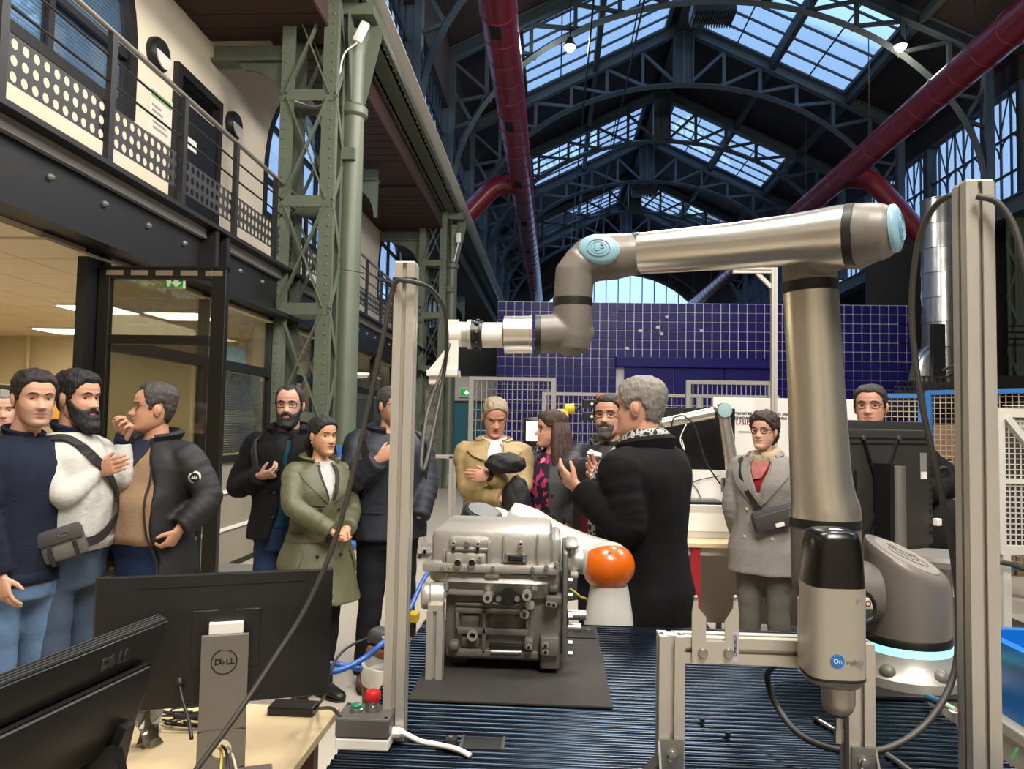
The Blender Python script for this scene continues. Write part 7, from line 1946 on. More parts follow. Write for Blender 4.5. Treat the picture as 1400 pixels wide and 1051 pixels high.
tag(MB().tube(P, .009, 10).build('air_hose', mat('blue_hose', '#2f5fae', .4), smooth=180), 'blue air hose drooping from behind the left post', 'hose')
q = at(565, 842, 2.9); t = thing('yellow_plug', q, 'small yellow plug behind the left post', 'plug'); MB().bbox(q.x-.03, 2.87, q.z-.02, q.x+.02, 2.93, q.z+.015, .006).build('plug_body', mat('plug_yellow', '#c9a81c', .5), t); MB().cyl((q.x, 2.9, 0), (q.x, 2.9, q.z-.02), .012, 8).build('stem', M_dark, t)

# ---- right-hand side: television, blue crate, floor mat, cage and fences
YT0, YT1 = 3.02, 3.42
a = at(1092, 556, YT0); b = at(1262, 577, YT1); ux = Vector((b.x-a.x, b.y-a.y, 0)); WT = ux.length; ux.normalize(); bk = Vector((ux.y, -ux.x, 0)); zt = b.z; HTV = zt-at(1262, 748, YT1).z
tv = thing('television', (a.x+ux.x*WT/2, a.y+ux.y*WT/2, 0), 'large television seen from behind on a steel pole beyond the robot base', 'television')
O = Vector((a.x, a.y, zt)); M_tv = mat('tv_back', '#2b2926', .5, 0, .03, 200, .06, 12)
lm(lambda m_: (m_.bbox(0, -HTV, 0, WT, 0, .022, .005), m_.bbox(.05, -HTV+.02, .02, WT-.012, -.035, .05, .01)), O, ux, UZ, bk).build('back_cover', M_tv, tv, smooth=30)
lm(lambda m_: m_.box(.01, -HTV+.01, -.003, WT-.01, -.01, 0), O, ux, UZ, bk).build('screen', MATS['screen_off'], tv)
for k in range(2): lm(lambda m_: m_.box(.1, -.075-.022*k, .05, WT-.05, -.068-.022*k, .0515), O, ux, UZ, bk).build('vent_strip', M_blackp, tv)
xp = (atp(1226, 690, O+bk*.115, bk)-O).dot(ux)
M_zinc = mat('zinc_tube', '#8e8f88', .35, .7)
pz = atp(1226, 637, O+bk*.115, bk).z
lm(lambda m_: m_.lathe([(.034, -zt), (.034, pz-zt)], (xp, 0, .115), (0, 1, 0), 20), O, ux, UZ, bk).build('pole', M_zinc, tv, smooth=40)
lm(lambda m_: m_.box(xp-.06, -HTV+.02, .06, xp-.035, pz-zt+.01, .13), O, ux, UZ, bk).build('pole_clamp', M_blackp, tv)
lm(lambda m_: m_.bbox(xp-.3, -zt, -.2, xp+.3, -zt+.02, .3, .005), O, ux, UZ, bk).build('floor_plate', M_blackp, tv)
for (x0, z0_, x1, z1_) in ((xp-.12, -.07, xp-.02, -.30), (xp+.10, -.07, xp+.0, -.26), (xp-.12, -.50, xp-.03, -.34)):
    lm(lambda m_: m_.bar((x0, z0_, .056), (x1, z1_, .056), .012, .008, (0, 0, 1)), O, ux, UZ, bk).build('mount_arm', M_blackp, tv)
    lm(lambda m_: m_.lathe([(.010, 0), (.010, .006)], (x0, z0_, .056), (0, 0, 1), 10), O, ux, UZ, bk).build('mount_screw', M_screw, tv)
lm(lambda m_: m_.box(WT-.10, -.24, .051, WT-.055, -.13, .0518), O, ux, UZ, bk).build('rating_label', mat('label_grey', '#7d7b78', .5), tv)
lm(lambda m_: m_.box(WT-.095, -.24, .0519, WT-.055, -.21, .0524), O, ux, UZ, bk).build('barcode_label', M_white, tv)
for k in range(12): lm(lambda m_: m_.box(WT-.035, -.13-.03*k, .0505, WT-.02, -.15-.03*k+.008, .052), O, ux, UZ, bk).build('vent_slot', M_hole, tv)
lm(lambda m_: m_.box(xp-.17, -.33, .051, xp-.155, -.20, .0525), O, ux, UZ, bk).build('port_panel', M_blackp, tv)
lm(lambda m_: m_.bbox(WT-.02, -HTV+.10, .05, WT+.01, -HTV+.13, .075, .004), O, ux, UZ, bk).build('white_plug', M_white, tv)
# black rucksack held behind the television, round stool
q = at(1286, 725, 4.3); rk = thing('rucksack', (q.x, 4.3, q.z), 'black rucksack hanging beside the person behind the television', 'bag')
mb = MB(); rs = random.Random(4)
bm = bmesh.new(); bmesh.ops.create_icosphere(bm, subdivisions=3, radius=1)
for v in bm.verts:
    n_ = mnoise.noise(v.co*2.2)*.10+mnoise.noise(v.co*6)*.04; v.co = Vector((q.x+v.co.x*.115*(1+n_), 4.3+v.co.y*.10*(1+n_), q.z+v.co.z*.21*(1+n_)))
mb.bm(bm); mb.build('bag_body', cloth('rucksack_black', '#171717', .7, .2, .4, 30), rk, smooth=180)
MB().tube(catmull([q+Vector((-.04, -.02, .2)), q+Vector((-.03, -.03, .32)), q+Vector((.03, -.03, .33)), q+Vector((.04, -.02, .2))], 5), .010, 6).build('grab_strap', M_strap, rk)
q = at(1293, 757, 4.0); sl_ = thing('stool', (q.x, 4.0, 0), 'round grey stool under the black rucksack', 'stool')
MB().lathe([(.18, q.z-.05), (.19, q.z-.02), (.18, q.z), (.001, q.z+.003)], (q.x, 4.0, 0), n=28).build('seat', mat('stool_grey', '#7d7a75', .5), sl_, smooth=40)
MB().cyl((q.x, 4, .05), (q.x, 4, q.z-.05), .03, 14).build('column', M_zinc, sl_)
for k in range(5): an = 2*math.pi*k/5; MB().bar((q.x, 4, .06), (q.x+.25*math.cos(an), 4+.25*math.sin(an), .03), .04, .03).build('leg', M_blackp, sl_)
# blue crate on a trolley
q = at(1363, 870, 1.95); zc_ = at(1363, 872, 1.95).z; zb_ = at(1366, 1003, 1.80).z
cr0 = thing('blue_crate', (q.x+.25, 1.9, zb_), 'blue plastic crate at the right edge beyond the thick post', 'crate')
M_bl = mat('crate_blue', '#0f6cc0', .35, 0, .02, 20, .08, 6)
x0, x1, y0, y1 = q.x, q.x+.5, 1.72, 2.05
ro = [(x0, y0), (x1, y0), (x1, y1), (x0, y1)]; ri = [(x0+.02, y0+.02), (x1-.02, y0+.02), (x1-.02, y1-.02), (x0+.02, y1-.02)]
MB().ring(ro, ri, zc_-zb_-.035, (0, 0, zb_), ((1, 0, 0), (0, 1, 0), (0, 0, 1))).build('crate_wall', M_bl, cr0, smooth=None)
MB().ring([(x0-.012, y0-.012), (x1, y0-.012), (x1, y1+.012), (x0-.012, y1+.012)], [(x0+.015, y0+.015), (x1-.02, y0+.015), (x1-.02, y1-.015), (x0+.015, y1-.015)], .035, (0, 0, zc_-.035), ((1, 0, 0), (0, 1, 0), (0, 0, 1))).build('crate_rim', M_bl, cr0)
MB().box(x0+.02, y0+.02, zb_, x1-.02, y1-.02, zb_+.01).build('crate_floor', M_bl, cr0)
z_a = at(1380, 985, 1.72).z
MB().prism([(x0+.045, z_a), (x0+.065, z_a+.012), (x0+.3, z_a+.012), (x0+.3, z_a-.012), (x0+.065, z_a-.012)], -.002, (0, y0-.0, 0)).build('white_arrow', M_white, cr0)
tr = thing('cart', (x0+.25, 1.9, 0), 'pale metal cart carrying the blue crate', 'cart')
MB().bbox(x0-.03, y0-.03, zb_-.03, x1+.05, y1+.03, zb_-.001, .004).build('shelf', mat('cart_grey', '#a9a59b', .5), tr); MB().bbox(x0-.02, y0-.02, .12, x1+.04, y1+.02, zb_-.03, .004).build('cabinet', MATS['cart_grey'], tr)
zg = at(1393, 1030, 1.7); MB().prism([(zg.x-.02, zg.z-.012), (zg.x-.013, zg.z-.012), (zg.x, zg.z+.012), (zg.x-.006, zg.z+.014)], -.001, (0, y0-.0205, 0)).build('green_mark', mat('mark_green', '#3a8a5c', .6), tr)
for x in (x0+.05, x1-.05):
    for y in (y0+.05, y1-.05): MB().lathe([(.045, -.015), (.045, .015)], (x, y, .045), (1, 0, 0), 14).build('castor', M_dark, tr); MB().box(x-.02, y-.02, .05, x+.02, y+.02, .12).build('castor_fork', M_screw, tr)
tag(MB().bbox(1.9, 2.9, .001, atz(1293, 808, 0).x, 7.7, .012, .003).build('floor_mat', mat('dark_floor_mat', '#3c332e', .8, 0, .2, 20, .3, 5)), 'dark brown floor mat beyond the right post', 'mat')

M_wire = mat('galvanised_wire', '#8d8a84', .5, .4)
def mesh_fence(p0, p1, z0, z1, pitch, m_frame, m_wire, label, cat='fence', vert_only=False, fw=.05, posts=1, vp=None, wr=.005, root=None):
    p0, p1 = Vector(p0), Vector(p1); d = Vector((p1.x-p0.x, p1.y-p0.y, 0)); L_ = d.length; d.normalize(); n_ = Vector((d.y, -d.x, 0))
    t = root or thing('mesh_fence', (p0.x, p0.y, 0), label, cat)
    for k in range(posts+1):
        q = Vector((p0.x, p0.y, 0))+d*(L_*k/posts); MB().bar((q.x, q.y, 0), (q.x, q.y, z1+.02), fw, fw, d).build('post', m_frame, t)
    for z in (z0, z1): MB().bar((p0.x, p0.y, z), (p1.x, p1.y, z), fw*.8, fw*.8).build('rail', m_frame, t)
    w_ = MB(); vp = vp or pitch; n = int(L_/pitch); nz_ = int((z1-z0)/vp)
    for i in range(1, n):
        q = Vector((p0.x, p0.y, 0))+d*(L_*i/n); w_.bar((q.x, q.y, z0), (q.x, q.y, z1), wr, wr, d)
    for j in range(1, nz_):
        z = z0+(z1-z0)*j/nz_; w_.bar((p0.x, p0.y, z), (p1.x, p1.y, z), wr, wr)
    w_.build('wire_mesh', m_wire, t, kind='stuff'); return t
def fence_px(xa, ya, Ya, xb, yb_, Yb, z0, pitch, mf, mw, label, **k):
    a, b = at(xa, ya, Ya), at(xb, yb_, Yb); return mesh_fence((a.x, a.y), (b.x, b.y), z0, (a.z+b.z)/2, pitch, mf, mw, label, **k)
M_fg = mat('fence_grey', '#8b8983', .5, .3)
fence_px(645, 517, 8.4, 757, 519, 8.4, .15, .055, M_fg, M_wire, 'tall grey wire mesh fence panel behind the beige raincoat', vp=.11, wr=.007)
fence_px(744, 538, 9.6, 1062, 543, 9.6, .15, .06, M_fg, M_wire, 'long lower grey wire mesh fence in front of the blue tiles', posts=3, vp=.12, wr=.007)
fence_px(941, 523, 8.2, 1053, 523, 8.2, .15, .05, M_fg, M_wire, 'grey mesh fence panel above the white poster board', vp=.16, wr=.008)
M_bf = mat('fence_blue', '#2b6aa6', .45); M_tw = mat('tan_wire', '#a99a82', .5)
bfl = 'blue-framed mesh fence in front of stacked cardboard boxes'
a, b, c = at(1180, 543, 8.6), at(1259, 539, 8.4), at(1420, 531, 7.6)
f1 = mesh_fence((a.x, a.y), (b.x, b.y), .3, (a.z+b.z)/2, .055, M_bf, M_tw, bfl, fw=.06, wr=.008)
mesh_fence((b.x+.07, b.y-.03), (c.x, c.y), .3, (b.z+c.z)/2, .055, M_bf, M_tw, 'second longer blue-framed mesh fence bay right of the television', fw=.06, posts=2, wr=.008)
# boxes behind the mesh
M_card = mat('cardboard', '#8a6f50', .8, 0, .05, 10, .1, 4)
rs = random.Random(8); xx = a.x-.3; k = 0
for col_ in range(7):
    w_ = rs.uniform(.55, .85); z = 0.0
    for lev in range(rs.choice((3, 4, 4))):
        h_ = rs.uniform(.38, .5)
        bxo = thing('cardboard_box', (xx+w_/2, 9.3, z), '%s cardboard box of the %s stack behind the blue-framed fence' % (('bottom', 'second', 'third', 'fourth')[lev], ORD[col_]), 'box', 'cardboard boxes behind the blue fence')
        MB().bbox(xx, 9.0, z, xx+w_-.03, 9.6, z+h_-.005, .008).build('carton', M_card, bxo); MB().box(xx+w_/2-.04, 8.997, z+h_*.5, xx+w_/2+.04, 8.999, z+h_-.006).build('tape', mat('tape', '#b7a27c', .4), bxo)
        z += h_; k += 1
    xx += w_
# white framed cage door at the right edge
a = at(1362, 558, 6.4); zt_ = a.z; zb_ = at(1364, 757, 6.4).z
cg_ = thing('machine_cage', (a.x+.4, 6.4, 0), 'white-framed machine cage with square mesh at the right edge', 'cage')
M_wf = mat('cage_white', '#c9c5bb', .45)
MB().ring([(a.x, zb_), (a.x+1.1, zb_), (a.x+1.1, zt_), (a.x, zt_)], [(a.x+.05, zb_+.07), (a.x+1.05, zb_+.07), (a.x+1.05, zt_-.07), (a.x+.05, zt_-.07)], .06, (0, 6.37, 0)).build('front_frame', M_wf, cg_)
MB().bar((a.x+.06, 6.38, zt_-.07), (a.x+.75, 6.38, zt_-.95), .05, .07, (0, 1, 0)).build('diagonal_bar', M_wf, cg_)
MB().prism([(a.x+.16, zt_-.09), (a.x+1.05, zt_-.09), (a.x+1.05, zt_-1.0), (a.x+.78, zt_-.9)], .01, (0, 6.42, 0)).build('pale_panel', mat('pale_green_panel', '#c3d0bd', .4), cg_)
mb = MB()
for i in range(1, 22): mb.bar((a.x+.05+.045*i, 6.40, zb_+.07), (a.x+.05+.045*i, 6.40, zt_-.08), .008, .008)
for j in range(1, 27): mb.bar((a.x+.05, 6.40, zb_+.07+.043*j), (a.x+1.05, 6.40, zb_+.07+.043*j), .008, .008)
mb.build('square_mesh', M_wf, cg_, kind='stuff')
MB().box(a.x+.05, 6.38, (zb_+zt_)/2-.02, a.x+1.05, 6.42, (zb_+zt_)/2+.02).build('mid_rail', M_wf, cg_)
MB().box(a.x+.02, 6.9, zb_, a.x+1.1, 6.94, zt_).build('dark_interior', mat('brown_machine', '#3a2f28', .7, 0, .2, 8, .5, 6), cg_)
for x in (a.x+.05, a.x+1.05): MB().box(x-.03, 6.37, 0, x+.03, 6.43, zb_).build('leg', M_wf, cg_); MB().box(x-.03, 6.88, 0, x+.03, 6.94, zb_).build('leg', M_wf, cg_)
P = catmull([at(1366, 768, 6.3), at(1385, 772, 6.3), at(1410, 782, 6.3)], 6); MB().tube(P, .02, 8).build('cage_hose', M_cableg, cg_, smooth=180)

# ---- workbench with the small robot, the dark screen and the poster board
yb0 = 5.35
p0, p1 = at(936, 742, yb0), at(1090, 748, yb0)
ZB = p0.z; wb_ = thing('workbench', ((p0.x+p1.x)/2+.3, 5.7, 0), 'workbench with red legs behind the speaker', 'workbench')
M_redl = mat('red_leg', '#9c1420', .45)
MB().bbox(p0.x-.15, yb0, ZB-.03, p0.x+1.5, yb0+.715, ZB, .003).build('bench_top', M_ply, wb_)
for x in (at(952, 800, yb0).x, p0.x+1.4):
    MB().bbox(x-.03, yb0+.02, 0, x+.03, yb0+.08, ZB-.03, .003).build('leg', M_redl, wb_); MB().bbox(x-.03, yb0+.64, 0, x+.03, yb0+.70, ZB-.03, .003).build('leg', M_redl, wb_)
MB().box(p0.x-.1, yb0+.70, .1, p0.x+1.45, yb0+.71, ZB-.03).build('modesty_panel', mat('bench_white', '#b6b1a4', .6), wb_)
MB().box(p0.x-.1, yb0+.05, ZB-.09, p0.x+1.45, yb0+.07, ZB-.03).build('front_apron', MATS['bench_white'], wb_)
MB().box(p0.x-.1, yb0+.04, .05, p0.x+1.45, yb0+.08, .11).build('foot_rail', MATS['bench_white'], wb_)
zc1 = at(960, 690, 5.6).z
cab = thing('control_cabinet', (p0.x+.25, 5.8, ZB), 'white cabinet block standing on the red-legged bench', 'cabinet')
MB().bbox(p0.x-.12, 5.6, ZB, p0.x+.75, 6.05, zc1, .006).build('body', mat('cabinet_white', '#c3beb2', .5), cab)
MB().box(p0.x-.1, 5.597, ZB+.05, p0.x+.73, 5.6, zc1-.06).build('front_door', M_white, cab)
q = at(905, 684, 5.1); mo3 = thing('laptop_base', (p0.x+.1, 5.75, zc1), 'flat black keyboard tray lying on the white cabinet', 'keyboard'); MB().bbox(p0.x-.08, 5.62, zc1, p0.x+.32, 5.88, zc1+.022, .004).build('tray', M_blackp, mo3)
for k in range(3): MB().box(p0.x-.05, 5.65+.06*k, zc1+.022, p0.x+.28, 5.69+.06*k, zc1+.026).build('key_row', M_grey, mo3)
a, b = at(868, 556, 6.2), at(1004, 640, 6.2)
ds = thing('wall_screen', ((a.x+b.x)/2, 6.2, 0), 'large dark display screen behind the small grey robot', 'screen')
MB().bbox(a.x, 6.18, b.z-.15, b.x, 6.23, a.z, .005).build('display', mat('display_black', '#08080a', .3), ds); MB().bbox(a.x+.3, 6.23, 0, a.x+.4, 6.29, a.z-.2, .004).build('stand_column', M_blackp, ds); MB().bbox(a.x+.1, 6.1, 0, a.x+.6, 6.45, .03, .004).build('stand_foot', M_blackp, ds)
a, b = at(870, 640, 6.12), at(992, 700, 6.12)
wp = thing('white_panel', ((a.x+b.x)/2, 6.12, 0), 'white sheet panel with fine wires under the dark display', 'panel'); MB().bbox(a.x, 6.1, .4, b.x, 6.13, a.z, .003).build('sheet', M_white, wp)
for x in (a.x+.05, b.x-.05): MB().box(x-.02, 6.1, 0, x+.02, 6.13, .4).build('leg', M_zinc, wp)
for pts in (((896, 650), (905, 672), (930, 684)), ((930, 655), (950, 665), (962, 690)), ((905, 690), (945, 660), (985, 650))):
    MB().tube(catmull([at(x, y, 6.08) for x, y in pts], 6), .004, 6).build('wire', M_cableg, wp)
# poster board
a, b = at(975, 543, 6.8), at(1078, 700, 6.8)
bx0, bx1 = a.x, a.x+1.35
pb_ = thing('poster_board', ((bx0+bx1)/2, 6.8, 0), 'white poster board with dark lettering behind the woman in pale grey', 'poster board')
MB().bbox(bx0, 6.8, .25, bx1, 6.83, a.z, .004).build('board', mat('poster_white', '#d8d5cf', .5), pb_)
M_txt = mat('poster_ink', '#2a2226', .6); M_txr = mat('poster_red', '#7a1830', .6)
off = -Vector(pb_.location)
def ptext(s_, px, py, size, m): q = at(px, py, 6.797); text_mesh(s_, size, m, 'lettering', Matrix.Translation(off) @ frame_M((q.x, 6.797, q.z), (1, 0, 0), (0, 0, 1)), pb_, align='LEFT', bold=.0008)
ptext('Les partenaires financiers ont participé au', 986, 564, .043, M_txt); ptext('développement de la plateforme', 986, 570, .043, M_txt); ptext('USINE AGILE', 1006, 577, .064, M_txr)
q0, q1 = at(1010, 590, 6.797), at(1060, 590, 6.797); MB().box(q0.x, 6.795, q0.z-.004, q1.x, 6.8, q0.z+.006).build('rule', mat('poster_orange', '#c07850', .6), pb_)
for x in (bx0+.1, bx1-.1): MB().bbox(x-.03, 6.65, 0, x+.03, 7.0, .04, .003).build('foot', M_zinc, pb_); MB().box(x-.015, 6.83, .04, x+.015, 6.85, a.z-.2).build('upright', M_zinc, pb_)
# small grey robot on the bench
YR = 5.8
M_cap2 = mat('mint_cap', '#93b5b3', .4)
sr = thing('small_robot', (at(1004, 690, YR).x, YR, zc1), 'small grey robot arm with a mint cap in front of the dark screen', 'robot')
b0, b1, b2, b3 = at(1004, 690, YR), at(1003, 650, YR), at(989, 565, YR), at(905, 582, YR)
MB().lathe([(.075, 0), (.075, .02), (.06, .03), (.06, .09)], (b0.x, YR, zc1), n=24).build('base', M_ug, sr, smooth=40)
MB().bbox(b0.x-.09, YR-.06, zc1+.07, b0.x+.05, YR+.06, b1.z-.02, .015).build('shoulder_block', M_blackp, sr)
MB().ball(b1, (.06, .06, .06), 18, 12).build('shoulder_joint', M_ug, sr, smooth=180)
MB().tube([b1, b2], [.052, .042], 20).build('upper_arm', M_us, sr, smooth=60)
MB().lathe([(.055, -.05), (.058, .0), (.055, .05)], b2+Vector((0, 0, .02)), (0, -1, 0), 22).build('elbow_housing', M_ug, sr, smooth=40)
MB().lathe([(.052, .05), (.05, .058), (.001, .062)], b2+Vector((0, 0, .02)), (0, -1, 0), 22).build('mint_cap', M_cap2, sr, smooth=40)
d = (b3-b2).normalized(); MB().tube([b2+d*.04+Vector((0, 0, .02)), b3+Vector((0, 0, .02))], [.044, .038], 20).build('forearm', M_us, sr, smooth=60); MB().tube([b2+d*.05+Vector((0, 0, .02)), b2+d*.075+Vector((0, 0, .02))], .047, 20).build('band', M_ub, sr)
e = at(868, 592, YR); MB().tube([b3+Vector((0, 0, .02)), e], [.046, .046], 18).build('wrist', M_ug, sr, smooth=60)
for pts in (((918, 583), (921, 572), (933, 568), (948, 580), (957, 606), (966, 633), (985, 662)), ((938, 580), (930, 600), (936, 615), (932, 600))):
    MB().tube(catmull([at(x, y, YR-.08) for x, y in pts], 6), .006 if len(pts) > 4 else .004, 8).build('hose', M_cable if len(pts) > 4 else M_white, sr, smooth=180)

# ---- things among the visitors on the far left side of the aisle
p = at(727, 590, 6.3); ps = thing('pendant_stand', (p.x, 6.3, 0), 'lit control tablet on a stand beside the floral blouse', 'tablet')
MB().bbox(p.x-.07, 6.27, p.z-.12, p.x+.08, 6.32, p.z+.12, .02).build('case', M_blackp, ps, smooth=40); MB().box(p.x-.045, 6.265, p.z-.075, p.x+.055, 6.27, p.z+.085).build('screen', mat('tablet_screen', (.8, .84, .9), .4, emit=.9), ps)
MB().cyl((p.x, 6.32, 0), (p.x, 6.32, p.z-.1), .02, 10).build('pole', M_zinc, ps); MB().bbox(p.x-.2, 6.15, 0, p.x+.2, 6.5, .04, .006).build('foot', M_blackp, ps)
for k in range(3): MB().tube(catmull([(p.x-.03+.03*k, 6.28, p.z-.12), (p.x+.06*(k-1)-.05, 6.25, p.z-.25), (p.x-.06+.05*k, 6.3, p.z-.40)], 5), .012, 6).build('lead', M_cable, ps, smooth=180)
p = at(735, 582, 7.4); 
p = at(770, 566, 7.6); yr = thing('yellow_robot', (p.x, 7.6, 0), 'small yellow robot wrist behind the wire fence', 'robot'); M_yel = mat('robot_yellow', '#c7ac1c', .45)
MB().bbox(p.x-.07, 7.55, p.z-.12, p.x+.05, 7.68, p.z+.05, .02).build('forearm', M_yel, yr, smooth=40); MB().lathe([(.05, 0), (.05, .09)], (p.x+.02, 7.6, p.z+.05), (1, 0, .1), 16).build('wrist', M_yel, yr, smooth=40); MB().ball((p.x+.12, 7.6, p.z+.05), .03, 10, 8).build('flange', M_dark, yr); MB().lathe([(.10, 0), (.07, p.z-.12)], (p.x-.01, 7.6, 0), n=16).build('column', M_dark, yr, smooth=40)
p = at(812, 560, 6.8); sg = thing('sensor_rig', (p.x, 6.8, 0), 'pair of black camera boxes on a rig behind the goateed visitor', 'camera')
for dz in (.05, -.06): MB().bbox(p.x-.10, 6.75, p.z+dz-.04, p.x+.10, 6.85, p.z+dz+.04, .008).build('camera_box', M_blackp, sg); MB().lathe([(.012, 0), (.012, .006)], (p.x-.02, 6.75, p.z+dz), (0, -1, 0), 10).build('lens', M_white, sg)
MB().box(p.x+.07, 6.78, 0, p.x+.10, 6.82, p.z+.08).build('pole', M_zinc, sg); MB().bbox(p.x+.02, 6.76, p.z+.1, p.x+.10, 6.84, p.z+.14, .005).build('orange_block', mat('rig_orange', '#c85a1c', .5), sg)
p = at(722, 672, 5.6); oc = thing('orange_case', (p.x, 5.6, 0), 'orange machine base between the beige raincoat and the grey coat', 'machine'); MB().bbox(p.x-.12, 5.5, 0, p.x+.16, 5.8, at(722, 656, 5.6).z, .02).build('housing', M_or, oc, smooth=40); MB().bbox(p.x-.10, 5.48, .05, p.x+.14, 5.5, .5, .004).build('service_panel', M_grey, oc)
# aluminium cart in the aisle
p = at(600, 622, 9.2); ac = thing('profile_cart', (p.x, 9.2, 0), 'small aluminium frame cart in the aisle before the teal door', 'cart'); w_ = .17
for sx_ in (-1, 1):
    for sy_ in (-1, 1): MB().bbox(p.x+sx_*w_-.02, 9.2+sy_*w_-.02, .06, p.x+sx_*w_+.02, 9.2+sy_*w_+.02, p.z, .003).build('upright', M_alu, ac); MB().lathe([(.03, -.012), (.03, .012)], (p.x+sx_*w_, 9.2+sy_*w_, .03), (1, 0, 0), 10).build('castor', M_dark, ac)
MB().bbox(p.x-w_-.02, 9.2-w_-.02, p.z-.03, p.x+w_+.02, 9.2+w_+.02, p.z, .003).build('top', M_alu, ac); MB().bbox(p.x-w_, 9.2-w_, .10, p.x+w_, 9.2+w_, .13, .003).build('shelf', M_alu, ac)
# low black crate and blue chair back behind the visitors
a = at(352, 772, 6.6); bcx = thing('black_case', (a.x, 6.7, 0), 'low black case on the floor behind the bearded visitor', 'case'); MB().bbox(a.x-.45, 6.5, 0, a.x+.45, 6.95, .22, .01).build('body', M_blackp, bcx); MB().bbox(a.x-.46, 6.49, .22, a.x+.46, 6.96, .27, .01).build('lid', M_grey, bcx)
a = at(478, 618, 7.2); ch = thing('chair', (a.x, 7.2, 0), 'blue-backed chair half hidden behind the olive trench coat', 'chair'); MB().bbox(a.x-.22, 7.35, .62, a.x+.22, 7.39, a.z+.06, .015).build('backrest', mat('chair_blue', '#2c62a0', .6), ch, smooth=40); MB().bbox(a.x-.22, 6.98, .43, a.x+.22, 7.38, .48, .015).build('seat', MATS['chair_blue'], ch, smooth=40)
for sx_ in (-.19, .19):
    for y in (7.0, 7.36): MB().cyl((a.x+sx_, y, 0), (a.x+sx_, y, .44 if y < 7.2 else .9), .012, 8).build('leg', M_zinc, ch)
# black cabinet in the office and a rounded yellow chair
a = at(4, 560, 8.0); of = thing('office_cabinet', (a.x-.3, 8.0, 0), 'black cabinet inside the office at the left edge', 'cabinet'); MB().bbox(a.x-.7, 7.9, 0, a.x+.02, 8.4, at(4, 525, 8).z, .01).build('body', M_blackp, of)
for k in range(2): MB().box(a.x-.68+.36*k, 7.89, .05, a.x-.34+.36*k, 7.9, at(4, 530, 8).z).build('door', mat('cabinet_door_black', '#1c1c1d', .4), of)
a = at(82, 520, 9.2); yc = thing('office_chair', (a.x, 9.2, 0), 'yellow rounded chair back inside the office', 'chair'); MB().ball((a.x, 9.2, a.z-.28), (.26, .06, .34), 20, 12).build('backrest', mat('chair_yellow', '#c79a44', .7), yc, smooth=180); MB().lathe([(.27, .55), (.28, .60), (.2, .63), (.001, .635)], (a.x, 8.95, 0), n=20).build('seat', MATS['chair_yellow'], yc, smooth=60); MB().cyl((a.x, 8.98, .04), (a.x, 8.98, .56), .03, 10).build('column', M_zinc, yc); MB().lathe([(.26, 0), (.26, .03), (.05, .06)], (a.x, 8.98, 0), n=16).build('foot', M_blackp, yc)

# ---- silver duct, stair and railing in the dark right-hand aisle
M_foil = mat('silver_duct', '#9b9a96', .25, .85, .2, 8, .1, 4)
a, b = at(1288, 345, 16.5), at(1288, 470, 16.5)
sd = thing('silver_duct', (a.x, 16.5, b.z), 'vertical silver ventilation duct left of the thick post', 'duct')
pr = []; 
for k in range(8): z = (a.z+.8-b.z+.9)*k/7; pr += [(.40, z), (.40, z+.28), (.415, z+.29), (.415, z+.31)]
MB().lathe(pr, (a.x, 16.5, b.z-.9), n=24).build('riser', M_foil, sd, smooth=30)
e = [(a.x, 16.5, b.z-.2), (a.x-.35, 16.4, b.z-.35), (a.x-.55, 16.3, b.z-.9)]; MB().tube(catmull(e, 6), .27, 18).build('elbow', M_foil, sd, smooth=60)
MB().box(a.x-.03, 16.4, 0, a.x+.03, 16.6, b.z-.8).build('support', M_black, sd)
stp = thing('staircase', (at(1290, 500, 17).x, 17, 0), 'black stair with perforated panels and steel handrails behind the cable loop', 'staircase')
s0, s1 = at(1262, 520, 16.8), at(1345, 478, 14.5)
for dz, r_, m in ((0, .03, M_rail), (-.18, .018, M_black), (-.36, .018, M_black)):
    MB().cyl(s0+Vector((0, 0, dz)), s1+Vector((0, 0, dz)), r_, 8).build('handrail' if r_ > .02 else 'rail', m, stp, smooth=60)
q = at(1282, 443, 16.0); MB().bbox(q.x-.13, 15.95, 0, q.x+.13, 16.05, q.z, .01).build('newel_post', M_black, stp)
d = s1-s0
for k in range(7):
    q = s0+d*(k/6)+Vector((0, 0, -.95)); MB().bar(q+Vector((0, -.0, 0)), q+Vector((0, 1.0, 0)), .05, .32, (d.x, d.y, 0)).build('tread', M_black, stp)
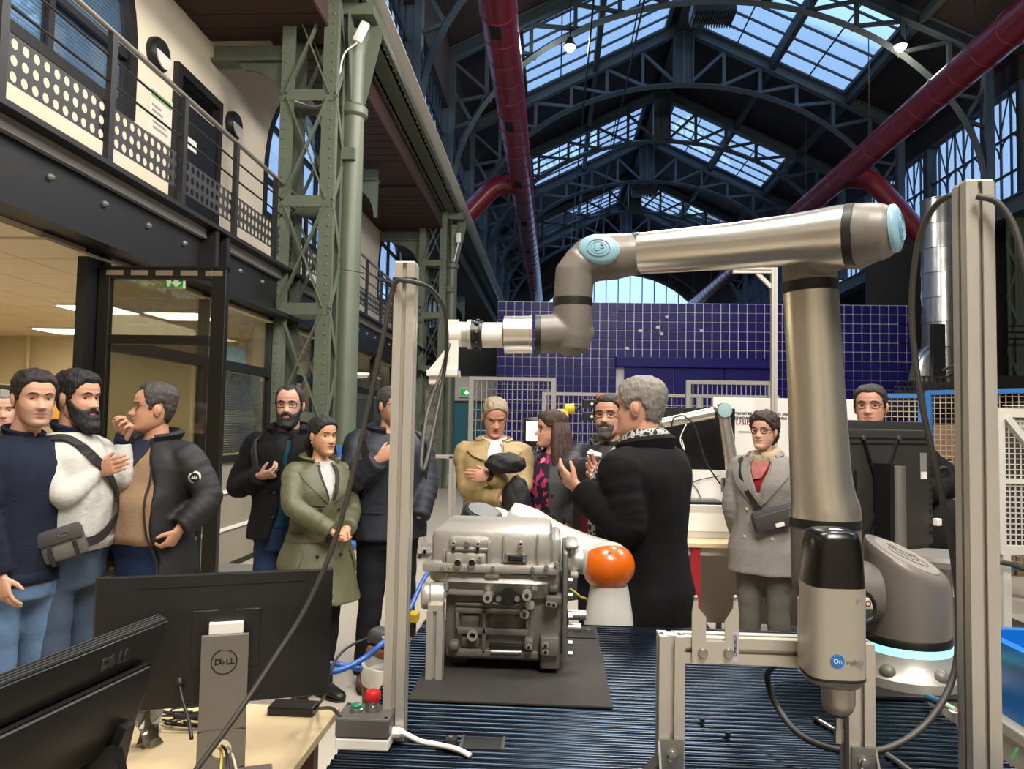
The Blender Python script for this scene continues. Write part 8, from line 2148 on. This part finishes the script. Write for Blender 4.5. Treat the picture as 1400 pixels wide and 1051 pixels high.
for k in range(3):
    po = bpy.data.objects.new('perforated_panel', pm); COL.objects.link(po); po.parent = stp
    po.location = s0+d*((k+.5)/3)+Vector((0, -.05, -.62))-stp.location; po.rotation_euler = (0, 0, R(90)); po.scale = (1, 1.0, 1.4)
MB().bar(s0+Vector((0, 0, -1.0)), s1+Vector((0, 0, -1.0)), .05, .3).build('stringer', M_black, stp)
for k in range(4): z = at(1300, 452, 17.5).z+.14*k-.3; MB().cyl((s0.x-.2, 17.5, z), (s0.x+3.5, 17.5, z), .018, 6).build('landing_rail', M_black, stp)
sstruct(MB().box(8.6, 17.8, 2.6, 14.5, 21, 2.9), 'trim_11', M_darkwall)
sstruct(MB().box(8.4, 21.0, 0, 14.5, 21.2, 6.9), 'wall_right_end', M_darkwall)
# zip-tied thin lead from the left post to the pipe column, junction box on the column
P = catmull([at(468, 368, 9.2), at(500, 374, 5.5), at(525, 383, 2.8), at(541, 387, 1.66)], 6); tag(MB().tube(P, .0035, 6).build('thin_lead', M_cable, smooth=180), 'thin black lead strung from the pipe column to the left post', 'cable')
a = at(494, 44, 9.3); jb = thing('wireless_box', a, 'white antenna box on the column head', 'antenna'); mb = MB(); mb.M = Matrix.Translation(a) @ Matrix.Rotation(R(25), 4, 'Y'); mb.bbox(-.06, -.04, -.14, .06, .04, .14, .03); mb.M = None; mb.build('case', M_white, jb, smooth=40)
MB().tube(catmull([a+Vector((-.03, 0, -.12)), a+Vector((-.22, 0, -.3)), a+Vector((-.3, 0, -.75)), a+Vector((-.55, 0, -.95)), a+Vector((-1.0, .05, -.8))], 6), .012, 6).build('lead', M_white, jb, smooth=180)
a = at(627, 325, 18.9); jb = thing('wireless_box', a, 'small white antenna box on the far column head', 'antenna'); MB().bbox(a.x-.06, 18.86, a.z-.13, a.x+.06, 18.94, a.z+.13, .03).build('case', M_white, jb, smooth=40); MB().tube([a+Vector((0, 0, -.13)), a+Vector((-.1, 0, -.6))], .015, 6).build('lead', M_white, jb)
bpy.data.scenes.remove(TMP)
